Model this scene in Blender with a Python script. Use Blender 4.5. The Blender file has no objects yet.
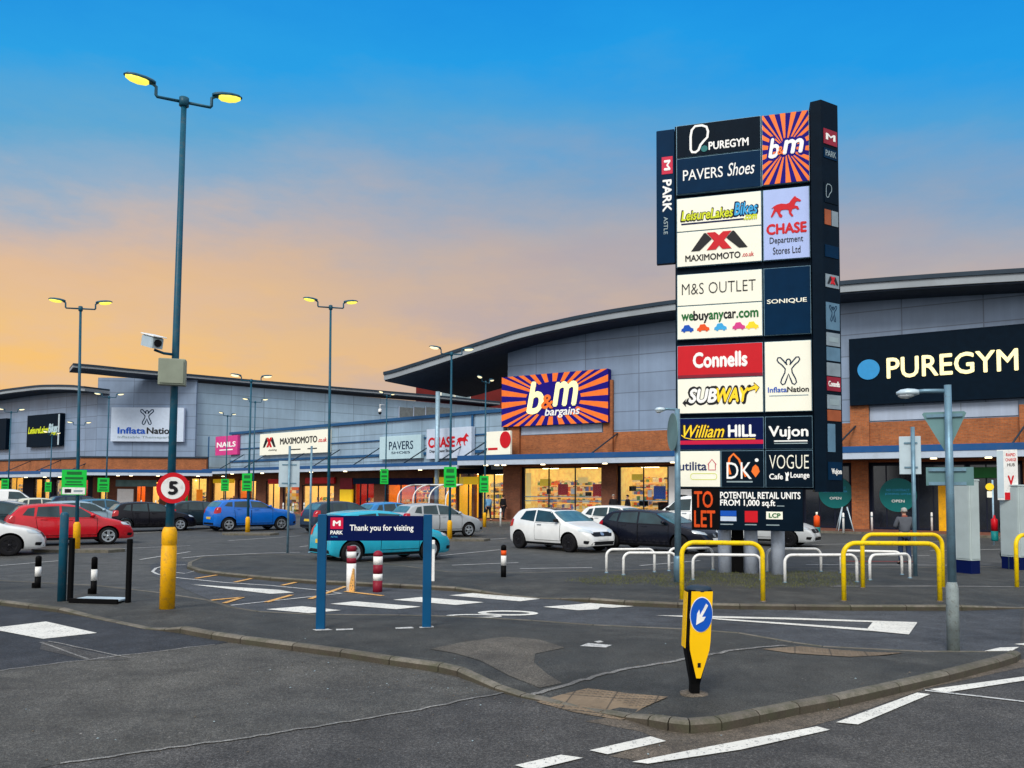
import bpy, bmesh, math, random
from mathutils import Vector, Matrix, geometry
from mathutils.bvhtree import BVHTree
random.seed(7)
SC = bpy.context.scene
COL = SC.collection
PI = math.pi
R = math.radians

# ------------------------------------------------------------------ camera fit (metres, camera at the origin, looking along +Y)
F, EYE, PPY, ROLL = 770.0, 1.95, 454.5, .007
PITCH = math.atan(39.5 / 770.0)
CP, SP = math.cos(PITCH), math.sin(PITCH)
CAM = Vector((0, 0, EYE))

def ray(px, py):
    a, b = (px - 512) / F, (PPY - py) / F
    u = a * math.cos(ROLL) - b * math.sin(ROLL)
    v = a * math.sin(ROLL) + b * math.cos(ROLL)
    return Vector((u, CP - v * SP, SP + v * CP))

def gnd(px, py, z=0.0):
    """Where the line of sight through a measured point meets the horizontal plane at height z."""
    d = ray(px, py)
    t = (z - EYE) / d.z
    return Vector((d.x * t, d.y * t, z))

def height_at(px, py, Y):
    d = ray(px, py)
    return EYE + d.z * (Y / d.y)

class Frame:
    """A vertical plane: local x runs along it, local z is up, local -y is out of it."""
    def __init__(s, ox, oy, slope=None, angle=None):
        s.a = math.atan(slope) if angle is None else angle
        s.o = Vector((ox, oy, 0))
        s.u = Vector((math.cos(s.a), math.sin(s.a), 0))
        s.n = Vector((-math.sin(s.a), math.cos(s.a), 0))
    def loc(s, px, py, out=0.0):
        d = ray(px, py)
        p0 = s.o - s.n * out
        t = (p0 - CAM).dot(s.n) / d.dot(s.n)
        p = CAM + d * t - s.o
        return p.dot(s.u), p.z
    def x(s, px, out=0.0):
        return s.loc(px, 480, out)[0]
    def world(s, x, y, z):
        return s.o + s.u * x + s.n * y + Vector((0, 0, z))

# ------------------------------------------------------------------ objects
def link(o, parent=None):
    COL.objects.link(o)
    if parent is not None:
        o.parent = parent
    return o

def tag(o, label=None, cat=None, group=None, kind=None):
    if label: o['label'] = label
    if cat: o['category'] = cat
    if group: o['group'] = group
    if kind: o['kind'] = kind
    return o

def thing(name, label, cat, loc=(0, 0, 0), rz=0.0, group=None):
    o = bpy.data.objects.new(name, None)
    o.empty_display_size = 0.2
    COL.objects.link(o)
    o.location = loc
    o.rotation_euler = (0, 0, rz)
    return tag(o, label, cat, group)

def frame_thing(fr, name, label, cat, x=0, y=0, z=0, group=None):
    return thing(name, label, cat, fr.world(x, y, z), fr.a, group)

def copy_tree(o, parent=None):
    c = o.copy()
    COL.objects.link(c)
    if parent is not None:
        c.parent = parent
    for ch in list(o.children):
        copy_tree(ch, c)
    return c

class MB:
    """Collects boxes, tubes, lathes and prisms and links them as one mesh object."""
    def __init__(s):
        s.v, s.f, s.m, s.sm = [], [], [], []
        s.cur = 0
        s.smooth = False
    def add(s, vs, fs):
        b = len(s.v)
        s.v += [tuple(p) for p in vs]
        for f in fs:
            s.f.append([b + i for i in f])
            s.m.append(s.cur)
            s.sm.append(s.smooth)
        return s
    def box(s, x0, x1, y0, y1, z0, z1, mtx=None):
        vs = [Vector((x, y, z)) for z in (z0, z1) for y in (y0, y1) for x in (x0, x1)]
        if mtx is not None:
            vs = [mtx @ p for p in vs]
        return s.add(vs, [(0, 2, 3, 1), (4, 5, 7, 6), (0, 1, 5, 4), (2, 6, 7, 3), (0, 4, 6, 2), (1, 3, 7, 5)])
    def bbox(s, x0, x1, y0, y1, z0, z1, b=0.01, mtx=None):
        """box with chamfered vertical and top edges"""
        pts = [(x0 + b, y0), (x1 - b, y0), (x1, y0 + b), (x1, y1 - b), (x1 - b, y1), (x0 + b, y1), (x0, y1 - b), (x0, y0 + b)]
        cx, cy = (x0 + x1) / 2, (y0 + y1) / 2
        def inset(p):
            return (p[0] - b * (1 if p[0] > cx else -1), p[1] - b * (1 if p[1] > cy else -1))
        rings = [[(p[0], p[1], z0) for p in pts], [(p[0], p[1], z1 - b) for p in pts], [inset(p) + (z1,) for p in pts]]
        return s.loft(rings, True, True, mtx)
    def loft(s, rings, cap0=True, cap1=True, mtx=None, close=True):
        n = len(rings[0])
        vs = [Vector(p) for r in rings for p in r]
        if mtx is not None:
            vs = [mtx @ p for p in vs]
        fs = []
        for i in range(len(rings) - 1):
            for j in range(n if close else n - 1):
                a, b = i * n + j, i * n + (j + 1) % n
                fs.append((a, b, b + n, a + n))
        s.add(vs, fs)
        sm = s.smooth
        s.smooth = False
        base = len(s.v) - len(vs)
        if cap0:
            s.f.append([base + j for j in reversed(range(n))]); s.m.append(s.cur); s.sm.append(False)
        if cap1:
            o = base + (len(rings) - 1) * n
            s.f.append([o + j for j in range(n)]); s.m.append(s.cur); s.sm.append(False)
        s.smooth = sm
        return s
    def tube(s, pts, r, n=10, r1=None, mtx=None):
        pts = [Vector(p) for p in pts]
        sm = s.smooth
        s.smooth = True
        rings = []
        up0 = None
        for i, p in enumerate(pts):
            if i == 0: d = pts[1] - pts[0]
            elif i == len(pts) - 1: d = pts[-1] - pts[-2]
            else: d = (pts[i + 1] - p).normalized() + (p - pts[i - 1]).normalized()
            d.normalize()
            if up0 is None:
                up0 = Vector((0, 0, 1)) if abs(d.z) < .9 else Vector((1, 0, 0))
            a = d.cross(up0).normalized()
            b = d.cross(a).normalized()
            up0 = -b if abs(d.dot(up0)) < .99 else up0
            up0 = a.cross(d).normalized()
            rr = r if r1 is None else r + (r1 - r) * i / (len(pts) - 1)
            rings.append([p + (a * math.cos(2 * PI * k / n) + up0 * math.sin(2 * PI * k / n)) * rr for k in range(n)])
        s.loft(rings, True, True, mtx)
        s.smooth = sm
        return s
    def cyl(s, x, y, z0, z1, r, n=16, r1=None, mtx=None):
        return s.tube([(x, y, z0), (x, y, z1)], r, n, r1, mtx)
    def lathe(s, prof, n=20, mtx=None, cap0=True, cap1=True):
        """profile of (r, z) turned round local z"""
        sm = s.smooth
        s.smooth = True
        rings = [[(max(r, 1e-4) * math.cos(2 * PI * k / n), max(r, 1e-4) * math.sin(2 * PI * k / n), z) for k in range(n)] for r, z in prof]
        s.loft(rings, cap0, cap1, mtx)
        s.smooth = sm
        return s
    def prism_xz(s, pts, y0, y1, mtx=None):
        """outline in x,z swept from y0 (front) to y1"""
        n = len(pts)
        vs = [Vector((p[0], y0, p[1])) for p in pts] + [Vector((p[0], y1, p[1])) for p in pts]
        tris = geometry.tessellate_polygon([[Vector((p[0], p[1], 0)) for p in pts]])
        area = sum(pts[i][0] * pts[(i + 1) % n][1] - pts[(i + 1) % n][0] * pts[i][1] for i in range(n))
        fs = []
        for t in tris:
            a, b, c = [pts[i] for i in t]
            ar = (b[0] - a[0]) * (c[1] - a[1]) - (c[0] - a[0]) * (b[1] - a[1])
            t = t if ar > 0 else (t[0], t[2], t[1])
            fs.append(tuple(t)); fs.append((t[0] + n, t[2] + n, t[1] + n))
        for i in range(n):
            j = (i + 1) % n
            fs.append((i, i + n, j + n, j) if area > 0 else (i, j, j + n, i + n))
        if mtx is not None:
            vs = [mtx @ p for p in vs]
        return s.add(vs, fs)
    def prism_xy(s, pts, z0, z1, mtx=None):
        n = len(pts)
        tris = geometry.tessellate_polygon([[Vector((p[0], p[1], 0)) for p in pts]])
        vs = [Vector((p[0], p[1], z1)) for p in pts] + [Vector((p[0], p[1], z0)) for p in pts]
        area = sum(pts[i][0] * pts[(i + 1) % n][1] - pts[(i + 1) % n][0] * pts[i][1] for i in range(n))
        fs = []
        for t in tris:
            a, b, c = [pts[i] for i in t]
            ar = (b[0] - a[0]) * (c[1] - a[1]) - (c[0] - a[0]) * (b[1] - a[1])
            t = t if ar > 0 else (t[0], t[2], t[1])
            fs.append(tuple(t)); fs.append((t[0] + n, t[2] + n, t[1] + n))
        for i in range(n):
            j = (i + 1) % n
            fs.append((i, i + n, j + n, j) if area > 0 else (i, j, j + n, i + n))
        if mtx is not None:
            vs = [mtx @ p for p in vs]
        return s.add(vs, fs)
    def flat_xy(s, pts, z):
        tris = geometry.tessellate_polygon([[Vector((p[0], p[1], 0)) for p in pts]])
        fs = []
        for t in tris:
            a, b, c = [pts[i] for i in t]
            ar = (b[0] - a[0]) * (c[1] - a[1]) - (c[0] - a[0]) * (b[1] - a[1])
            fs.append(tuple(t) if ar > 0 else (t[0], t[2], t[1]))
        return s.add([(p[0], p[1], z if len(p) < 3 else z) for p in pts], fs)
    def ribbon_xz(s, pts, w, y, depth=.006, closed=False):
        """a flat stroke of width w along a line in x,z"""
        P = [Vector((p[0], p[1])) for p in pts]
        n = len(P)
        L, Rr = [], []
        for i in range(n):
            a = P[i - 1] if (i > 0 or closed) else P[i]
            b = P[(i + 1) % n] if (i < n - 1 or closed) else P[i]
            d = (b - a)
            d = d.normalized() if d.length > 1e-9 else Vector((1, 0))
            nn = Vector((-d.y, d.x)) * (w / 2)
            L.append(P[i] + nn); Rr.append(P[i] - nn)
        vs = [(p.x, y - depth, p.y) for p in L] + [(p.x, y - depth, p.y) for p in Rr]
        fs = []
        for i in range(n if closed else n - 1):
            j = (i + 1) % n
            fs.append((i, n + i, n + j, j))
        return s.add(vs, fs)
    def build(s, name, mats, parent=None, loc=None, rot=None, recalc=False):
        me = bpy.data.meshes.new(name)
        me.from_pydata(s.v, [], s.f)
        if not isinstance(mats, (list, tuple)):
            mats = [mats]
        for m in mats:
            me.materials.append(m)
        me.polygons.foreach_set('material_index', s.m)
        me.polygons.foreach_set('use_smooth', s.sm)
        if recalc:
            bm = bmesh.new(); bm.from_mesh(me)
            bmesh.ops.recalc_face_normals(bm, faces=bm.faces)
            bm.to_mesh(me); bm.free()
        me.update()
        o = bpy.data.objects.new(name, me)
        link(o, parent)
        if loc is not None: o.location = loc
        if rot is not None: o.rotation_euler = rot
        return o

def struct(name, mb, m, recalc=False):
    return tag(mb.build(name, m, recalc=recalc), kind='structure')

def rrect(x0, x1, z0, z1, r, n=5):
    out = []
    for cx, cz, a0 in ((x1 - r, z0 + r, -90), (x1 - r, z1 - r, 0), (x0 + r, z1 - r, 90), (x0 + r, z0 + r, 180)):
        for k in range(n + 1):
            a = R(a0 + 90 * k / n)
            out.append((cx + r * math.cos(a), cz + r * math.sin(a)))
    return out

def ellipse(cx, cz, rx, rz, n=28):
    return [(cx + rx * math.cos(2 * PI * k / n), cz + rz * math.sin(2 * PI * k / n)) for k in range(n)]

# ------------------------------------------------------------------ lettering
def letters(parent, text, x0, x1, z0, z1, m, y=0.0, bold=0.0, shear=0.0, depth=.008, name='lettering', res=3, rot=0.0):
    """words in the x,z plane facing -y, fitted to the box"""
    cu = bpy.data.curves.new('text', 'FONT')
    cu.body = text
    cu.size = 1.0
    cu.offset = 0.0 if bold > 0 else bold
    cu.shear = shear
    cu.resolution_u = res
    o = bpy.data.objects.new('text', cu)
    me = o.to_mesh()
    vs = [v.co.copy() for v in me.vertices]
    fs = [list(p.vertices) for p in me.polygons]
    o.to_mesh_clear()
    bpy.data.objects.remove(o)
    bpy.data.curves.remove(cu)
    ax, bx = min(v.x for v in vs), max(v.x for v in vs)
    ay, by = min(v.y for v in vs), max(v.y for v in vs)
    sx, sz = (x1 - x0) / (bx - ax), (z1 - z0) / (by - ay)
    if rot:                                         # turned a quarter clockwise: reads downwards
        sx, sz = (z1 - z0) / (bx - ax), (x1 - x0) / (by - ay)
        P = [(x0 + (v.y - ay) * sz, z1 - (v.x - ax) * sx) for v in vs]
    else:
        P = [(x0 + (v.x - ax) * sx, z0 + (v.y - ay) * sz) for v in vs]
    mb = MB()
    n = len(vs)
    # front faces plus a thin edge so that the letters stand proud
    edges = {}
    ff = []
    for f in fs:
        a, b, c = P[f[0]], P[f[1]], P[f[2]]
        ar = sum(P[f[i]][0] * P[f[(i + 1) % len(f)]][1] - P[f[(i + 1) % len(f)]][0] * P[f[i]][1] for i in range(len(f)))
        if ar < 0: f = f[::-1]
        ff.append(f)
        for i in range(len(f)):
            e = (f[i], f[(i + 1) % len(f)])
            edges[e] = edges.get(e, 0) + 1
    side = [(a, a + n, b + n, b) for (a, b) in edges if (b, a) not in edges]
    b = max(0.0, bold) * .9
    bx_, bz_ = b * (sx if not rot else sz), b * (sz if not rot else sx)
    shifts = [(0, 0)] if b == 0 else [(0, 0), (bx_, 0), (-bx_, 0), (0, bz_), (0, -bz_)] if b < .06 else [(0, 0)] + [(bx_ * math.cos(a * PI / 4), bz_ * math.sin(a * PI / 4)) for a in range(8)]
    for q, (dx, dz) in enumerate(shifts):
        d = depth - .0006 * q
        mb.add([(p[0] + dx, y - d, p[1] + dz) for p in P] + [(p[0] + dx, y, p[1] + dz) for p in P], ff + side)
    return mb.build(name, m, parent)

def shape(parent, name, pts, m, y=0.0, depth=.006):
    return MB().prism_xz(pts, y - depth, y).build(name, m, parent)

# ------------------------------------------------------------------ materials
MATS = {}
def lin(r, g, b):
    f = lambda c: (c / 255 / 12.92) if c / 255 <= .04045 else ((c / 255 + .055) / 1.055) ** 2.4
    return (f(r), f(g), f(b))

class N:
    def __init__(s, name):
        s.m = bpy.data.materials.new(name)
        s.m.use_nodes = True
        s.t = s.m.node_tree
        s.t.nodes.clear()
        s.out = s.n('ShaderNodeOutputMaterial')
    def n(s, typ, **kw):
        nd = s.t.nodes.new(typ)
        for k, v in kw.items():
            if k.startswith('i_'):
                nd.inputs[k[2:].replace('_', ' ')].default_value = v
            else:
                setattr(nd, k, v)
        return nd
    def l(s, a, b):
        s.t.links.new(a, b)
    def coords(s, kind='Object'):
        return s.n('ShaderNodeTexCoord').outputs[kind]
    def noise(s, vec, scale, detail=4, rough=.55):
        nd = s.n('ShaderNodeTexNoise', i_Scale=scale, i_Detail=detail, i_Roughness=rough)
        s.l(vec, nd.inputs['Vector'])
        return nd.outputs['Fac']
    def ramp(s, fac, stops, interp='LINEAR'):
        nd = s.n('ShaderNodeValToRGB')
        nd.color_ramp.interpolation = interp
        els = nd.color_ramp.elements
        while len(els) < len(stops): els.new(.5)
        for e, (p, c) in zip(els, stops):
            e.position = p
            e.color = (c, c, c, 1) if not isinstance(c, (tuple, list)) else tuple(c[:3]) + (1,)
        s.l(fac, nd.inputs['Fac'])
        return nd.outputs['Color']
    def mix(s, fac, a, b, blend='MIX'):
        nd = s.n('ShaderNodeMix', data_type='RGBA', blend_type=blend)
        for sock, v in ((nd.inputs[0], fac), (nd.inputs[6], a), (nd.inputs[7], b)):
            if isinstance(v, (int, float)): sock.default_value = v if sock == nd.inputs[0] else (v, v, v, 1)
            elif isinstance(v, (tuple, list)): sock.default_value = tuple(v[:3]) + (1,)
            else: s.l(v, sock)
        return nd.outputs[2]
    def math(s, op, a, b=None):
        nd = s.n('ShaderNodeMath', operation=op)
        for i, v in enumerate((a, b)):
            if v is None: continue
            if isinstance(v, (int, float)): nd.inputs[i].default_value = v
            else: s.l(v, nd.inputs[i])
        return nd.outputs[0]
    def bsdf(s, col, rough=.5, metal=0.0, bump=None, bstr=.2, bdist=.01, emit=None, estr=0.0, coat=0.0, spec=.5):
        b = s.n('ShaderNodeBsdfPrincipled')
        for k, v in (('Base Color', col), ('Roughness', rough), ('Metallic', metal)):
            if isinstance(v, (int, float)): b.inputs[k].default_value = v
            elif isinstance(v, (tuple, list)): b.inputs[k].default_value = tuple(v[:3]) + (1,)
            else: s.l(v, b.inputs[k])
        b.inputs['Coat Weight'].default_value = coat
        b.inputs['Specular IOR Level'].default_value = spec
        if emit is not None:
            if isinstance(emit, (tuple, list)): b.inputs['Emission Color'].default_value = tuple(emit[:3]) + (1,)
            else: s.l(emit, b.inputs['Emission Color'])
            b.inputs['Emission Strength'].default_value = estr
        if bump is not None:
            bp = s.n('ShaderNodeBump', i_Strength=bstr, i_Distance=bdist)
            s.l(bump, bp.inputs['Height'])
            s.l(bp.outputs['Normal'], b.inputs['Normal'])
        s.l(b.outputs[0], s.out.inputs[0])
        return s.m

def paint(name, rgb, rough=.45, metal=0.0, var=.12, scale=3.0, emit=0.0, coat=0.0, spec=.22, linear=False, grime=0.0):
    """painted or plain surface with a little uneven wear"""
    if name in MATS: return MATS[name]
    c = rgb if linear else lin(*rgb)
    k = N(name)
    co = k.coords()
    f = k.noise(co, scale, 5)
    lo = tuple(x * (1 - var) for x in c); hi = tuple(min(1, x * (1 + var)) for x in c)
    col = k.ramp(f, [(.3, lo), (.7, hi)])
    if grime:
        g = k.ramp(k.noise(co, scale * 4, 8, .7), [(.50, 0.0), (.70, min(.8, grime * 1.7))])
        col = k.mix(g, col, (.10, .085, .065))
    ro = k.math('ADD', k.math('MULTIPLY', k.noise(co, scale * 6, 3), .2), max(.02, rough - .1))
    m = k.bsdf(col, ro, metal, emit=col if emit else None, estr=emit, coat=coat, spec=spec)
    MATS[name] = m
    return m

def glow(name, rgb, strength, linear=False):
    if name in MATS: return MATS[name]
    c = rgb if linear else lin(*rgb)
    k = N(name)
    f = k.noise(k.coords(), 5.0, 2)
    col = k.ramp(f, [(.2, tuple(x * .85 for x in c)), (.8, c)])
    m = k.bsdf(col, .4, emit=col, estr=strength)
    MATS[name] = m
    return m
# ------------------------------------------------------------------ special materials
def xz_vec(k, sx=1.0, sz=1.0):
    sep = k.n('ShaderNodeSeparateXYZ'); k.l(k.coords(), sep.inputs[0])
    add = k.math('ADD', sep.outputs['X'], sep.outputs['Y'])
    cb = k.n('ShaderNodeCombineXYZ')
    k.l(k.math('MULTIPLY', add, sx), cb.inputs[0]); k.l(k.math('MULTIPLY', sep.outputs['Z'], sz), cb.inputs[1])
    return cb.outputs[0]

def mk_brick(name, c1, c2, mortar, w=.225, h=.075, ms=.012):
    k = N(name)
    v = xz_vec(k)
    br = k.n('ShaderNodeTexBrick', i_Scale=1.0, i_Mortar_Size=ms, i_Brick_Width=w, i_Row_Height=h, i_Bias=-.1)
    k.l(v, br.inputs['Vector'])
    br.inputs['Color1'].default_value = c1 + (1,); br.inputs['Color2'].default_value = c2 + (1,); br.inputs['Mortar'].default_value = mortar + (1,)
    n = k.ramp(k.noise(k.coords(), .9, 6, .65), [(.3, .72), (.7, 1.2)])
    n2 = k.ramp(k.noise(k.coords(), 7, 4, .65), [(.3, .8), (.7, 1.15)])
    col = k.mix(1.0, k.mix(1.0, br.outputs['Color'], n, 'MULTIPLY'), n2, 'MULTIPLY')
    return k.bsdf(col, .85, bump=br.outputs['Fac'], bstr=-.4, bdist=.01)

def mk_cladding(name, base, w=4.2, h=1.05, seam=.035, var=.10):
    k = N(name)
    v = xz_vec(k)
    br = k.n('ShaderNodeTexBrick', i_Scale=1.0, i_Mortar_Size=seam, i_Mortar_Smooth=.3, i_Brick_Width=w, i_Row_Height=h)
    br.offset = 0.0
    k.l(v, br.inputs['Vector'])
    a = tuple(x * (1 - var) for x in base); b = tuple(x * (1 + var) for x in base)
    br.inputs['Color1'].default_value = a + (1,); br.inputs['Color2'].default_value = b + (1,)
    br.inputs['Mortar'].default_value = tuple(x * .52 for x in base) + (1,)
    n = k.ramp(k.noise(k.coords(), .35, 5, .6), [(.3, .86), (.7, 1.12)])
    # weather streaks running down
    st = k.n('ShaderNodeMapping'); k.l(k.coords(), st.inputs['Vector']); st.inputs['Scale'].default_value = (2.2, 2.2, .12)
    n2 = k.ramp(k.noise(st.outputs[0], 1.0, 5, .6), [(.35, .90), (.7, 1.06)])
    col = k.mix(1.0, k.mix(1.0, br.outputs['Color'], n, 'MULTIPLY'), n2, 'MULTIPLY')
    return k.bsdf(col, k.math('ADD', k.math('MULTIPLY', n2, .15), .25), metal=.0, spec=.6, bump=br.outputs['Fac'], bstr=-.5, bdist=.02)

def mk_asphalt(name, dark, light, patch=.35, speck=.5, rough=.85, tint=(1, 1, 1), grain=170, blot=2.2):
    k = N(name)
    co = k.coords()
    big = k.ramp(k.noise(co, patch, 5, .6), [(.32, 0.0), (.68, 1.0)])
    mid = k.ramp(k.noise(co, blot, 6, .7), [(.3, .66), (.72, 1.34)])
    fine = k.ramp(k.noise(co, grain, 2, .6), [(.32, .35), (.5, .95), (.66, 1.9)])
    fin2 = k.ramp(k.noise(co, grain * .3, 3, .75), [(.34, .55), (.5, .95), (.64, 1.55)])
    col = k.mix(big, dark, light)
    for f in (mid, fin2, fine):
        col = k.mix(1.0, col, f, 'MULTIPLY')
    # pale chips and litter specks
    vo = k.n('ShaderNodeTexVoronoi', i_Scale=8.0); k.l(co, vo.inputs['Vector'])
    ch = k.ramp(vo.outputs['Distance'], [(.0, 1.0), (.05, 1.0), (.09, 0.0)])
    ch = k.math('MULTIPLY', ch, k.ramp(k.noise(co, 1.3, 2), [(.5, 0.0), (.6, speck)]))
    col = k.mix(ch, col, (.42, .40, .37))
    # oil and tyre stains
    sm = k.n('ShaderNodeMapping'); k.l(co, sm.inputs['Vector']); sm.inputs['Scale'].default_value = (.55, 1.5, 1.0); sm.inputs['Rotation'].default_value = (0, 0, .5)
    stn = k.ramp(k.noise(sm.outputs[0], .8, 5, .6), [(.55, 0.0), (.68, .5)])
    col = k.mix(stn, col, tuple(x * .5 for x in dark))
    lgt = k.ramp(k.noise(co, .55, 7, .72), [(.58, 0.0), (.70, .30)])
    col = k.mix(lgt, col, tuple(min(1, x * 1.7) for x in light))
    # cracks
    cr = k.n('ShaderNodeTexVoronoi', feature='DISTANCE_TO_EDGE', i_Scale=.22)
    wv = k.n('ShaderNodeVectorMath', operation='ADD'); k.l(co, wv.inputs[0])
    nz = k.n('ShaderNodeTexNoise', i_Scale=1.1, i_Detail=6.0); k.l(co, nz.inputs['Vector']); 
    sc = k.n('ShaderNodeVectorMath', operation='SCALE'); k.l(nz.outputs['Color'], sc.inputs[0]); sc.inputs['Scale'].default_value = 1.6
    k.l(sc.outputs[0], wv.inputs[1]); k.l(wv.outputs[0], cr.inputs['Vector'])
    cf = k.ramp(cr.outputs['Distance'], [(.0, .22), (.003, .22), (.008, 0.0)])
    col = k.mix(cf, col, tuple(x * .45 for x in dark))
    ro = k.math('ADD', k.math('MULTIPLY', big, .12), rough - .12)
    return k.bsdf(col, ro, bump=fine, bstr=.35, bdist=.006, spec=.35)

def mk_roadpaint(name, rgb, wear=.45, base=(.05, .052, .056)):
    k = N(name)
    co = k.coords()
    f = k.ramp(k.noise(co, 34, 6, .75), [(.36 - .06 / max(.05, wear) * .2 + wear * .10, 0.0), (.42 + wear * .12, 1.0)])
    f2 = k.ramp(k.noise(co, 1.6, 4, .6), [(.3, .80), (.7, 1.04)])
    c = k.mix(1.0, lin(*rgb), f2, 'MULTIPLY')
    col = k.mix(f, base, c)
    return k.bsdf(col, .7, bump=k.noise(co, 120, 2), bstr=.25, bdist=.004)

def mk_kerb(name, base):
    k = N(name)
    co = k.coords()
    n = k.ramp(k.noise(co, 2.0, 6, .7), [(.3, .62), (.7, 1.25)])
    n2 = k.ramp(k.noise(co, 60, 3, .6), [(.3, .75), (.7, 1.2)])
    sep = k.n('ShaderNodeSeparateXYZ'); k.l(co, sep.inputs[0])
    col = k.mix(1.0, k.mix(1.0, base, n, 'MULTIPLY'), n2, 'MULTIPLY')
    moss = k.ramp(k.noise(co, 5.0, 6, .7), [(.44, 0.0), (.66, .75)])
    col = k.mix(moss, col, (.055, .058, .03))
    return k.bsdf(col, .9, bump=n2, bstr=.3, bdist=.01)

def mk_blocks(name, c1, c2, mort, sz=.4, dots=False, ang=0.0):
    k = N(name)
    mp = k.n('ShaderNodeMapping'); k.l(k.coords(), mp.inputs['Vector']); mp.inputs['Rotation'].default_value = (0, 0, ang)
    br = k.n('ShaderNodeTexBrick', i_Scale=1.0, i_Mortar_Size=.008, i_Brick_Width=sz, i_Row_Height=sz if dots else sz / 2)
    br.offset = 0.0 if dots else .5
    k.l(mp.outputs[0], br.inputs['Vector'])
    br.inputs['Color1'].default_value = c1 + (1,); br.inputs['Color2'].default_value = c2 + (1,); br.inputs['Mortar'].default_value = mort + (1,)
    n = k.ramp(k.noise(k.coords(), 2.5, 6, .7), [(.3, .6), (.7, 1.25)])
    col = k.mix(1.0, br.outputs['Color'], n, 'MULTIPLY')
    h = br.outputs['Fac']
    if dots:
        vo = k.n('ShaderNodeTexVoronoi', i_Scale=15.0, i_Randomness=0.0); k.l(mp.outputs[0], vo.inputs['Vector'])
        h = k.ramp(vo.outputs['Distance'], [(.25, 1.0), (.45, 0.0)])
        return k.bsdf(col, .9, bump=h, bstr=.9, bdist=.02)
    return k.bsdf(col, .88, bump=h, bstr=-.4, bdist=.01)

def mk_goods(name, estr=.0, sat=1.0, bias=(.9, .55, .2)):
    """shelves of packets: a colour of its own for every small box"""
    k = N(name)
    mp = k.n('ShaderNodeMapping'); k.l(k.coords(), mp.inputs['Vector']); mp.inputs['Scale'].default_value = (4.5, 2.0, 3.2)
    fl = k.n('ShaderNodeVectorMath', operation='FLOOR'); k.l(mp.outputs[0], fl.inputs[0])
    wn = k.n('ShaderNodeTexWhiteNoise', noise_dimensions='3D'); k.l(fl.outputs[0], wn.inputs['Vector'])
    c = k.ramp(wn.outputs['Value'], [(0, (.75, .08, .03)), (.14, (.8, .5, .06)), (.3, (.7, .62, .42)), (.45, (.04, .12, .4)), (.55, (.85, .75, .5)), (.7, (.05, .25, .10)), (.8, (.65, .2, .04)), (.92, (.03, .03, .03))], 'CONSTANT')
    col = k.mix(.10, c, bias)
    return k.bsdf(col, .5, emit=col, estr=estr)  # packets glow by estr, shop light put into their colour

def mk_glass_pane(name, tint=(.8, .9, .95), refl=.12):
    k = N(name)
    t = k.n('ShaderNodeBsdfTransparent'); t.inputs[0].default_value = tint + (1,)
    g = k.n('ShaderNodeBsdfGlossy'); g.inputs['Roughness'].default_value = .03
    fr = k.n('ShaderNodeLayerWeight', i_Blend=.5)
    mx = k.n('ShaderNodeMixShader')
    w = k.math('ADD', k.math('MULTIPLY', k.math('POWER', fr.outputs['Facing'], 4.0), .6), refl * .3)
    k.l(w, mx.inputs[0]); k.l(t.outputs[0], mx.inputs[1]); k.l(g.outputs[0], mx.inputs[2])
    k.l(mx.outputs[0], k.out.inputs[0])
    return k.m

def mk_grass(name):
    k = N(name)
    co = k.coords()
    a = k.ramp(k.noise(co, .8, 5, .6), [(.3, (.050, .058, .024)), (.48, (.115, .128, .036)), (.6, (.10, .104, .042)), (.75, (.075, .068, .050))])
    b = k.ramp(k.noise(co, 40, 3, .7), [(.3, .55), (.7, 1.5)])
    return k.bsdf(k.mix(1.0, a, b, 'MULTIPLY'), .95, bump=k.noise(co, 60, 3), bstr=.6, bdist=.03)


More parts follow.
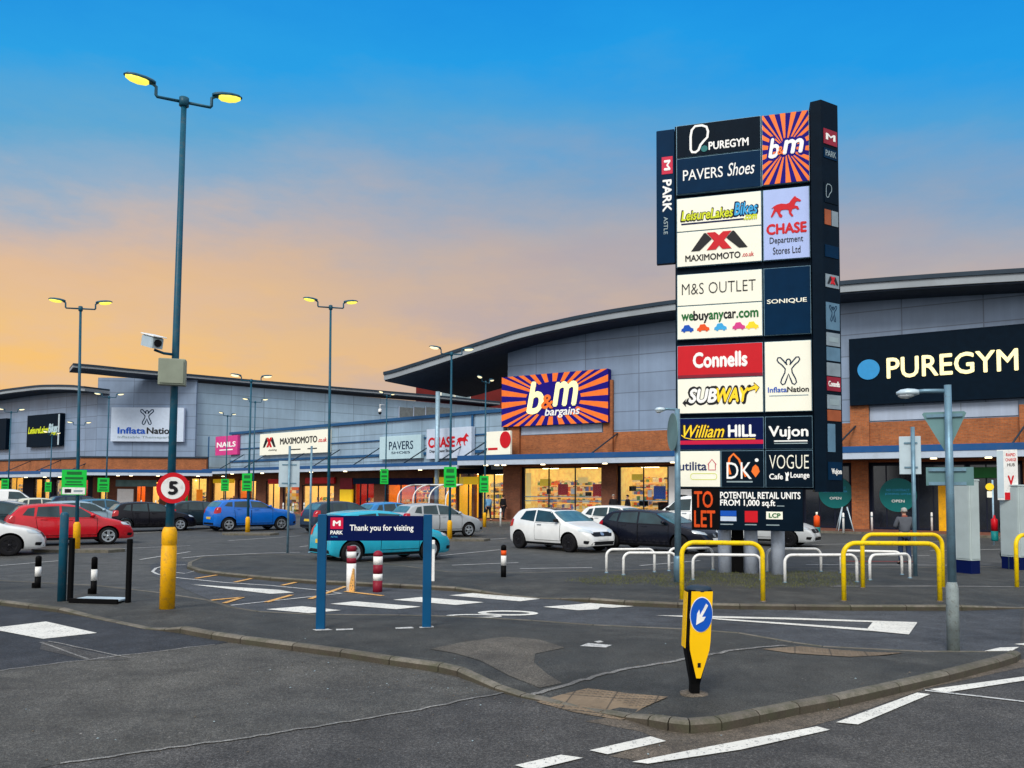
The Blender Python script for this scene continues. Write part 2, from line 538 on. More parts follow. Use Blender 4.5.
M = dict(
    carpark=mk_asphalt('carpark_asphalt', (.046, .049, .049), (.088, .089, .084), patch=.12, speck=.55),
    road_worn=mk_asphalt('worn_road_asphalt', (.058, .058, .054), (.100, .096, .084), patch=.3, speck=.9, blot=1.6),
    road_dark=mk_asphalt('dark_road_asphalt', (.022, .026, .032), (.040, .044, .050), patch=.3, speck=.3),
    road_side=mk_asphalt('side_road_asphalt', (.050, .049, .048), (.078, .075, .070), patch=.4, speck=.35, grain=130),
    road_inner=mk_asphalt('inner_road_asphalt', (.040, .045, .052), (.078, .084, .092), patch=.25, speck=.4),
    pave=mk_asphalt('pavement_tarmac', (.034, .037, .036), (.066, .066, .060), patch=.5, speck=.45),
    pave_old=mk_asphalt('old_pavement_tarmac', (.085, .078, .066), (.115, .104, .086), patch=.5, speck=.4),
    gutter=mk_asphalt('gutter_grit', (.095, .080, .062), (.15, .122, .092), patch=1.2, speck=.3, blot=5),
    seam=mk_asphalt('joint_tar', (.17, .168, .16), (.23, .225, .21), patch=1.2, speck=.2),
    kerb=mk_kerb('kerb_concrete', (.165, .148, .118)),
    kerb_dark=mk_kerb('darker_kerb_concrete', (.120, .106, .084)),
    kerb_face=mk_kerb('dark_kerb_face', (.068, .055, .038)),
    white_line=mk_roadpaint('white_road_paint', (232, 230, 220), .28),
    white_old=mk_roadpaint('worn_white_road_paint', (204, 204, 200), .5),
    yellow_line=mk_roadpaint('yellow_road_paint', (236, 178, 96), .45),
    red_line=mk_roadpaint('red_road_paint', (140, 60, 50), .6),
    tactile=mk_blocks('tactile_paving', (.225, .165, .105), (.19, .14, .09), (.09, .07, .05), .4, True, .35),
    block_paving=mk_blocks('red_block_paving', (.27, .085, .045), (.20, .07, .04), (.10, .05, .03), .2, False, -.5),
    grass=mk_grass('verge_grass'),
    brick=mk_brick('orange_brick', (.45, .122, .028), (.30, .074, .019), (.27, .14, .07)),
    brick_dark=mk_brick('brown_brick', (.24, .075, .03), (.17, .055, .024), (.12, .07, .05)),
    clad=mk_cladding('grey_cladding', lin(126, 146, 172), 3.9, 1.25),
    clad_pale=mk_cladding('pale_grey_cladding', lin(146, 172, 192), 3.6, 1.15),
    clad_plain=mk_cladding('plain_light_cladding', lin(170, 184, 204), 7.5, 3.0, .02, .04),
    goods=mk_goods('shop_goods', .22),
    goods_dim=mk_goods('shop_goods_dim', .10),
    pane=mk_glass_pane('shop_glass', (.93, .96, .98), .04),
    shelter_glass=mk_glass_pane('shelter_glass', (.78, .84, .84), .5),
)
P = lambda n, c, **k: paint(n, c, **k)
M.update(
    post_blue=P('dark_blue_steel', (22, 82, 104), rough=.4, var=.18, grime=.25),
    sign_post=P('blue_post_paint', (4, 76, 118), rough=.45, var=.1),
    navy=P('navy_sign_panel', (10, 24, 74), spec=.05, rough=.5, var=.06),
    navy_deep=P('deep_navy_panel', (2, 40, 70), spec=.05, rough=.5, var=.10),
    frame_dark=P('black_blue_frame', (5, 22, 36), spec=.05, rough=.5, var=.15),
    canopy_blue=P('canopy_blue', (30, 82, 136), rough=.4, var=.12, scale=.6, grime=.12),
    rail_blue=P('rail_blue', (34, 84, 128), rough=.4, var=.12, scale=.6),
    canopy_grey=P('canopy_grey', (182, 196, 212), rough=.4, var=.1, scale=.7, grime=.15),
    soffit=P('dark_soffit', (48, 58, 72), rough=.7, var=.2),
    roof_dark=P('roof_edge_dark', (38, 54, 68), rough=.5, var=.15, scale=.8),
    roof_grey=P('roof_fascia_grey', (150, 158, 164), rough=.45, var=.12, scale=.5, grime=.12),
    shop_dark=P('shopfront_dark', (20, 26, 42), spec=.05, rough=.5, var=.2),
    frame_navy=P('window_frame_navy', (22, 28, 46), rough=.4),
    red_wall=P('dark_red_wall', (98, 22, 20), rough=.7, var=.25, scale=.5),
    dark_glass=P('dark_glazing', (14, 22, 34), rough=.06, var=.3, spec=.8),
    window_grey=P('grey_glazing', (84, 92, 92), rough=.12, var=.3, spec=.8),
    cabinet=P('cabinet_pale_grey', (178, 192, 192), rough=.4, var=.08, grime=.06),
    plate_dim=P('dim_name_plate', (136, 152, 162), rough=.5, var=.15),  # darker copies of the sign colours: dimness of the narrow face painted in
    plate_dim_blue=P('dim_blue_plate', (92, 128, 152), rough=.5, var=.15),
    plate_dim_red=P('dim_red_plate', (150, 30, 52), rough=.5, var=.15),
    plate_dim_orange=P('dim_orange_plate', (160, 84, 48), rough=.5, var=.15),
    steel_base=P('stained_steel_base', (140, 152, 152), rough=.6, metal=.1, var=.3, scale=5, grime=.42),
    black=P('black_plastic', (22, 23, 26), rough=.45),
    soft_black=P('matt_black', (14, 14, 15), spec=.05, rough=.5),
    white=P('white_paint', (240, 240, 236), rough=.4, var=.05, grime=.2),
    panel_white=P('cream_sign_face', (242, 240, 222), rough=.35, var=.02, emit=.10),
    letter_white=P('white_lettering', (244, 244, 240), rough=.4, var=.02, emit=.08),
    letter_black=P('black_lettering', (24, 24, 28), rough=.4, var=.05),
    letter_navy=P('navy_lettering', (20, 40, 92), rough=.4, var=.05),
    yellow=P('barrier_yellow', (246, 208, 10), rough=.35, var=.08, grime=.28),
    base_yellow=P('post_base_yellow', (240, 176, 16), rough=.45, var=.14, grime=.30),
    bollard_yellow=P('bollard_yellow', (250, 196, 12), rough=.35, var=.04),
    bollard_blue=P('bollard_sign_blue', (18, 84, 186), rough=.3, var=.05),
    steel=P('galvanised_steel', (112, 146, 164), rough=.42, metal=.35, var=.22, scale=6, grime=.25),
    steel_pale=P('pale_galvanised_steel', (158, 188, 206), rough=.4, metal=.2, var=.18, scale=6, grime=.2),
    sign_back=P('sign_back_grey', (150, 168, 172), rough=.4, metal=.3, var=.15, scale=2),
    sign_back_pale=P('sign_back_pale', (190, 208, 216), rough=.4, metal=.2, var=.12, scale=2),
    sign_back_teal=P('sign_back_teal', (104, 140, 142), rough=.45, metal=.2, var=.2, scale=2),
    box_grey=P('cabinet_grey_green', (140, 148, 132), rough=.5, var=.12),
    red=P('sign_red', (206, 20, 34), rough=.4, var=.05),
    crimson=P('crimson_square', (206, 20, 66), rough=.4, var=.05),
    maroon=P('maroon_band', (132, 26, 46), rough=.5, var=.12),
    orange=P('signal_orange', (236, 84, 24), rough=.45, var=.08),
    teal=P('teal_paint', (20, 128, 128), rough=.45, var=.1),
    circle_teal=P('teal_window_disc', (16, 112, 112), rough=.4, var=.05),
    green=P('parking_green', (22, 190, 66), rough=.4, var=.06, emit=.06),
    green_dark=P('sign_green', (26, 108, 50), rough=.4, var=.08),
    lime=P('lime_yellow', (216, 226, 34), rough=.4, var=.04),
    pink=P('pink_sign', (218, 66, 140), rough=.4, var=.06),
    lavender=P('lavender_sign', (172, 190, 236), rough=.35, var=.03, emit=.05),
    pale_blue=P('pale_blue_sign', (186, 214, 222), rough=.35, var=.05),
    pale_violet=P('pale_violet_sign', (200, 214, 232), rough=.35, var=.05),
    sky_blue=P('sky_blue_detail', (60, 170, 226), rough=.4, var=.05),
    bm_blue=P('deep_violet_blue', (34, 26, 128), spec=.05, rough=.5, var=.08),
    bm_orange=P('ray_orange', (242, 118, 44), rough=.35, var=.10, emit=.12),
    bm_letter=glow('warm_lit_letter', (250, 246, 178), .55),
    gym_letter=glow('gym_lit_letter', (255, 240, 176), .75),
    gym_disc=glow('gym_blue_disc', (30, 146, 208), .05),
    lamp=glow('lamp_yellow_glow', (250, 236, 92), 1.15),
    lamp_white=glow('lamp_pale_glow', (255, 240, 190), 1.3),
    downlight=glow('downlight_glow', (255, 232, 180), 6.0),
    shop_light=glow('shop_ceiling_light', (255, 226, 168), 13.0),
    shop_wall=P('warm_shop_wall', (252, 214, 128), rough=.7, var=.2, emit=.40),  # shop walls glow a little: indoor light put into the wall colour
    shop_yellow=P('yellow_shop_wall', (246, 196, 60), rough=.6, var=.08, emit=.45),
    shop_orange=P('orange_shop_wall', (236, 132, 30), rough=.6, var=.1, emit=.40),
    shop_cream=P('cream_shop_wall', (250, 212, 130), rough=.6, var=.06, emit=.45),
    shop_red=P('red_shop_wall', (190, 40, 26), rough=.6, var=.1, emit=.25),
    shop_floor=P('shop_floor', (150, 140, 125), rough=.3),
    poster_yellow=P('yellow_poster', (246, 204, 40), rough=.4, var=.05, emit=.25),
    tower_post=P('tower_post_grey', (190, 200, 214), rough=.45, var=.12, scale=5, grime=.2),
    poster_white=P('white_poster', (226, 230, 230), rough=.4, var=.05, emit=.1),
    skin=P('skin', (196, 150, 126), rough=.6, var=.05),
    hair=P('dark_hair', (40, 32, 28), rough=.7),
    tyre=P('tyre_rubber', (22, 22, 24), rough=.8, var=.15),
    alloy=P('alloy_rim', (176, 184, 190), rough=.28, metal=.7, var=.1),
    alloy_dark=P('dark_rim', (34, 34, 38), rough=.35, metal=.4, var=.1),
    car_glass=P('car_window', (28, 54, 60), rough=.03, var=.5, scale=1.6, spec=.6),
    car_screen=P('car_windscreen', (74, 112, 120), rough=.06, var=.35, spec=.5),
    trim=P('car_black_trim', (20, 21, 24), rough=.5),
    lens=P('headlight_lens', (206, 216, 220), rough=.1, var=.2, coat=.8, spec=.8),
    tail=P('tail_lens', (176, 14, 24), rough=.15, var=.15, coat=.6),
    plate_white=P('white_number_plate', (226, 228, 226), rough=.4),
    plate_yellow=P('yellow_number_plate', (226, 190, 60), rough=.4),
)
# ------------------------------------------------------------------ camera, sun, sky
cam_data = bpy.data.cameras.new('camera')
cam = bpy.data.objects.new('camera', cam_data)
COL.objects.link(cam)
cam.location = CAM
cam.rotation_euler = (Matrix.Rotation(R(90) + PITCH, 3, 'X') @ Matrix.Rotation(ROLL, 3, 'Z')).to_euler()
cam_data.sensor_width = 36.0
cam_data.lens = F / 1024 * 36
cam_data.shift_y = (PPY - 384) / 1024
cam_data.clip_start = .05
cam_data.clip_end = 4000
SC.camera = cam

SUN_EL, SUN_AZ = R(42), R(205)                       # azimuth from +Y towards +X: high behind the photographer's left shoulder
sd = bpy.data.lights.new('sun', 'SUN')
sd.energy = 2.3
sd.angle = R(22)
sd.color = (1.0, .95, .88)
sun = bpy.data.objects.new('sun', sd)
COL.objects.link(sun)
sdir = Vector((math.sin(SUN_AZ) * math.cos(SUN_EL), math.cos(SUN_AZ) * math.cos(SUN_EL), math.sin(SUN_EL)))
sun.rotation_euler = sdir.to_track_quat('Z', 'Y').to_euler()

def build_world():
    w = bpy.data.worlds.new('World')
    SC.world = w
    w.use_nodes = True
    t = w.node_tree
    t.nodes.clear()
    out = t.nodes.new('ShaderNodeOutputWorld')
    def nd(typ, **kw):
        n = t.nodes.new(typ)
        for k, v in kw.items(): setattr(n, k, v)
        return n
    L = t.links.new
    sky = nd('ShaderNodeTexSky', sky_type='NISHITA')
    sky.sun_disc = False
    sky.sun_elevation = SUN_EL
    sky.sun_rotation = SUN_AZ
    bg1 = nd('ShaderNodeBackground'); bg1.inputs[1].default_value = .07
    L(sky.outputs[0], bg1.inputs[0])
    tc = nd('ShaderNodeTexCoord')
    sep = nd('ShaderNodeSeparateXYZ'); L(tc.outputs['Generated'], sep.inputs[0])
    def math_(op, a, b=None):
        m = nd('ShaderNodeMath', operation=op)
        for i, v in enumerate((a, b)):
            if v is None: continue
            if isinstance(v, (int, float)): m.inputs[i].default_value = v
            else: L(v, m.inputs[i])
        return m.outputs[0]
    def ramp(f, stops):
        n = nd('ShaderNodeValToRGB')
        e = n.color_ramp.elements
        while len(e) < len(stops): e.new(.5)
        for q, (p, c) in zip(e, stops):
            q.position = p; q.color = tuple(c) + (1,)
        L(f, n.inputs[0])
        return n.outputs[0]
    def mixc(f, a, b, mode='MIX'):
        n = nd('ShaderNodeMix', data_type='RGBA', blend_type=mode)
        for s_, v in ((n.inputs[0], f), (n.inputs[6], a), (n.inputs[7], b)):
            if isinstance(v, (int, float)): s_.default_value = v
            elif isinstance(v, tuple): s_.default_value = v + (1,)
            else: L(v, s_)
        return n.outputs[2]
    # tan(elevation) in the forward direction = z / y ; measured bands of the evening sky
    z = sep.outputs['Z']
    fy = math_('MAXIMUM', sep.outputs['Y'], .35)
    te = math_('DIVIDE', z, fy)                        # 0 at the horizon, about .64 at the top of the picture
    # soft cloud: large flattened noise lifts and lowers the bands a little
    mp = nd('ShaderNodeMapping'); L(tc.outputs['Generated'], mp.inputs[0]); mp.inputs['Scale'].default_value = (2.6, 2.6, 7.5)
    nz = nd('ShaderNodeTexNoise'); nz.inputs['Scale'].default_value = 1.5; nz.inputs['Detail'].default_value = 7; nz.inputs['Roughness'].default_value = .62
    L(mp.outputs[0], nz.inputs['Vector'])
    wob = math_('MULTIPLY', math_('SUBTRACT', nz.outputs['Fac'], .5), .17)
    te2 = math_('ADD', te, wob)
    T = lambda y: (494 - y) / 770
    left = ramp(te2, [(0.0, lin(252, 190, 104)), (T(390), lin(252, 198, 116)), (T(330), lin(246, 198, 130)), (T(275), lin(230, 190, 150)), (T(235), lin(200, 184, 178)), (T(190), lin(154, 178, 202)), (T(120), lin(98, 170, 214)), (T(40), lin(42, 163, 232)), (.75, lin(22, 140, 226)), (1.0, lin(40, 140, 220))])
    right = ramp(te2, [(0.0, lin(224, 186, 156)), (T(360), lin(216, 182, 156)), (T(280), lin(190, 176, 172)), (T(230), lin(166, 172, 186)), (T(180), lin(130, 166, 200)), (T(110), lin(78, 164, 220)), (T(40), lin(30, 158, 234)), (.75, lin(16, 140, 228)), (1.0, lin(40, 140, 220))])
    az = math_('DIVIDE', sep.outputs['X'], fy)         # -.66 .. .66 across the picture
    fa = nd('ShaderNodeMapRange', interpolation_type='SMOOTHSTEP'); L(az, fa.inputs[0])
    fa.inputs[1].default_value = -.6; fa.inputs[2].default_value = .22
    grad = mixc(fa.outputs[0], left, right)
    # thin grey-lilac cloud low down
    mp2 = nd('ShaderNodeMapping'); L(tc.outputs['Generated'], mp2.inputs[0]); mp2.inputs['Scale'].default_value = (2.0, 2.0, 6.0); mp2.inputs['Location'].default_value = (.3, 1.7, .4)
    n2 = nd('ShaderNodeTexNoise'); n2.inputs['Scale'].default_value = 2.4; n2.inputs['Detail'].default_value = 8; n2.inputs['Roughness'].default_value = .6
    L(mp2.outputs[0], n2.inputs['Vector'])
    cl = ramp(n2.outputs['Fac'], [(.44, (0, 0, 0)), (.66, (.85, .85, .85))])
    low = ramp(te, [(.2, (1, 1, 1)), (.52, (0, 0, 0))])
    ccol = mixc(fa.outputs[0], lin(232, 194, 160), lin(172, 166, 178))
    grad = mixc(math_('MULTIPLY', cl, low), grad, ccol)
    # unseen sky overhead and behind the photographer, brightened to light the place
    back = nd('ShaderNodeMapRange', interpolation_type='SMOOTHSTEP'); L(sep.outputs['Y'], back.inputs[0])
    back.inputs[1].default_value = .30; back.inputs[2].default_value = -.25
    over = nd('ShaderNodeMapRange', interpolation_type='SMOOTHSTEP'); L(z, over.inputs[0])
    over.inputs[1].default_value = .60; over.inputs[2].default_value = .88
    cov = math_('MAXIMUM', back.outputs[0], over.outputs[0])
    sky_fill = mixc(nz.outputs['Fac'], (.80, .85, .93), (1.22, 1.22, 1.22))
    grad = mixc(cov, grad, sky_fill)
    dn = nd('ShaderNodeMapRange'); L(z, dn.inputs[0]); dn.inputs[1].default_value = -.02; dn.inputs[2].default_value = -.10
    grad = mixc(dn.outputs[0], grad, (.10, .10, .10))
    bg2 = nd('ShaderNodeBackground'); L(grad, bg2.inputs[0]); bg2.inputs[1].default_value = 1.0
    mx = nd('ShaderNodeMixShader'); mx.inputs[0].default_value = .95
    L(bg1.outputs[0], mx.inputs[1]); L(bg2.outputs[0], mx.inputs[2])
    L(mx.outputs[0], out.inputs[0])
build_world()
vs = SC.view_settings
SC.display_settings.display_device = 'sRGB'
vs.view_transform = 'Standard'
vs.look = 'None'
vs.exposure = 0.0
vs.gamma = 1.0
vs.use_curve_mapping = False
SC.render.engine = 'CYCLES'
SC.cycles.use_denoising = True
SC.cycles.max_bounces = 6
SC.cycles.diffuse_bounces = 3
SC.cycles.glossy_bounces = 3
SC.cycles.transparent_max_bounces = 8
SC.cycles.sample_clamp_indirect = 4.0
SC.cycles.caustics_reflective = False
SC.cycles.caustics_refractive = False

# ------------------------------------------------------------------ ground, roads, pavements
struct('ground', MB().add([(-900, -300, 0), (900, -300, 0), (900, 1500, 0), (-900, 1500, 0)], [(0, 1, 2, 3)]), M['carpark'])

def sheet(name, px, z, m, extra=()):
    pts = [gnd(x, y) for x, y in px] + [Vector(p + (0,)) for p in extra]
    return struct(name, MB().flat_xy([(p.x, p.y) for p in pts], z), m)

# road in front of the traffic island, the side road on the right and the inner road behind the island
sheet('road', [(-260, 592), (-80, 596), (0, 604), (90, 615), (164, 630), (300, 650), (455, 674), (520, 694), (640, 712), (720, 712), (840, 690), (1000, 655), (1021, 640), (1024, 606), (1400, 596), (1500, 700)], .004, M['road_side'],
      ((16, 3), (22, -12), (-22, -12), (-14, 3)))
sheet('road', [(-300, 690), (0, 671.5), (60, 664), (130, 655), (215, 645.5), (240, 641), (292, 648), (389, 662), (494, 688), (505, 693), (420, 710), (350, 722), (250, 738), (150, 752), (60, 765), (-60, 790)], .008, M['road_worn'], ((-9, 4.0),))
sheet('road', [(-300, 690), (-300, 590), (-80, 595), (0, 603), (87, 614), (164, 629), (235, 641), (215, 645.5), (130, 655), (60, 664), (0, 671.5)], .009, M['road_dark'])
sheet('road', [(150, 565), (152, 575), (200, 596), (240, 612), (320, 617), (420, 618), (533, 623), (683, 632), (740, 636), (823, 650), (985, 656), (1020, 652), (1020, 607), (962, 606), (740, 605), (589, 598), (537, 594), (455, 586), (317, 578), (224, 571), (190, 563), (170, 559)], .005, M['road_inner'])

def strip(name, px, w, z, m):
    pts = [gnd(x, y) for x, y in px]
    mb = MB()
    vsL, vsR = [], []
    for i, p in enumerate(pts):
        d = (pts[min(i + 1, len(pts) - 1)] - pts[max(i - 1, 0)]).normalized()
        nn = Vector((-d.y, d.x, 0)) * w / 2
        vsL.append((p.x + nn.x, p.y + nn.y, z)); vsR.append((p.x - nn.x, p.y - nn.y, z))
    n = len(pts)
    mb.add(vsL + vsR, [(i, n + i, n + i + 1, i + 1) for i in range(n - 1)])
    return struct(name, mb, m)

def fine(px, jit=.5, step=9):
    out = []
    rr = random.Random(int(px[0][0] * 7 + px[0][1]))
    for (a, b), (c, d) in zip(px, px[1:]):
        n = max(1, int(math.hypot(c - a, d - b) / step))
        for i in range(n):
            out.append((a + (c - a) * i / n, b + (d - b) * i / n + rr.uniform(-jit, jit)))
    return out + [px[-1]]
strip('road_joint', fine([(0, 671.5), (60, 664), (130, 655), (215, 645.5)]), .036, .0125, M['seam'])
strip('road_joint', fine([(60, 765), (150, 752), (250, 738), (350, 722), (420, 710), (505, 693)], .7), .034, .0115, M['seam'])
sheet('road_patch', [(42, 642), (130, 661), (86, 661), (40, 650)], .012, M['road_side'])
strip('road_joint', fine([(40, 643), (88, 660)], .3), .03, .0145, M['seam'])
strip('road_joint', fine([(48, 642), (130, 659)], .3), .03, .0145, M['seam'])

def paint_px(px, z=.014, m='white_line', name='road_marking'):
    return sheet(name, px, z, M[m])
# white blocks of the crossings
paint_px([(-12, 629.5), (46, 622.5), (97, 634), (43, 640)], .016)
for q in ([(266, 610), (302, 607), (341, 611), (309, 614)], [(330, 604.6), (355, 602), (421, 607.5), (396.5, 610)],
          [(393, 600.5), (421, 597.7), (484, 603), (456, 605.7)], [(449, 596), (473, 593.7), (540, 599.5), (520, 602)],
          [(191, 585), (280, 590.5), (294, 593.3), (270, 594.5)]):
    paint_px(q)
# elongated letters and an arrow on the inner road
def ring_px(cx, cy, rx, ry, k=.72, kk=.5):
    o = [gnd(cx + rx * math.cos(2 * PI * i / 28) + ry * 1.6 * math.sin(2 * PI * i / 28), cy + ry * math.sin(2 * PI * i / 28)) for i in range(28)]
    c = gnd(cx, cy)
    inn = [c + (p - c) * k for p in o]
    for i, p in enumerate(inn): p.y = c.y + (o[i].y - c.y) * kk
    mb = MB().add([(p.x, p.y, .014) for p in o] + [(p.x, p.y, .014) for p in inn], [(i, (i + 1) % 28, 28 + (i + 1) % 28, 28 + i) for i in range(28)])
    struct('road_marking', mb, M['white_line'])
ring_px(474, 616.8, 28, 1.9)
ring_px(508, 613.8, 30, 2.6)
paint_px([(543, 607.6), (575, 605.2), (590, 603.8), (634, 607), (612, 608.5), (600, 607.8), (598, 610), (578, 611)], .014)
# long warning triangle
paint_px([(655, 616.2), (700, 616.6), (790, 618.6), (917, 623), (917, 624.4), (790, 620.4), (690, 618)])
paint_px([(690, 617.4), (720, 619.3), (790, 624), (870, 629.6), (868, 631.6), (790, 625.6), (720, 620.6)])
paint_px([(873, 622.6), (917, 624), (909, 635.5), (866, 631.4)], .0165)
# dashes and edge line of the side road
for q in ([(589.5, 752), (651, 738), (666, 742.7), (607.5, 756)], [(515, 767), (561, 756.5), (583, 759.6), (532, 772)],
          [(632, 763.7), (660, 758), (710, 748), (817, 728), (830, 731.4), (740.5, 751.4), (648, 765.5)],
          [(836, 723.8), (917, 694), (930, 695.6), (858, 726)], [(930, 690.5), (1024, 677.7), (1120, 664), (1120, 668), (1024, 681.8), (945, 694)],
          [(982, 652.5), (1000, 648.5), (1019, 648), (1010, 653)], [(1014, 645), (1040, 643), (1060, 645), (1030, 647)]):
    paint_px(q)
strip('road_marking', [(925, 691.5), (975, 697), (1060, 707)], .05, .013, M['white_old'])
sheet('gutter', [(585, 722), (625, 716), (668, 730), (722, 728), (840, 705), (950, 679), (1018, 661), (1050, 652), (1050, 662), (930, 688), (840, 719), (740, 746), (640, 762), (610, 757), (660, 740), (640, 732)], .007, M['gutter'])
# white and yellow lines round the nose of the inner pavement
strip('road_marking', [(182, 558.5), (205, 556.2), (261, 553.6), (300, 552.6)], .09, .0135, M['white_old'])
strip('road_marking', [(186, 565), (165, 566.2), (156, 568.5), (152.5, 572), (157, 574.5), (174.5, 578), (224, 583), (270, 586), (327, 591.5), (341, 594), (300, 598.5), (231, 606)], .07, .0135, M['white_old'])
strip('road_marking', [(160, 571), (185, 574), (196, 571)], .06, .0135, M['white_old'])
for a, b in (((195.6, 579), (224, 574.5)), ((235, 582.7), (259, 577.6)), ((282, 586), (304.6, 581)), ((310, 599.6), (345.6, 587)), ((224, 604), (242.5, 598)), ((266, 603), (291.7, 595.6)), ((211, 601), (242, 598)), ((345, 592), (383, 596.5))):
    strip('road_marking', [a, b], .10, .0165, M['yellow_line'])
# bay lines of the car park
for q in ([(452, 565.6), (518, 563)], [(520, 569), (592, 568)], [(480, 540), (506, 538.5)], [(800, 557), (930, 556)], [(806, 565), (960, 565.6)],
          [(545, 575), (610, 573)], [(120, 549), (190, 546)], [(0, 566), (60, 561)], [(90, 536), (160, 532)], [(228, 541), (300, 536)], [(300, 547), (360, 541)],
          [(440, 556), (500, 550)], [(640, 566), (700, 561)], [(930, 551), (1024, 549)], [(812, 545), (940, 542)], [(140, 560), (190, 552)]):
    strip('bay_line', q, .09, .0125, M['white_old'])
strip('bay_line', [(840, 561.6), (915, 562)], .3, .0125, M['red_line'])

def island(name, loop, top=.085, m='pave'):
    """kerbed pavement: loop of (px, py, kerb height) anticlockwise seen from above"""
    P0 = [gnd(x, y) for x, y, h in loop]
    Hh = [h * .82 for x, y, h in loop]
    n = len(P0)
    IN = []
    for i in range(n):
        a, b, c = P0[i - 1], P0[i], P0[(i + 1) % n]
        d1, d2 = (b - a).normalized(), (c - b).normalized()
        n1, n2 = Vector((-d1.y, d1.x, 0)), Vector((-d2.y, d2.x, 0))
        nn = (n1 + n2)
        nn = nn.normalized() / max(.5, (nn.normalized()).dot(n1)) if nn.length > .2 else n1
        IN.append(nn)
    kw = .105
    rk = random.Random(n)
    mb = MB()
    for i in range(n):
        j = (i + 1) % n
        seg = (P0[j] - P0[i]).length
        k = max(1, round(seg / .915))
        for q in range(k):
            rings = []
            mb.cur = rk.choice((0, 0, 2))
            g = .006 / seg
            for t in (q / k + g, (q + 1) / k - g):
                p = P0[i].lerp(P0[j], t); nn = IN[i].lerp(IN[j], t); h = Hh[i] + (Hh[j] - Hh[i]) * t
                a, b_, c, e = p, p + nn * min(.02, h * .2), p + nn * (.02 + min(.02, h * .2)), p + nn * kw
                rings.append([(a.x, a.y, -.05), (a.x, a.y, h * .75), (b_.x, b_.y, h * .93), (c.x, c.y, h + .004), (e.x, e.y, h + .004), (e.x, e.y, -.05)])
            mb.loft(rings)
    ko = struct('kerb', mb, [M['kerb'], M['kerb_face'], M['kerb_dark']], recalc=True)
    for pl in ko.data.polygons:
        if abs(pl.normal.z) < .45: pl.material_index = 1  # steep kerb faces get a darker brown tone than the tops
    # pavement: rim at kerb height, interior at full height
    rim = [P0[i] + IN[i] * (kw - .02) for i in range(n)]
    verts = [(p.x, p.y) for p in rim]
    zs = list(Hh)
    x0, x1 = min(v[0] for v in verts), max(v[0] for v in verts)
    y0, y1 = min(v[1] for v in verts), max(v[1] for v in verts)
    def inside(x, y):
        c = False
        for i in range(n):
            (xa, ya), (xb, yb) = verts[i], verts[i - 1]
            if (ya > y) != (yb > y) and x < (xb - xa) * (y - ya) / (yb - ya) + xa: c = not c
        return c
    def dist(x, y):
        best, hb = 1e9, 0
        for i in range(n):
            a, b = Vector(verts[i]), Vector(verts[(i + 1) % n])
            d = b - a
            t = max(0, min(1, (Vector((x, y)) - a).dot(d) / max(1e-9, d.length_squared)))
            q = (a + d * t - Vector((x, y))).length
            if q < best: best, hb = q, zs[i] + (zs[(i + 1) % n] - zs[i]) * t
        return best, hb
    pts, pz = [Vector(v) for v in verts], list(zs)
    y = y0
    while y < y1:
        x = x0
        while x < x1:
            if inside(x, y):
                d, hb = dist(x, y)
                if d > .22:
                    t = min(1, d / 1.1)
                    pts.append(Vector((x, y))); pz.append(hb + (top - hb) * t)
            x += .45
        y += .45
    r = geometry.delaunay_2d_cdt(pts, [(i, (i + 1) % n) for i in range(n)], [], 1, 1e-5)
    vz = []
    for k, src in enumerate(r[3]):
        vz.append(pz[src[0]] if src else top * .5)
    mb = MB()
    mb.smooth = True
    mb.add([(v.x, v.y, z) for v, z in zip(r[0], vz)], [tuple(f) for f in r[2]])
    GB.append(BVHTree.FromPolygons([Vector((v.x, v.y, z)) for v, z in zip(r[0], vz)], [tuple(f) for f in r[2]]))
    return struct(name, mb, M[m], recalc=False)

GB = []
def ground_z(x, y):
    best = 0.0
    for b in GB:
        h = b.ray_cast(Vector((x, y, 5)), Vector((0, 0, -1)))
        if h[0] is not None: best = max(best, h[0].z)
    return best

def drape(poly, lift, step=.3):
    """a thin layer that follows the pavement under it"""
    n = len(poly)
    V = [Vector((p[0], p[1])) for p in poly]
    pts = []
    for i in range(n):
        a, b = V[i], V[(i + 1) % n]
        k = max(1, int((b - a).length / step))
        pts += [a.lerp(b, q / k) for q in range(k)]
    m = len(pts)
    def ins(x, y):
        c = False
        for i in range(n):
            a, b = V[i], V[i - 1]
            if (a.y > y) != (b.y > y) and x < (b.x - a.x) * (y - a.y) / (b.y - a.y) + a.x: c = not c
        return c
    x0, x1, y0, y1 = min(v.x for v in V), max(v.x for v in V), min(v.y for v in V), max(v.y for v in V)
    allp = list(pts)
    y = y0 + step / 2
    while y < y1:
        x = x0 + step / 2
        while x < x1:
            if ins(x, y): allp.append(Vector((x, y)))
            x += step
        y += step
    r = geometry.delaunay_2d_cdt(allp, [(i, (i + 1) % m) for i in range(m)], [], 1, 1e-5)
    return MB().add([(v.x, v.y, ground_z(v.x, v.y) + lift) for v in r[0]], [tuple(f) for f in r[2]])

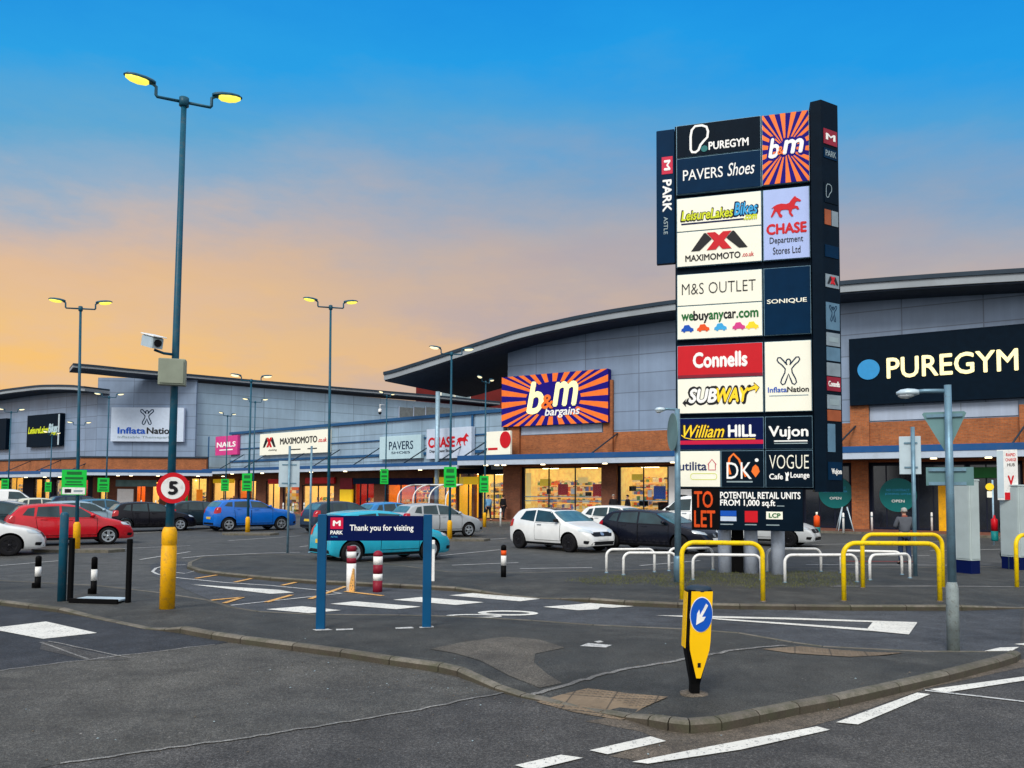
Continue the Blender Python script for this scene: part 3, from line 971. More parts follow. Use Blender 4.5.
loop1 = [(-80, 598, .1), (0, 606, .1), (58, 613, .09), (87, 618, .03), (145, 630, .02), (164, 632, .05), (180, 634, .11), (211, 640, .11), (240, 644.5, .11), (292, 651.5, .11), (340, 658, .11),
         (389, 666, .11), (438, 673, .11), (457, 677, .10), (494, 691, .05), (520, 698, .03), (560, 706, .025), (600, 714, .02), (625, 720, .04), (648, 727, .1), (668, 732, .12), (690, 734.5, .12), (722, 732, .12),
         (760, 724, .12), (800, 715.5, .12), (840, 708, .12), (900, 694, .12), (950, 682, .12), (1000, 668.5, .12), (1017, 663, .12), (1021, 659, .11),
         (1015, 655, .06), (985, 652.8, .03), (920, 651.8, .02), (823, 647, .02), (795, 643, .02), (740, 633.5, .02), (683, 630, .03), (594, 626, .03), (533, 621.5, .03), (460, 617.5, .03), (400, 616, .03),
         (317, 615, .02), (261, 612, .02), (235, 608, .02), (210, 600.5, .02), (160, 593, .02), (100, 586, .02), (0, 581, .02), (-80, 577, .02)]
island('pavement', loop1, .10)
loop2 = [(187, 569, .1), (200, 573.5, .1), (224, 576.5, .1), (270, 581, .1), (317, 584.5, .1), (350, 586, .1), (400, 588.5, .1), (455, 591.5, .1), (481, 594.5, .08), (510, 597, .03), (537, 599, .015),
         (560, 600, .03), (589, 603, .1), (624, 606, .11), (678, 608.5, .11), (740, 609.8, .11), (851, 611, .11), (962, 611, .11), (998, 610, .06), (1024, 609, .02), (1100, 608, .02),
         (1100, 562, .01), (1024, 566, .01), (900, 568, .01), (780, 568, .01), (700, 568, .01), (600, 571, .01), (520, 573, .01), (450, 572, .01), (400, 566, .03), (330, 559.5, .1), (300, 557.5, .1), (250, 556.5, .1), (200, 560, .1), (188, 565, .1)]
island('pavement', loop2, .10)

# repaired tarmac, tactile slabs and the pale joint across the near pavement
def lay(name, px, z, m):
    pts = [gnd(x, y, .1) for x, y in px]
    return struct(name, drape([(p.x, p.y) for p in pts], z - .1), M[m])
lay('pavement_patch', [(430, 649), (465, 642), (505, 637), (540, 640), (565, 648), (535, 654), (534, 662), (548, 672), (562, 679), (540, 682), (508, 672), (480, 660), (455, 653)], .106, 'pave_old')
def lay_strip(px, w, z, m, name):
    pts = [gnd(x, y, .1) for x, y in px]
    vsL, vsR = [], []
    for i, p in enumerate(pts):
        d = (pts[min(i + 1, len(pts) - 1)] - pts[max(i - 1, 0)]).normalized()
        nn = Vector((-d.y, d.x, 0)) * w / 2
        vsL.append((p.x + nn.x, p.y + nn.y, z)); vsR.append((p.x - nn.x, p.y - nn.y, z))
    n = len(pts)
    g = lambda v: (v[0], v[1], ground_z(v[0], v[1]) + z - .1)
    return struct(name, MB().add([g(v) for v in vsL + vsR], [(i, n + i, n + i + 1, i + 1) for i in range(n - 1)]), M[m])
lay_strip(fine([(528, 688), (600, 674), (683, 660), (739, 650), (786, 642)], .7, 6), .06, .108, 'seam', 'edging_stones')
lay('tactile_paving', [(536, 692), (588, 684), (668, 695), (622, 709.5), (575, 702)], .110, 'tactile')
lay('tactile_paving', [(762, 649), (800, 642), (835, 645), (905, 651), (850, 656), (790, 653)], .107, 'tactile')
for q in ([(312, 629.5), (328, 629), (333, 630.2), (316, 630.8)], [(336, 629.2), (353, 628.8), (353, 630), (336, 630.6)], [(395, 628), (412, 627.2), (414, 628.6), (396, 629.2)], [(419, 627.2), (433, 626.2), (434, 627.6), (420, 628.4)]):
    lay('paint_mark', q, .106, 'white_old')
lay_strip([(830, 586.5), (930, 586.3), (1024, 586.5)], .12, .106, 'seam', 'edging_stones')
for q in ([(580, 646.5), (588, 643.5), (612, 645.5), (606, 648)], [(594, 642), (600, 641), (604, 642.4), (598, 643.2)]):
    lay('paint_mark', q, .107, 'white_old')

# rough grass round the tower sign: a low mat and blades
gpx = [(560, 581), (600, 577), (640, 575), (700, 573), (780, 572), (850, 573.5), (868, 578), (850, 586), (800, 588.5), (740, 588), (700, 587), (650, 585), (610, 585)]
rg = random.Random(3)
gpx = [(x + rg.uniform(-5, 5), y + rg.uniform(-1.1, 1.1)) for x, y in fine(gpx + [gpx[0]], .9, 11)[:-1]]
gp = [gnd(x, y, .085) for x, y in gpx]
gm = MB()
gm.flat_xy([(p.x, p.y) for p in gp], .0925)
def in_poly(x, y, poly):
    c = False
    for i in range(len(poly)):
        a, b = poly[i], poly[i - 1]
        if (a.y > y) != (b.y > y) and x < (b.x - a.x) * (y - a.y) / (b.y - a.y) + a.x: c = not c
    return c
rg = random.Random(3)
gx0, gx1 = min(p.x for p in gp), max(p.x for p in gp)
gy0, gy1 = min(p.y for p in gp), max(p.y for p in gp)
cnt = 0
while cnt < 9000:
    x, y = rg.uniform(gx0, gx1), rg.uniform(gy0, gy1)
    if not in_poly(x, y + rg.gauss(0, .18), gp): continue
    cnt += 1
    hh, a = rg.uniform(.02, .06), rg.uniform(0, 2 * PI)
    dx, dy = math.cos(a) * .008, math.sin(a) * .008
    lx, ly = rg.uniform(-.03, .03), rg.uniform(-.03, .03)
    gm.add([(x - dx, y - dy, .085), (x + dx, y + dy, .085), (x + lx, y + ly, .09 + hh)], [(0, 1, 2)])
tag(gm.build('grass', M['grass']), kind='stuff')

# stones, leaves and scraps that collect on the tarmac
lt = MB()
rl = random.Random(11)
for k in range(230):
    if k < 100:
        u = rl.random(); px, py = 262 + 240 * u + rl.gauss(0, 22), 652 + 38 * u + abs(rl.gauss(0, 11)) + 3
    elif k < 140: px, py = rl.uniform(20, 560), rl.uniform(660, 767)
    elif k < 190: px, py = rl.uniform(600, 1020), 0; py = 738 - (px - 690) * .245 + rl.gauss(0, 4) + 4
    else: px, py = rl.uniform(230, 900), rl.uniform(612, 690)
    p = gnd(px, py, 0)
    z = max(ground_z(p.x, p.y), .012)
    r_, a = rl.choice((.005, .006, .007, .011)), rl.uniform(0, PI)
    mt = Matrix.Translation((p.x, p.y, z)) @ Matrix.Rotation(a, 4, 'Z')
    lt.cur = 0 if rl.random() < .3 else 1
    lt.add([mt @ Vector(q) for q in ((-r_, -r_ * .7, 0), (r_, -r_ * .5, 0), (r_ * .8, r_ * .8, 0), (-r_ * .7, r_ * .6, 0), (0, 0, r_ * .6))], [(0, 1, 4), (1, 2, 4), (2, 3, 4), (3, 0, 4)])
tag(lt.build('litter', [M['sign_back'], M['gutter']]), kind='stuff')

# low kerbed strips at the lamp posts in the car park
for px0, px1, py in ((32, 108, 553), (226, 270, 535.5), (428, 484, 541.5)):
    a, b = gnd(px0, py), gnd(px1, py)
    d = (b - a).normalized(); nn = Vector((-d.y, d.x, 0))
    q = [a, b, b + nn * 1.1, a + nn * 1.1]
    q = [a + nn * .55 - d * .3, a + nn * .15, b + nn * .0, b + nn * .55 + d * .3, b + nn * 1.0, a + nn * 1.0]
    struct('kerb_strip', MB().prism_xy([(p.x, p.y) for p in q], 0, .09), M['kerb'])
# ================================================================== the shop buildings
SLOPE = -.6
CAN = 2.6                                            # depth of the canopy
ang = math.atan(SLOPE)
nA = Vector((-math.sin(ang), math.cos(ang), 0))
oA = Vector((-3.0, 54.44, 0)) + nA * CAN
FA = Frame(oA.x, oA.y, SLOPE)                        # wall of the right-hand building
oC = Vector((-0.4457 * 94.99 - 60 * 0, 0, 0))
YC = lambda px: 52.65 / (1 + .6 * (px - 512) / F)
def on_c(px): return Vector(((px - 512) / F * YC(px), YC(px), 0))
oC = on_c(103) + nA * CAN
FC = Frame(oC.x, oC.y, SLOPE)                        # far left building, same direction
FB = Frame(-44.4, 82.0, 0.0)                         # broad bay that faces the camera
p2, p3 = Vector((-30.9, 78.0, 0)), Vector((-3.2, 54.6, 0))
sl = (p3.y - p2.y) / (p3.x - p2.x)
aL = math.atan(sl)
nL = Vector((-math.sin(aL), math.cos(aL), 0))
oL = p2 + nL * CAN
FL = Frame(oL.x, oL.y, sl)                           # low shop row between them
FU = Frame(-34.0, 82.6, .70)                         # tall wall behind the low row

GROUND_Z = .12

def goods_shelf(x0, x1, y0, z0, rows, rnd, mats, step=.32):
    mb = MB()
    for r_ in range(rows):
        z = z0 + r_ * .42
        mb.cur = 1
        mb.box(x0, x1, y0, y0 + .4, z - .03, z)
        mb.cur = 0
        x = x0 + .02
        while x < x1 - .15:
            w = rnd.uniform(.12, step)
            mb.box(x, min(x + w - .02, x1), y0 + rnd.uniform(.02, .1), y0 + .36, z, z + rnd.uniform(.16, .34))
            x += w
    return mb

def shopfront(root, fr, x0, x1, zt, openings, m_wall, z0=GROUND_Z, seed=1, depth=3.0):
    """ground-floor wall with glazed openings (x0, x1, sill, head, wall material, goods rows, mullions, kind)"""
    rnd = random.Random(seed)
    wall = MB()
    x = x0
    for o in sorted(openings, key=lambda o: o[0]):
        a, b, s, h = o[:4]
        if a > x: wall.box(x, a, 0, .35, z0, zt)
        if h < zt: wall.box(a, b, 0, .35, h, zt)
        if s > z0: wall.box(a, b, 0, .35, z0, s)
        x = b
    if x < x1: wall.box(x, x1, 0, .35, z0, zt)
    wall.build('shopfront_wall', m_wall, root)
    for o in sorted(openings, key=lambda o: o[0]):
        a, b, s, h, wm, rows, mull = o[:7]
        goods = o[7] if len(o) > 7 else 'goods'
        # frame, with its panes and mullions
        fb = MB()
        t = .07
        fb.box(a, a + t, .06, .16, s, h); fb.box(b - t, b, .06, .16, s, h)
        fb.box(a + t, b - t, .06, .16, h - t, h); fb.box(a + t, b - t, .06, .16, s, s + t)
        for q in range(1, mull):
            xm = a + (b - a) * q / mull
            fb.box(xm - .035, xm + .035, .065, .155, s + t, h - t)
        win = fb.build('shop_window', M['frame_navy'], root)
        MB().box(a + t, b - t, .10, .112, s + t, h - t).build('pane', M['pane'] if wm else M['dark_glass'], win)
        if wm:
            room = MB()
            room.add([(a, depth, s), (b, depth, s), (b, depth, h), (a, depth, h)], [(0, 1, 2, 3)])
            room.add([(a, .36, s), (a, depth, s), (a, depth, h), (a, .36, h)], [(0, 1, 2, 3)])
            room.add([(b, .36, s), (b, depth, s), (b, depth, h), (b, .36, h)], [(3, 2, 1, 0)])
            room.add([(a, .36, h), (b, .36, h), (b, depth, h), (a, depth, h)], [(0, 1, 2, 3)])
            ins = room.build('shop_interior', M[wm], root)
            MB().add([(a, .36, s + .002), (b, .36, s + .002), (b, depth, s + .002), (a, depth, s + .002)], [(0, 1, 2, 3)]).build('shop_floor', M['shop_floor'], ins)
            n = max(1, int((b - a) / 2.6))
            for q in range(n):
                cx = a + (b - a) * (q + .5) / n
                MB().box(cx - .6, cx + .6, 1.2, 1.4, h - .05, h - .02).build('ceiling_light', M['shop_light'], ins)
            if rows:
                goods_shelf(a + .1, b - .1, depth - .42, s + .3, rows, rnd, None).build('goods_shelf', [M[goods], M['shop_orange']], ins)
                xx = a + .25
                while xx < b - .6:
                    w = rnd.uniform(.9, 2.0)
                    xe = min(xx + w, b - .15)
                    goods_shelf(xx, xe, rnd.choice((.9, 1.6, 2.5)), s + .25, rows if rnd.random() > .25 else max(1, rows - 2), rnd, None).build('goods_shelf', [M[goods], M['shop_cream']], ins)
                    xx = xe + rnd.uniform(.05, .35)
    return wall

def canopy(root, fr, x0, x1, zb, zt, depth=CAN, rods=(), lights=(), rod_top=None):
    c = MB()
    zm = zb + (zt - zb) * .5
    c.box(x0, x1, -depth, -depth + .14, zm + .003, zt)
    cb = c.build('canopy_fascia', M['canopy_blue'], root)
    MB().box(x0, x1, -depth + .03, -depth + .17, zb, zm).build('canopy_trim', M['canopy_grey'], root)
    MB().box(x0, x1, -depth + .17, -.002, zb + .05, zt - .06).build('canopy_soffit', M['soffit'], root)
    for x in rods:
        MB().tube([(x, -depth + .3, zt - .05), (x + .9, -.05, rod_top or zt + 1.3)], .05, 6).build('tie_rod', M['roof_dark'], root)
    for x in lights:
        MB().lathe([(.16, 0), (.15, .05), (.05, .06)], 12, Matrix.Translation((x, -depth * .55, zb - .012))).build('downlight', M['downlight'], root)

def vault_roof(root, fr, prof, out, th, back, mat_top, mat_face):
    """roof edge given by (x, z) points, running back from the eave"""
    top, face, sof = MB(), MB(), MB()
    n = len(prof)
    def band(mb, o0, o1, za, zb_):
        vs = [(x, -o0, z + zb_) for x, z in prof] + [(x, -o0, z + za) for x, z in prof] + [(x, o1, z + zb_) for x, z in prof] + [(x, o1, z + za) for x, z in prof]
        fs = []
        for i in range(n - 1):
            fs += [(i, n + i, n + i + 1, i + 1), (2 * n + i + 1, 3 * n + i + 1, 3 * n + i, 2 * n + i), (i, i + 1, 2 * n + i + 1, 2 * n + i), (n + i + 1, n + i, 3 * n + i, 3 * n + i + 1)]
        fs += [(0, 2 * n, 3 * n, n), (n - 1, 2 * n - 1, 4 * n - 1, 3 * n - 1)]
        mb.add(vs, fs)
    band(top, out + .10, back, -th * .36, 0)
    band(face, out, back - .02, -th, -th * .363)
    r = top.build('roof', mat_top, root)
    face.build('roof_fascia', mat_face, r)
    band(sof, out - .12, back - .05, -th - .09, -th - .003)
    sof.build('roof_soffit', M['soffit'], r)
    return r

def smooth_prof(pts, n=40):
    """Catmull-Rom through (x, z) points"""
    out = []
    for i in range(len(pts) - 1):
        p0, p1, p2_, p3_ = pts[max(0, i - 1)], pts[i], pts[i + 1], pts[min(len(pts) - 1, i + 2)]
        m = max(2, n // (len(pts) - 1))
        for k in range(m):
            t = k / m
            f = lambda a, b, c, d: .5 * ((2 * b) + (c - a) * t + (2 * a - 5 * b + 4 * c - d) * t * t + (3 * b - a - 3 * c + d) * t ** 3)
            out.append((p1[0] + (p2_[0] - p1[0]) * t, f(p0[1], p1[1], p2_[1], p3_[1])))
    return out + [pts[-1]]

def wall_under(root, prof, x0, x1, z0, drop, m, y0=0.0, y1=.3, name='upper_wall'):
    """wall from z0 up to the underside of a roof profile"""
    def z(x):
        for (a, za), (b, zb) in zip(prof, prof[1:]):
            if a <= x <= b: return za + (zb - za) * (x - a) / (b - a)
        return prof[0][1] if x < prof[0][0] else prof[-1][1]
    n = max(2, int((x1 - x0) / 1.5))
    pts = [(x0, z0), (x1, z0)] + [(x1 + (x0 - x1) * i / n, z(x1 + (x0 - x1) * i / n) - drop) for i in range(n + 1)]
    return MB().prism_xz(pts, y0, y1).build(name, m, root)

# ------------------------------------------------------------------ pavement along the shops (red block paving with a kerb)
edge = [FA.world(FA.x(1500, CAN), -CAN - 3.0, 0), FA.world(FA.x(1024, CAN), -CAN - 1.6, 0), FA.world(FA.x(840, CAN), -CAN - 1.6, 0), FA.world(FA.x(600, CAN), -CAN - 1.6, 0), FA.world(FA.x(470, CAN), -CAN - 1.6, 0),
        FL.world(FL.x(400, CAN), -CAN - 1.6, 0), FL.world(FL.x(225, CAN), -CAN - 1.6, 0), FB.world(FB.x(190, 4.6), -4.6 - 1.6, 0), FB.world(FB.x(100, 4.6), -4.6 - 1.6, 0), FC.world(FC.x(60, CAN), -CAN - 1.6, 0), FC.world(FC.x(-120, CAN), -CAN - 1.6, 0)]
backl = [FC.world(FC.x(-120, 0), 4, 0), FC.world(0, 4, 0), FB.world(2, 4, 0), FB.world(11, 4, 0), FL.world(4, 4, 0), FL.world(32, 4, 0), FA.world(4, 4, 0), FA.world(FA.x(1500), 4, 0)]
struct('shop_pavement', MB().prism_xy([(p.x, p.y) for p in edge + backl], -.02, GROUND_Z), M['block_paving'])
kb = MB()
for a, b in zip(edge, edge[1:]):
    d = (b - a).normalized(); nn = Vector((d.y, -d.x, 0)); nn = nn if nn.y > 0 else -nn
    L_ = (b - a).length
    k = max(1, int(L_ / .915))
    for q in range(k):
        u, v = a + d * (L_ * q / k + .006), a + d * (L_ * (q + 1) / k - .006)
        u -= nn * .06; v -= nn * .06
        kb.loft([[(p.x, p.y, -.02), (p.x, p.y, GROUND_Z + .004), (p.x + nn.x * .14, p.y + nn.y * .14, GROUND_Z + .004), (p.x + nn.x * .14, p.y + nn.y * .14, -.02)] for p in (u, v)])
struct('kerb', kb, M['kerb'], recalc=True)

# ------------------------------------------------------------------ right-hand building
OUT = 2.3
A = frame_thing(FA, 'retail_building', 'long grey retail building with vaulted overhanging roof and brick band behind the tall tower sign', 'building')
profA = smooth_prof([FA.loc(px, py, OUT) for px, py in ((384, 372), (420, 361.5), (450, 351.5), (485, 340), (520, 329), (560, 319.5), (600, 311.5), (640, 305), (675, 300), (760, 290), (838, 281.5), (930, 274.3), (1024, 268.3), (1120, 264), (1300, 262), (1500, 264))], 80)
xr = FA.x(1480)
roofA = vault_roof(A, FA, profA, OUT, .62, 9.0, M['roof_dark'], M['roof_grey'])
xL = FA.x(507)
zc_t, zc_b = FA.loc(590, 452.6, CAN)[1], FA.loc(590, 463.2, CAN)[1]
zbr = FA.loc(590, 433)[1]
wall_under(A, profA, xL, xr, zbr + .003, .68, M['clad'], 0, .3)
MB().box(xL, xL + .3, .31, 25, zbr, 9.5).build('end_wall', M['soffit'], A)
# brick band with piers and pale panels over it
xb0 = FA.x(508)
band = MB()
band.box(xb0, xr, -.02, .3, zc_b - .1, zbr)
band.build('brick_band', M['brick'], A)
def pier(px0, px1, py_top, z0=None):
    x0, x1 = FA.x(px0, .25), FA.x(px1, .25)
    MB().box(x0, x1, -.25, -.022, (zc_t + .02 if z0 is None else z0), FA.loc((px0 + px1) / 2, py_top, .25)[1]).build('brick_pier', M['brick'], A)
pier(508, 519, 420); pier(603, 612.5, 380); pier(851, 870, 404); pier(1021, 1040, 404)
for px0, px1, pyb, pyt in ((521, 602, 433.5, 421), (871, 1020, 418, 404)):
    x0, x1 = FA.x(px0, .06), FA.x(px1, .06)
    MB().box(x0, x1, -.06, -.021, FA.loc((px0 + px1) / 2, pyb, .06)[1], FA.loc((px0 + px1) / 2, pyt, .06)[1]).build('pale_panel', M['clad_plain'], A)
canopy(A, FA, FA.x(457, CAN), xr, zc_b, zc_t, rods=[FA.x(p, 1.2) for p in (472, 484, 598, 838, 1012)], lights=[FA.x(p, 1.4) for p in (486, 497, 504, 543, 605, 673, 735, 780, 934, 989, 1040)], rod_top=zbr - .1)
# ground floor: openings measured on the wall plane
X = lambda px: FA.x(px)
zw = lambda px, py: FA.loc(px, py)[1]
hd = zc_b + .02
opsA = [(X(457), X(479), GROUND_Z, hd - .5, 'shop_yellow', 5, 2), (X(480.5), X(507), GROUND_Z, hd - .55, 'shop_wall', 6, 2),
        (X(523), X(602), GROUND_Z + .55, hd - .15, 'shop_wall', 5, 3), (X(619), X(668), GROUND_Z + .35, hd - .15, 'shop_wall', 6, 2)]
# the gym frontage: dark glazing between brick piers
for a, b in ((700, 745), (748, 800), (804, 850), (872, 915), (917, 966), (969, 1022), (1046, 1120), (1124, 1220)):
    opsA.append((X(a), X(b), GROUND_Z + .05, hd - .25, None, 0, 3))
shopfront(A, FA, X(457), xr, zc_b + .04, opsA, M['shop_dark'], seed=4)
for px0, px1 in ((505, 522), (603, 618), (852, 869), (1023, 1044)):
    MB().box(X(px0), X(px1), -.28, -.002, GROUND_Z, zc_b + .03).build('brick_column', M['brick_dark' if px0 < 700 else 'brick'], A)
MB().box(X(669), X(697), -.06, -.002, GROUND_Z, hd - .2).build('grey_panel', M['poster_white'], A)
letters(A, 'B', X(681), X(690), zw(685, 503), zw(685, 495), M['letter_black'], -.062, .02)
# posters, rail and trolleys inside the big shop windows
def in_front(px0, px1, y0, y1, y, m, name='window_poster'):
    MB().box(X(px0), X(px1), y, y + .02, zw((px0 + px1) / 2, y1), zw((px0 + px1) / 2, y0)).build(name, M[m], A)
for q in ((556, 566, 484, 495, 'red'), (591, 601, 484, 496, 'red'), (538, 549, 479, 486, 'poster_yellow'), (569, 574, 489, 494, 'poster_white'), (576, 586, 477, 483, 'shop_cream'), (652, 664, 486, 499, 'bollard_blue'), (630, 641, 474, 480, 'poster_yellow'), (524, 529, 473, 504, 'shop_cream'), (646, 650, 490, 497, 'poster_white')):
    in_front(q[0], q[1], q[2], q[3], .30, q[4])
for q in ((543, 547, 489, 494, 'soft_black'), (626, 633, 486, 491, 'soft_black'), (582, 588, 492, 496, 'soft_black'), (636, 645, 500, 506, 'soft_black'), (655, 668, 502, 510, 'soft_black')):
    in_front(q[0], q[1], q[2], q[3], .55, q[4], 'display_stand')
for q in ((523, 602, 496.3, 497.2), (523, 602, 500.6, 501.4), (619, 668, 500, 501)):
    in_front(q[0], q[1], q[2], q[3], .20, 'steel_pale', 'window_rail')
# the yellow door and dark entrance in the gym front
MB().box(X(938), X(946), -.05, .05, GROUND_Z, zw(940, 485)).build('yellow_door', M['base_yellow'], A)
# column that carries the tip of the roof
pc = FA.loc(438, 383, 1.2)
g = MB(); g.cyl(pc[0], -1.2, GROUND_Z - .1, 9.6, .17, 14)
g.build('roof_column', M['steel_pale'], A)

# ------------------------------------------------------------------ middle building: tall block, facing bay and low shop row
B = frame_thing(FB, 'retail_building', 'pale grey retail building with a tall block behind a low row of small shops', 'building')
def to_b(fr, name='section'):
    """an Empty is no part: pieces of other directions get the direction through their own rotation"""
    d = fr.o - FB.o
    return Vector((d.x, d.y, 0)), fr.a - FB.a
class Sub:
    def __init__(s, fr): s.loc, s.rot = to_b(fr)
    def __call__(s, mb, name, m, parent=None):
        o = mb.build(name, m, parent or B)
        if parent is None:
            o.location = s.loc; o.rotation_euler = (0, 0, s.rot)
        return o
ZEB = 14.75
xw0, xw1 = 0.0, FB.x(194)
MB().box(xw0, xw1, 0, .3, FB.loc(150, 458)[1], 14.1).build('upper_wall', M['clad'], B)
MB().box(xw0, xw0 + .3, .31, 18, 5, 14.0).build('side_wall', M['clad'], B)
MB().box(xw0 - 1.5, FB.x(206.5), -.15, .28, 3.9, FB.loc(150, 458)[1] - .003).build('brick_band', M['brick'], B)
MB().box(xw0 - 1.5, FB.x(206.5) + .1, -.3, .28, FB.loc(150, 458)[1], FB.loc(150, 456.6)[1]).build('band_coping', M['roof_dark'], B)
SU = Sub(FU)
eave = [FU.loc(px, py, 1.0) for px, py in ((190, 374), (250, 379.5), (300, 383.7), (385, 390.8), (437, 395.2), (500, 401.5))]
xe = eave[-1][0] + 2
SU(MB().box(0, xe, 0, .3, 4, 13.7), 'upper_wall', M['clad_pale'])
# roof: eave line from the tip on the left to the far right
tip = [FU.loc(px, py, 1.0) for px, py in ((73, 363.2), (95, 365.0), (125, 368.2), (155, 371.0))]
class _R: pass
rp = [(x, z) for x, z in tip + eave]
rp = smooth_prof(rp, 60)
n = len(rp)
def roof_band(o0, o1, za, zb_):
    mb = MB()
    vs_ = [(x, -o0, z + zb_) for x, z in rp] + [(x, -o0, z + za) for x, z in rp] + [(x, o1, z + zb_) for x, z in rp] + [(x, o1, z + za) for x, z in rp]
    fs_ = []
    for i in range(n - 1):
        fs_ += [(i, n + i, n + i + 1, i + 1), (2 * n + i + 1, 3 * n + i + 1, 3 * n + i, 2 * n + i), (i, i + 1, 2 * n + i + 1, 2 * n + i), (n + i + 1, n + i, 3 * n + i, 3 * n + i + 1)]
    fs_ += [(0, 2 * n, 3 * n, n), (n - 1, 2 * n - 1, 4 * n - 1, 3 * n - 1)]
    return mb.add(vs_, fs_)
rB = SU(roof_band(1.1, 2.4, -.18, 0), 'roof', M['roof_dark'])
MBr = roof_band(1.0, 2.35, -.40, -.183).build('roof_fascia', M['roof_grey'], rB)
roof_band(.9, 2.3, -.50, -.403).build('roof_soffit', M['soffit'], rB)
# strip of windows high on the tall wall
for a, b in ((399, 412.5), (413.5, 424.5), (425.5, 436), (437, 450)):
    x0, z0 = FU.loc(a, 423); x1, z1 = FU.loc(b, 423)
    zt = FU.loc((a + b) / 2, 407.5)[1]
    w = SU(MB().box(x0, x1, -.08, -.002, z0 - 1.5, zt), 'window', M['window_grey'])
    MB().box(x0 - .12, x0 - .001, -.12, -.002, z0 - 1.5, zt + .12).build('frame', M['clad_plain'], w)
# facing bay: canopy and shop fronts
FBd = 4.6
canopy(B, FB, FB.x(40, FBd), FB.x(212, FBd), FB.loc(150, 475.6, FBd)[1], FB.loc(150, 469.6, FBd)[1], FBd, rods=(), lights=[FB.x(p, 2.5) for p in (118, 131, 158, 176, 198, 223)])
XB = lambda px: FB.x(px)
hb = FB.loc(150, 475.6, FBd)[1]
shopfront(B, FB, XB(93), XB(209), hb + .06,
          [(XB(100), XB(108), GROUND_Z, 3.0, 'shop_wall', 3, 1), (XB(136), XB(146), GROUND_Z, 3.0, 'shop_orange', 2, 2), (XB(152), XB(160), GROUND_Z, 3.0, 'shop_cream', 2, 1),
           (XB(182), XB(190), GROUND_Z, 3.2, 'shop_red', 3, 1), (XB(191), XB(207), GROUND_Z, 3.4, 'shop_wall', 4, 2)], M['brick_dark'], seed=8)
for a, b, m in ((118, 134, 'poster_white'), (186, 188.5, 'green'), (197, 203, 'shop_orange')):
    MB().box(XB(a), XB(b), -.06, -.002, GROUND_Z + .2, FB.loc(126, 489)[1]).build('window_poster', M[m], B)
MB().box(XB(116), XB(157), -.05, -.002, FB.loc(130, 486.5)[1], FB.loc(130, 480)[1]).build('fascia_panel', M['sign_back_teal'], B)
# low shop row
SL = Sub(FL)
xl1 = FL.x(503)
ztop = 7.9
zcl_b, zcl_t = FL.loc(330, 471.3, CAN)[1], FL.loc(330, 465.2, CAN)[1]
SL(MB().box(0, xl1, 0, 2.4, zcl_b, ztop), 'low_wall', M['clad_pale'])
SL(MB().box(-.1, xl1, -.22, 2.5, ztop + .003, ztop + .24), 'parapet_rail', M['rail_blue'])
for zz, th in ((FL.loc(310, 442)[1] - .3, .09), (FL.loc(330, 457.5)[1] - .1, .2)):
    SL(MB().box(0, xl1, -.12, -.002, zz, zz + th), 'wall_rail', M['rail_blue'])
for px in (209, 473):
    SL(MB().box(FL.x(px) - .1, FL.x(px) + .1, -.16, -.121, zcl_t, ztop), 'wall_post', M['rail_blue'])
XL = lambda px: FL.x(px)
c_ = MB(); zm = zcl_b + (zcl_t - zcl_b) * .5
x0c, x1c = -1.0, FL.x(457, CAN)
SL(MB().box(x0c, x1c, -CAN, -CAN + .14, zm + .003, zcl_t), 'canopy_fascia', M['canopy_blue'])
SL(MB().box(x0c, x1c, -CAN + .03, -CAN + .17, zcl_b, zm), 'canopy_trim', M['canopy_grey'])
SL(MB().box(x0c, x1c, -CAN + .17, -.002, zcl_b + .05, zcl_t - .06), 'canopy_soffit', M['soffit'])
for px in (228, 252, 290, 322, 362, 412, 446):
    x = FL.x(px, 1.3)
    SL(MB().tube([(x, -CAN + .3, zcl_t - .05), (x + .9, -.1, zcl_t + 1.5)], .05, 6), 'tie_rod', M['roof_dark'])
for px in (232, 262, 311, 345, 382, 420, 446):
    SL(MB().lathe([(.16, 0), (.15, .05), (.05, .06)], 12, Matrix.Translation((FL.x(px, 1.4), -1.4, zcl_b - .012))), 'downlight', M['downlight'])
hl = zcl_b - .1
class _Sub(object): pass
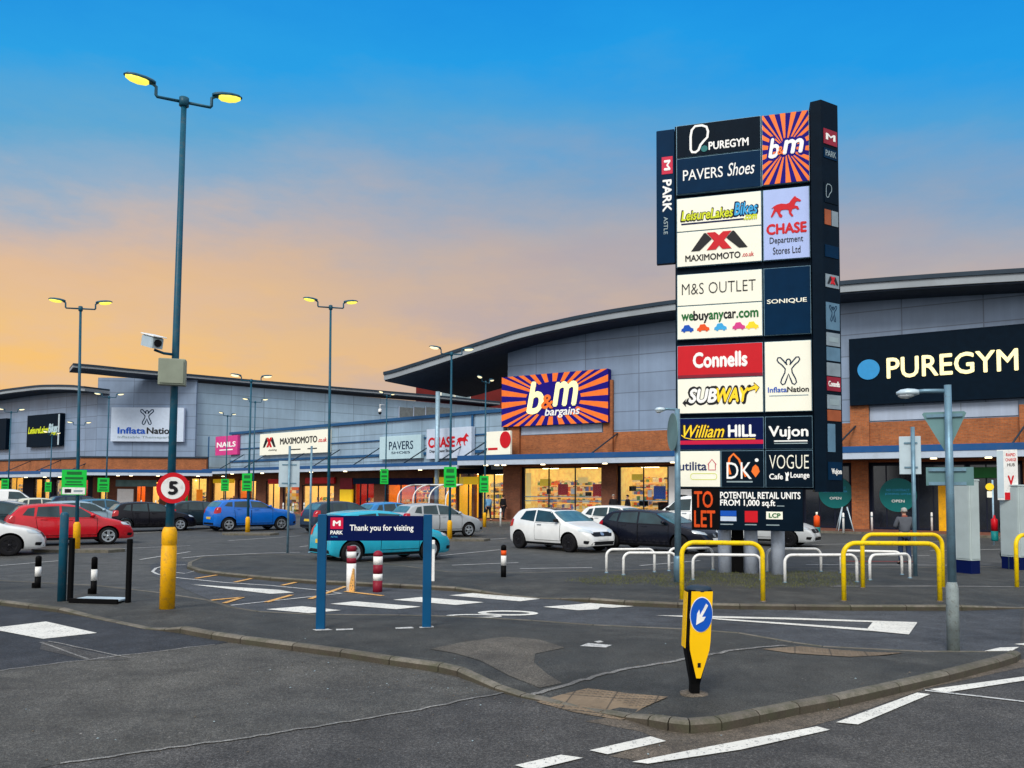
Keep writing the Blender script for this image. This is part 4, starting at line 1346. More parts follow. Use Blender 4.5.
def row_front():
    ops = [(212, 235, 'shop_cream', 3, 2, .4), (238, 247, 'shop_orange', 2, 1, .4), (249, 256, 'shop_cream', 1, 1, .5), (266, 280, 'shop_cream', 4, 2, .6), (283, 299, 'goods', 4, 1, 1.0), (302, 334, 'shop_cream', 5, 2, 1.0),
           (353, 374, 'shop_red', 5, 3, .8), (386, 430, 'shop_orange', 5, 3, .8), (434, 456, 'shop_yellow', 5, 2, .6), (457, 472, 'shop_yellow', 5, 1, .6)]
    dummy = bpy.data.objects.new('shop_row', None)
    res = []
    wl = MB(); x = XL(209)
    for a, b, wm, rows, mull, drop in ops:
        xa, xb = XL(a), XL(b)
        wl.box(x, xa, 0, .35, GROUND_Z, zcl_b + .05)
        wl.box(xa, xb, 0, .35, hl - drop, zcl_b + .05)
        x = xb
        rnd = random.Random(a)
        h, s = hl - drop, GROUND_Z
        fb = MB()
        for u0, u1 in [(xa, xa + .08), (xb - .08, xb)] + [(xa + (xb - xa) * q / mull - .04, xa + (xb - xa) * q / mull + .04) for q in range(1, mull)]:
            fb.box(u0, u1, .06, .16, s, h)
        fb.box(xa, xb, .165, .2, h - .1, h)
        win = SL(fb, 'shop_window', M['frame_navy'])
        MB().box(xa + .08, xb - .08, .10, .112, s, h - .1).build('pane', M['pane'], win)
        room = MB(); dp = 3.0
        room.add([(xa, dp, s), (xb, dp, s), (xb, dp, h), (xa, dp, h)], [(0, 1, 2, 3)])
        room.add([(xa, .36, s), (xa, dp, s), (xa, dp, h), (xa, .36, h)], [(0, 1, 2, 3)])
        room.add([(xb, .36, s), (xb, dp, s), (xb, dp, h), (xb, .36, h)], [(3, 2, 1, 0)])
        room.add([(xa, .36, h), (xb, .36, h), (xb, dp, h), (xa, dp, h)], [(0, 1, 2, 3)])
        ins = SL(room, 'shop_interior', M[wm])
        lt = MB(); cx = (xa + xb) / 2; hw = (xb - xa) * .3
        lt.box(cx - hw, cx + hw, 1.1, 1.35, h - .05, h - .02)
        lt.build('ceiling_light', M['shop_light'], ins)
        MB().add([(xa, .36, s + .002), (xb, .36, s + .002), (xb, dp, s + .002), (xa, dp, s + .002)], [(0, 1, 2, 3)]).build('shop_floor', M['shop_floor'], ins)
        xx = xa + .2
        while rows and xx < xb - .5:
            w = rnd.uniform(.7, 1.5); xe_ = min(xx + w, xb - .12)
            goods_shelf(xx, xe_, rnd.uniform(.7, 2.2), s + .25, rnd.choice((rows, rows - 1, rows - 2)), rnd, None).build('goods_shelf', [M['goods'], M['shop_cream']], ins)
            xx = xe_ + rnd.uniform(.1, .6)
    wl.box(x, FL.x(474), 0, .35, GROUND_Z, zcl_b + .05)
    SL(wl, 'shopfront_wall', M['brick_dark'])
    bpy.data.objects.remove(dummy)
row_front()
for a, b, y0, y1, m in ((305, 334, 483.5, 477.5, 'red'), (340, 352, 489, 478, 'maroon'), (340, 352, 503, 489.5, 'poster_yellow'), (353, 384, 484, 478, 'navy_deep'), (388, 432, 485, 478, 'navy'), (434, 478, 484.5, 477, 'poster_yellow'), (268, 279, 484, 479, 'red'), (213, 233, 483, 479, 'poster_yellow')):
    za, zb_ = FL.loc((a + b) / 2, y0, .3)[1], FL.loc((a + b) / 2, y1, .3)[1]
    SL(MB().box(FL.x(a, .3), FL.x(b, .3), -.3, -.13, za, zb_), 'fascia_panel', M[m])
# red walled plant block and white plant boxes behind the low row
def world_box(name, label, cat, pxa, pxb, pya, pyb, Y, dep, m):
    xa, xb = (pxa - 512) / F * Y, (pxb - 512) / F * Y
    za, zb_ = height_at(0, pyb, Y), height_at(0, pya, Y)
    t = thing(name, label, cat, (xa, Y, 0))
    return t, xa, xb, za, zb_
t, xa, xb, za, zb_ = world_box('plant_room', 'dark red walled block set back under the overhanging roof tip', 'building', 415, 530, 376, 402, 108, 6, None)
MB().box(0, xb - xa, 0, 6, 0, zb_ + 1.2).build('wall', M['red_wall'], t)
MB().box(-.2, xb - xa + .2, -.2, 6.2, zb_ + 1.202, zb_ + 1.5).build('roof', M['roof_dark'], t)

# ------------------------------------------------------------------ far left building
Cb = frame_thing(FC, 'retail_building', 'grey retail building with low arched roof at the far end of the terrace', 'building')
profC = smooth_prof([FC.loc(px, py, OUT) for px, py in ((-160, 415), (-90, 405), (-40, 397), (0, 390), (20, 387.2), (40, 385), (60, 384.6), (74, 385.0), (85, 386.2))], 50)
vault_roof(Cb, FC, profC, OUT, .5, .6, M['roof_dark'], M['roof_grey'])
zbc = FC.loc(40, 460)[1]
wall_under(Cb, profC, FC.x(-150), FC.x(97), zbc + .003, .6, M['clad'], 0, .3)
MB().box(FC.x(-150), FC.x(94), -.02, .28, 3.8, zbc).build('brick_band', M['brick'], Cb)
MB().box(FC.x(-150), FC.x(94), -.14, .28, zbc + .001, zbc + .2).build('band_coping', M['roof_dark'], Cb)
canopy(Cb, FC, FC.x(-150), FC.x(82, CAN), FC.loc(40, 477, CAN)[1], FC.loc(40, 470.8, CAN)[1], rods=[FC.x(p, 1.3) for p in (-20, 14, 44, 78)], lights=[FC.x(p, 1.4) for p in (-5, 26, 45, 60, 85)], rod_top=zbc - .1)
XC = lambda px: FC.x(px)
shopfront(Cb, FC, XC(-140), XC(95), FC.loc(40, 477, CAN)[1] + .05, [(XC(-60), XC(-20), GROUND_Z, 3.4, 'shop_cream', 4, 3), (XC(-14), XC(6), GROUND_Z, 3.2, 'shop_yellow', 3, 2), (XC(9), XC(23), GROUND_Z + 1.2, 3.5, 'shop_yellow', 3, 2), (XC(34), XC(42), GROUND_Z, 3.3, 'shop_yellow', 2, 1), (XC(43), XC(51), GROUND_Z, 3.3, 'shop_cream', 2, 1), (XC(55), XC(62), GROUND_Z, 3.2, 'goods', 3, 1), (XC(78), XC(88), GROUND_Z, 3.2, 'shop_red', 3, 1)], M['shop_dark'], seed=12)
# ================================================================== signs
HORSE = [(.02, .50), (.10, .60), (.20, .67), (.35, .70), (.50, .66), (.60, .70), (.66, .82), (.74, .94), (.79, 1.0), (.82, .93), (.94, .82), (.98, .76), (.94, .71), (.85, .75), (.80, .69), (.77, .56), (.87, .52), (.92, .38), (.87, .35), (.80, .43),
         (.70, .40), (.66, .25), (.73, .10), (.68, .05), (.59, .22), (.57, .39), (.45, .41), (.34, .40), (.30, .28), (.38, .14), (.34, .05), (.27, .10), (.22, .28), (.17, .38), (.10, .22), (.03, .09), (0, .15), (.06, .33), (.11, .50), (.07, .53)]
def fit(pts, x0, x1, z0, z1):
    return [(x0 + (x1 - x0) * a, z0 + (z1 - z0) * b) for a, b in pts]
def figure_outline():
    half = [(.555, .70), (.72, .86), (.84, .97), (.95, .97), (.99, .88), (.93, .80), (.78, .70), (.64, .56), (.66, .42), (.80, .20), (.84, .07), (.76, -.01), (.66, .03), (.58, .20), (.5, .38)]
    head = [(.5 + .10 * math.cos(R(a)), .80 + .11 * math.sin(R(a))) for a in range(220, -41, -20)]
    left = [(1 - x, z) for x, z in half]
    return head + half + left[::-1][1:]
DROP = [(.0, .12), (.0, .62), (.06, .86), (.24, 1.0), (.60, 1.0), (.84, .92), (.92, .74), (.88, .52), (.70, .40), (.52, .26), (.42, .08), (.26, 0.0), (.08, .02)]
CARLOGO = [(0, .15), (.02, .45), (.16, .58), (.26, .95), (.62, 1.0), (.78, .62), (.97, .5), (1.0, .15), (.88, .15), (.84, 0), (.72, 0), (.68, .15), (.34, .15), (.30, 0), (.18, 0), (.14, .15)]

def rays(parent, w, h, cx, cz, rx, rz, n, m, y=-.003):
    """orange sunburst, clipped to the board"""
    mb = MB()
    def border(a):
        dx, dz = math.cos(a), math.sin(a)
        t = min([(w - cx) / dx if dx > 1e-6 else 1e9, -cx / dx if dx < -1e-6 else 1e9, (h - cz) / dz if dz > 1e-6 else 1e9, -cz / dz if dz < -1e-6 else 1e9])
        return (cx + dx * t, cz + dz * t)
    # even spacing along the border rather than by angle
    per = [(w * q / n, 0) for q in range(n)] + [(w, h * q / n) for q in range(n)] + [(w - w * q / n, h) for q in range(n)] + [(0, h - h * q / n) for q in range(n)]
    tot = 2 * (w + h)
    k = int(n * 2)
    k -= k % 2
    def along(d):
        d %= tot
        if d < w: return (d, 0)
        d -= w
        if d < h: return (w, d)
        d -= h
        if d < w: return (w - d, h)
        return (0, h - (d - w))
    for i in range(0, k, 2):
        d0, d1 = tot * (i + .15) / k, tot * (i + 1.15) / k
        ds = [d0] + [c for c in (w, w + h, 2 * w + h) if d0 < c < d1] + [d1]
        outer = [along(d) for d in ds]
        inner = []
        for p in (outer[-1], outer[0]):
            a = math.atan2((p[1] - cz) / rz, (p[0] - cx) / rx)
            inner.append((cx + rx * math.cos(a), cz + rz * math.sin(a)))
        mb.add([(p[0], y, p[1]) for p in outer + inner], [tuple(range(len(outer) + 2))])
    # face the viewer
    fixed = []
    for f in mb.f:
        P_ = [mb.v[i] for i in f]
        ar = sum(P_[i][0] * P_[(i + 1) % len(P_)][2] - P_[(i + 1) % len(P_)][0] * P_[i][2] for i in range(len(P_)))
        fixed.append(f if ar > 0 else f[::-1])
    mb.f = fixed
    return mb.build('ray_pattern', m, parent)

def wall_sign(fr, name, label, px0, px1, pyt, pyb, out, depth, face, edge_m=None, mid=None):
    """board on a facade; returns its Empty (bottom left corner of the face) and its size"""
    x0, x1 = fr.x(px0, out), fr.x(px1, out)
    pm = (px0 + px1) / 2 if mid is None else mid
    z1, z0 = fr.loc(pm, pyt, out)[1], fr.loc(pm, pyb, out)[1]
    t = frame_thing(fr, name, label, 'sign', x0, -out, z0)
    w, h = x1 - x0, z1 - z0
    MB().bbox(0, w, .0, depth, 0, h, .01).build('sign_panel', edge_m or face, t)
    if edge_m:
        MB().box(.04, w - .04, -.012, -.001, .04, h - .04).build('sign_face', face, t)
    return t, w, h

# --- big sunburst sign
t, w, h = wall_sign(FA, 'shop_sign', 'orange and violet sunburst sign with large cream letters on the grey wall', 501, 608, 377.5, 427, .55, .5, M['bm_blue'], None, 501)
rays(t, w, h, w * .5, h * .5, w * .26, h * .34, 26, M['bm_orange'])
letters(t, 'b', w * .26, w * .41, h * .24, h * .84, M['bm_letter'], -.02, .028, .22, .05)
letters(t, 'm', w * .51, w * .73, h * .37, h * .80, M['bm_letter'], -.02, .028, .22, .05)
letters(t, '&', w * .40, w * .505, h * .32, h * .58, M['bm_orange'], -.075, .03, .1, .02)
letters(t, 'bargains', w * .43, w * .75, h * .13, h * .33, M['letter_white'], -.02, .02, .2, .03)
# --- gym sign
t, w, h = wall_sign(FA, 'shop_sign', 'long black sign with a blue disc and glowing cream capitals above the brick band', 851, 1058, 339, 405.5, .5, .45, M['frame_dark'], None, 851)
shape(t, 'blue_disc', ellipse(w * .1045, h * .52, h * .15, h * .15, 40), M['gym_disc'], -.002, .05)
letters(t, 'PUREGYM', w * .203, w * .838, h * .37, h * .665, M['gym_letter'], -.002, .018, 0, .07)
# --- facing bay sign
t, w, h = wall_sign(FB, 'shop_sign', 'large white sign with an outlined jumping figure and blue and black lettering', 109, 182, 407.5, 441.5, .45, .4, M['pale_violet'])
MB().ribbon_xz(fit(figure_outline(), w * .40, w * .585, h * .50, h * .95), .11, -.003, .006, True).build('figure_outline', M['navy_deep'], t)
letters(t, 'Inflata', w * .10, w * .475, h * .23, h * .41, M['bollard_blue'], -.002, .03, 0, .03)
letters(t, 'Nation', w * .50, w * .87, h * .23, h * .41, M['letter_black'], -.002, .03, 0, .03)
letters(t, 'Inflatable Themepark', w * .10, w * .83, h * .07, h * .165, M['sign_back'], -.002, .0, 0, .02)
# --- far left signs
t, w, h = wall_sign(FC, 'shop_sign', 'dark navy sign with lime and pale blue slanted bike shop lettering', 25, 58.5, 414.5, 446.5, .5, .45, M['frame_dark'])
letters(t, 'LeisureLakes', w * .05, w * .66, h * .42, h * .62, M['lime'], -.002, .04, .25, .03)
letters(t, 'Bikes', w * .66, w * .92, h * .42, h * .68, M['pale_blue'], -.002, .04, .25, .03)
letters(t, '.com', w * .72, w * .92, h * .33, h * .42, M['lime'], -.002, .03, .25, .03)
MB().box(w * .93, w * .97, -.012, -.001, h * .03, h * .97).build('sign_trim', M['sign_back_pale'], t)
t, w, h = wall_sign(FC, 'shop_sign', 'black sign board cut off by the picture edge on the arched building', -34, 4, 420, 450, .5, .45, M['frame_dark'])
# --- low row signs
t, w, h = wall_sign(FL, 'shop_sign', 'small square pink sign with white lettering on the low shop row', 214.5, 236.5, 436, 455, .35, .3, M['pink'])
letters(t, 'NAILS', w * .08, w * .92, h * .42, h * .68, M['letter_white'], -.002, .03, 0, .02)
MB().box(w * .2, w * .8, -.012, -.001, h * .24, h * .30).build('lettering_line', M['letter_white'], t)
def maximo(t, x0, x1, z0, z1, y=-.002, red=None):
    k = lambda p: fit(p, x0, x1, z0, z1)
    shape(t, 'emblem', k([(0, 0), (.15, 0), (.37, .62), (.26, 1.0), (.23, .98)]), M['letter_black'], y, .012)
    shape(t, 'emblem', k([(.85, 0), (1, 0), (.77, .98), (.74, 1.0), (.63, .62)]), M['letter_black'], y, .012)
    shape(t, 'emblem', k([(.28, 1), (.43, 1), (.5, .80), (.57, 1), (.72, 1), (.59, .5), (.72, 0), (.56, 0), (.5, .22), (.44, 0), (.28, 0), (.41, .5)]), M['red'], y, .014)
t, w, h = wall_sign(FL, 'shop_sign', 'long white sign with a black and red crossed emblem beside bold capitals', 259, 327.5, 434.5, 455.5, .4, .35, M['panel_white'], None, 259)
maximo(t, w * .05, w * .25, h * .36, h * .82)
letters(t, 'MAXIMOMOTO', w * .32, w * .85, h * .46, h * .74, M['letter_black'], -.002, .03, 0, .02)
letters(t, '.co.uk', w * .865, w * .98, h * .46, h * .64, M['red'], -.002, .02, 0, .02)
for a, b in ((.14, .27), (.45, .62), (.72, .85)):
    letters(t, 'clothing', w * a, w * b, h * .16, h * .27, M['letter_black'], -.002, .01, .2, .01) if a == .14 else MB().box(w * a, w * b, -.012, -.001, h * .17, h * .22).build('lettering_line', M['letter_black'], t)
t, w, h = wall_sign(FL, 'shop_sign', 'pale blue sign with thin dark shoe shop capitals on the low row', 379, 420.5, 437, 459.5, .4, .35, M['pale_blue'], None, 379)
letters(t, 'PAVERS', w * .24, w * .82, h * .40, h * .76, M['navy_deep'], -.002, .0, 0, .02)
letters(t, 'SHOES', w * .30, w * .75, h * .22, h * .32, M['navy_deep'], -.002, .0, 0, .02)
t, w, h = wall_sign(FL, 'shop_sign', 'pale violet sign with red capitals and a red galloping horse', 426, 471, 429.5, 459, .5, .4, M['pale_violet'], None, 426)
letters(t, 'CHASE', w * .05, w * .64, h * .38, h * .70, M['red'], -.002, .045, 0, .02)
shape(t, 'horse_emblem', fit(HORSE, w * .68, w * .95, h * .36, h * .80), M['red'], -.002, .02)
letters(t, 'Department Stores', w * .08, w * .62, h * .18, h * .30, M['letter_black'], -.002, .01, 0, .02)
t, w, h = wall_sign(FL, 'shop_sign', 'white sign with a red disc and small red letters next to the sunburst sign', 486, 510, 432, 455, 1.3, .2, M['panel_white'], None, 486)
shape(t, 'red_disc', ellipse(w * .80, h * .62, h * .30, h * .36, 30), M['red'], -.002, .03)
MB().box(w * .08, w * .48, -.012, -.001, h * .2, h * .3).build('lettering_line', M['red'], t)
# --- teal discs on the gym windows, door and entrance signs
for px, py, rx, lab in ((835.5, 492.5, 14.2, 'large teal disc with pale lettering on the gym window behind the tower sign'), (898, 495, 15.2, 'large teal disc with pale lettering on the gym window behind the white backed signpost')):
    x, z = FA.loc(px, py, .0)
    r = rx * FA.world(x, 0, z).y / F / math.cos(FA.a) * .95
    t = frame_thing(FA, 'window_disc', lab, 'sign', x, -.02, z, 'teal discs on the gym windows')
    shape(t, 'disc', ellipse(0, 0, r, r, 40), M['circle_teal'], .0, .015)
    letters(t, 'NO CONTRACT', -r * .62, r * .62, r * .22, r * .36, M['sky_blue'], -.017, .0, 0, .006)
    letters(t, 'JOINING OFFER', -r * .70, r * .70, -r * .02, r * .12, M['sky_blue'], -.017, .0, 0, .006)
    letters(t, 'OPEN', -r * .34, r * .34, -r * .44, -r * .28, M['letter_white'], -.017, .01, 0, .006)
x0, z0 = FA.loc(972, 478, .3); x1, z1 = FA.loc(1000, 467, .3)
t = frame_thing(FA, 'entrance_sign', 'plain green sign under the canopy beside the charging cabinet', 'sign', x0, -.3, z0)
MB().bbox(0, x1 - x0, 0, .1, 0, z1 - z0, .01).build('sign_panel', M['green_dark'], t)

# ------------------------------------------------------------------ tower sign
FT = Frame(gnd(676, 574.5).x * 1.0, gnd(676, 574.5).y, -.3)
fl = Vector((3.97, 18.65, 0))
FT = Frame(fl.x, fl.y, -.3)
tz = .09
T_ = frame_thing(FT, 'tower_sign', 'tall dark tower sign with five rows of shop name panels on grey posts', 'sign', 0, 0, 0)
tx = lambda px: FT.loc(px, 310)[0]
tzz = lambda y, px=676: FT.loc(px, y)[1]
ztop_, zbot_ = tzz(124.5), tzz(489)
wface = tx(812)
wcol = tx(823)
side_dir = math.atan(.555) - FT.a                     # the narrow face, seen from the tower's own axes
sdx, sdy = math.cos(side_dir) * .58, math.sin(side_dir) * .58
core = MB()
core.prism_xy([(wface + .01, -.10), (wcol, -.16), (wcol + sdx, -.16 + sdy), (wcol + sdx - .2, sdy + .25), (wface + .01, .55)], zbot_ - .05, tzz(121.5))
core.build('edge_column', M['frame_dark'], T_)
MB().box(0.0, wface + .009, .12, .5, zbot_, ztop_).build('back_frame', M['frame_dark'], T_)
# posts and dark box
for px in (722.5, 749, 776):
    c = tx(px)
    MB().cyl(c, .35, tz - .05, zbot_ + .1, .155, 20).build('post', M['tower_post'], T_)
MB().box(tx(729.5), tx(741.5), .42, .75, tz - .02, zbot_ + .1).build('service_box', M['soft_black'], T_)

def tpanel(px0, px1, y0, y1, m, mframe='frame_dark', out=.0):
    """panel of the tower: pixel columns, rows measured on the left edge"""
    x0, x1 = tx(px0), tx(px1)
    z1, z0 = tzz(y0), tzz(y1)
    p = MB().bbox(0, x1 - x0, -.0, .115, 0, z1 - z0, .008).build('sign_panel', m, T_, loc=(x0, -.0, z0))
    MB().box(-.012, x1 - x0 + .012, .02, .10, -.012, z1 - z0 + .012).build('panel_rim', M['steel'], p)
    return p, x1 - x0, z1 - z0
Wh, Bk, Rd = M['letter_white'], M['letter_black'], M['red']
p, w, h = tpanel(677.5, 762, 126.5, 157.8, M['frame_dark'])
MB().ribbon_xz(fit(DROP, w * .17, w * .40, h * .10, h * .93), .055, -.002, .006, True).build('emblem', Wh, p)
shape(p, 'emblem_dot', ellipse(w * .335, h * .18, h * .10, h * .10), M['circle_teal'], -.002, .012)
letters(p, 'PUREGYM', w * .39, w * .86, h * .13, h * .37, Wh, -.002, .03)
p, w, h = tpanel(677.5, 762, 159.5, 194.5, M['navy_deep'])
letters(p, 'PAVERS', w * .075, w * .555, h * .36, h * .66, Wh, -.002, .005)
letters(p, 'Shoes', w * .61, w * .93, h * .36, h * .72, Wh, -.002, .005, .28)
p, w, h = tpanel(764, 811, 127, 194, M['bm_blue'])
rays(p, w, h, w * .5, h * .49, w * .2, h * .10, 22, M['bm_orange'])
sb = ellipse(w * .5, h * .50, w * .36, h * .13)
letters(p, 'b', w * .12, w * .38, h * .36, h * .66, M['bm_blue'], -.004, .07, .2, .004)
letters(p, 'm', w * .42, w * .90, h * .40, h * .62, M['bm_blue'], -.004, .07, .2, .004)
letters(p, 'b', w * .14, w * .36, h * .375, h * .645, Wh, -.009, .03, .2)
letters(p, 'm', w * .45, w * .875, h * .415, h * .60, Wh, -.009, .03, .2)
letters(p, '&', w * .33, w * .45, h * .41, h * .52, M['bm_orange'], -.016, .03, .1)
p, w, h = tpanel(677.5, 762, 199.5, 232, M['panel_white'])
letters(p, 'LeisureLakes', w * .045, w * .68, h * .30, h * .62, Bk, -.002, .075, .2, .004)
letters(p, 'Bikes', w * .68, w * .965, h * .32, h * .72, M['navy'], -.002, .075, .2, .004)
letters(p, 'LeisureLakes', w * .055, w * .67, h * .32, h * .60, M['lime'], -.007, .03, .2)
letters(p, 'Bikes', w * .69, w * .955, h * .345, h * .70, M['sky_blue'], -.007, .03, .2)
letters(p, '.com', w * .80, w * .95, h * .18, h * .32, M['lime'], -.007, .05, .2)
MB().box(w * .05, w * .80, -.008, -.001, h * .19, h * .235).build('lettering_line', M['navy'], p)
p, w, h = tpanel(677.5, 762, 233.2, 267, M['panel_white'])
maximo(p, w * .17, w * .84, h * .42, h * .93)
letters(p, 'MAXIMOMOTO', w * .10, w * .755, h * .13, h * .31, Bk, -.002, .03)
letters(p, '.co.uk', w * .775, w * .91, h * .15, h * .28, Rd, -.002, .02)
p, w, h = tpanel(764.5, 810.5, 199.5, 267, M['lavender'])
shape(p, 'horse_emblem', fit(HORSE, w * .16, w * .84, h * .57, h * .88), Rd, -.002, .012)
letters(p, 'CHASE', w * .07, w * .93, h * .36, h * .50, Rd, -.002, .05)
letters(p, 'Department', w * .13, w * .86, h * .20, h * .315, Bk, -.002, .005)
letters(p, 'Stores Ltd', w * .20, w * .80, h * .07, h * .17, Bk, -.002, .005)
p, w, h = tpanel(677.5, 762, 275.5, 306, M['panel_white'])
letters(p, 'M&S OUTLET', w * .055, w * .93, h * .34, h * .70, Bk, -.002, -.012)
p, w, h = tpanel(677.5, 762, 307.2, 339.5, M['panel_white'])
for s_, a, b, m in (('we', .05, .19, 'green_dark'), ('buy', .195, .375, 'letter_black'), ('any', .38, .55, 'green_dark'), ('car', .555, .695, 'letter_black'), ('.com', .705, .955, 'green_dark')):
    letters(p, s_, w * a, w * b, h * (.47 if 'y' in s_ else .565), h * (.84 if s_ in ('buy',) else .76 if s_ != '.com' else .76), M[m], -.002, .035)
for i, (a, m) in enumerate(((.045, 'bollard_blue'), (.235, 'orange'), (.44, 'sky_blue'), (.655, 'pink'), (.81, 'poster_yellow'))):
    shape(p, 'car_emblem', fit(CARLOGO, w * a, w * (a + .15), h * .20, h * .43), M[m], -.002, .01)
p, w, h = tpanel(764.5, 810.5, 275.5, 339.5, M['navy_deep'])
letters(p, 'SONIQUE', w * .06, w * .92, h * .455, h * .53, M['panel_white'], -.002, .02)
p, w, h = tpanel(677.5, 762, 346.5, 378.5, Rd)
letters(p, 'Connells', w * .19, w * .82, h * .32, h * .76, Wh, -.002, .045)
MB().box(0, w, -.006, -.001, 0, h * .09).build('dark_stripe', M['maroon'], p)
p, w, h = tpanel(677.5, 762, 379.6, 413.5, M['panel_white'])
letters(p, 'SUB', w * .12, w * .475, h * .28, h * .72, Bk, -.002, .11, .22, .004)
letters(p, 'WAY', w * .445, w * .86, h * .28, h * .72, Bk, -.002, .11, .22, .004)
letters(p, 'SUB', w * .135, w * .46, h * .31, h * .69, Wh, -.007, .05, .22)
letters(p, 'WAY', w * .465, w * .835, h * .31, h * .69, M['poster_yellow'], -.007, .05, .22)
shape(p, 'arrow', fit([(0, .5), (.35, 1), (.3, .68), (1, .62), (.95, .4), (.32, .36), (.35, 0)], w * .055, w * .18, h * .18, h * .42), Bk, -.002, .006)
shape(p, 'arrow', fit([(1, .55), (.55, 1), (.6, .74), (0, .5), (.05, .2), (.66, .40), (.70, .05)], w * .82, w * .96, h * .52, h * .84), M['poster_yellow'], -.006, .006)
MB().ribbon_xz(fit([(1, .55), (.55, 1), (.6, .74), (0, .5), (.05, .2), (.66, .40), (.70, .05)], w * .82, w * .96, h * .52, h * .84), .018, -.012, .002, True).build('arrow_outline', Bk, p)
p, w, h = tpanel(764.5, 810.5, 346.5, 413.5, M['panel_white'])
MB().ribbon_xz(fit(figure_outline(), w * .26, w * .76, h * .38, h * .78), .028, -.002, .006, True).build('figure_outline', M['navy_deep'], p)
letters(p, 'Inflata', w * .06, w * .47, h * .27, h * .345, M['bollard_blue'], -.002, .02)
letters(p, 'Nation', w * .48, w * .94, h * .27, h * .345, Bk, -.002, .03)
MB().box(w * .08, w * .93, -.006, -.001, h * .215, h * .228).build('lettering_line', M['sign_back'], p)
p, w, h = tpanel(677.5, 762, 419, 449.5, M['navy'])
letters(p, 'William', w * .055, w * .56, h * .36, h * .80, Bk, -.002, .06, .38, .004)
letters(p, 'William', w * .07, w * .55, h * .38, h * .78, M['poster_yellow'], -.007, .012, .38)
letters(p, 'HILL', w * .60, w * .91, h * .40, h * .76, Wh, -.002, .04)
MB().ribbon_xz(fit([(0, .5), (.05, .2), (.16, .02), (1, 0)], w * .04, w * .91, h * .315, h * .62), .02, -.002, .006).build('flourish', M['poster_yellow'], p)
MB().box(0, w, -.006, -.001, h * .155, h * .285).build('stripe', M['crimson'], p)
p, w, h = tpanel(764.5, 810.5, 419, 449.5, M['frame_dark'])
letters(p, 'Vujon', w * .07, w * .91, h * .28, h * .70, Wh, -.002, .03)
MB().box(w * .18, w * .90, -.006, -.001, h * .215, h * .255).build('lettering_line', Wh, p)
MB().box(w * .18, w * .90, -.006, -.001, h * .145, h * .175).build('lettering_line', M['sign_back'], p)
p, w, h = tpanel(677.5, 719, 451.5, 486.5, M['panel_white'])
letters(p, 'utilita', w * .03, w * .68, h * .46, h * .70, M['letter_navy'], -.002, .02)
MB().ribbon_xz(fit([(0.05, .5), (.5, 1), (.95, .5), (.86, .5), (.86, 0), (.14, 0), (.14, .5)], w * .70, w * .92, h * .47, h * .77), .02, -.002, .006, True).build('house_outline', M['crimson'], p)
MB().ribbon_xz(rrect(w * .30, w * .92, h * .20, h * .37, h * .07), .012, -.002, .006, True).build('outline', M['lime'], p)
p, w, h = tpanel(720.5, 762, 451.5, 486.5, M['frame_dark'])
MB().ribbon_xz(fit([(1, .0), (.62, .75), (.30, 1.0), (.08, .82), (.0, .45), (.12, .1)], w * .16, w * .58, h * .28, h * .92), .05, -.002, .006).build('flame_swoosh', M['bm_orange'], p)
letters(p, 'DK', w * .12, w * .72, h * .22, h * .68, Wh, -.010, .0)
shape(p, 'leaf_emblem', fit([(.5, 0), (.95, .45), (.8, .8), (.5, 1), (.2, .8), (.05, .45)], w * .70, w * .92, h * .26, h * .62), M['bm_orange'], -.002, .01)
MB().box(w * .12, w * .74, -.008, -.001, h * .12, h * .16).build('lettering_line', M['sign_back'], p)
shape(p, 'emblem_dot', ellipse(w * .84, h * .74, w * .045, w * .045, 14), Wh, -.002, .01)
p, w, h = tpanel(764.5, 810.5, 451.5, 486.5, M['frame_dark'])
letters(p, 'VOGUE', w * .07, w * .92, h * .50, h * .88, M['panel_white'], -.002, -.01)
letters(p, 'Cafe', w * .07, w * .36, h * .21, h * .36, Wh, -.002, .03)
letters(p, 'Lounge', w * .53, w * .93, h * .21, h * .40, Wh, -.002, .03)
shape(p, 'cup_emblem', fit([(.2, 0), (.8, 0), (.7, .4), (1, .7), (.8, 1), (.5, .8), (.1, .95), (.3, .5)], w * .40, w * .50, h * .17, h * .42), Wh, -.002, .008)
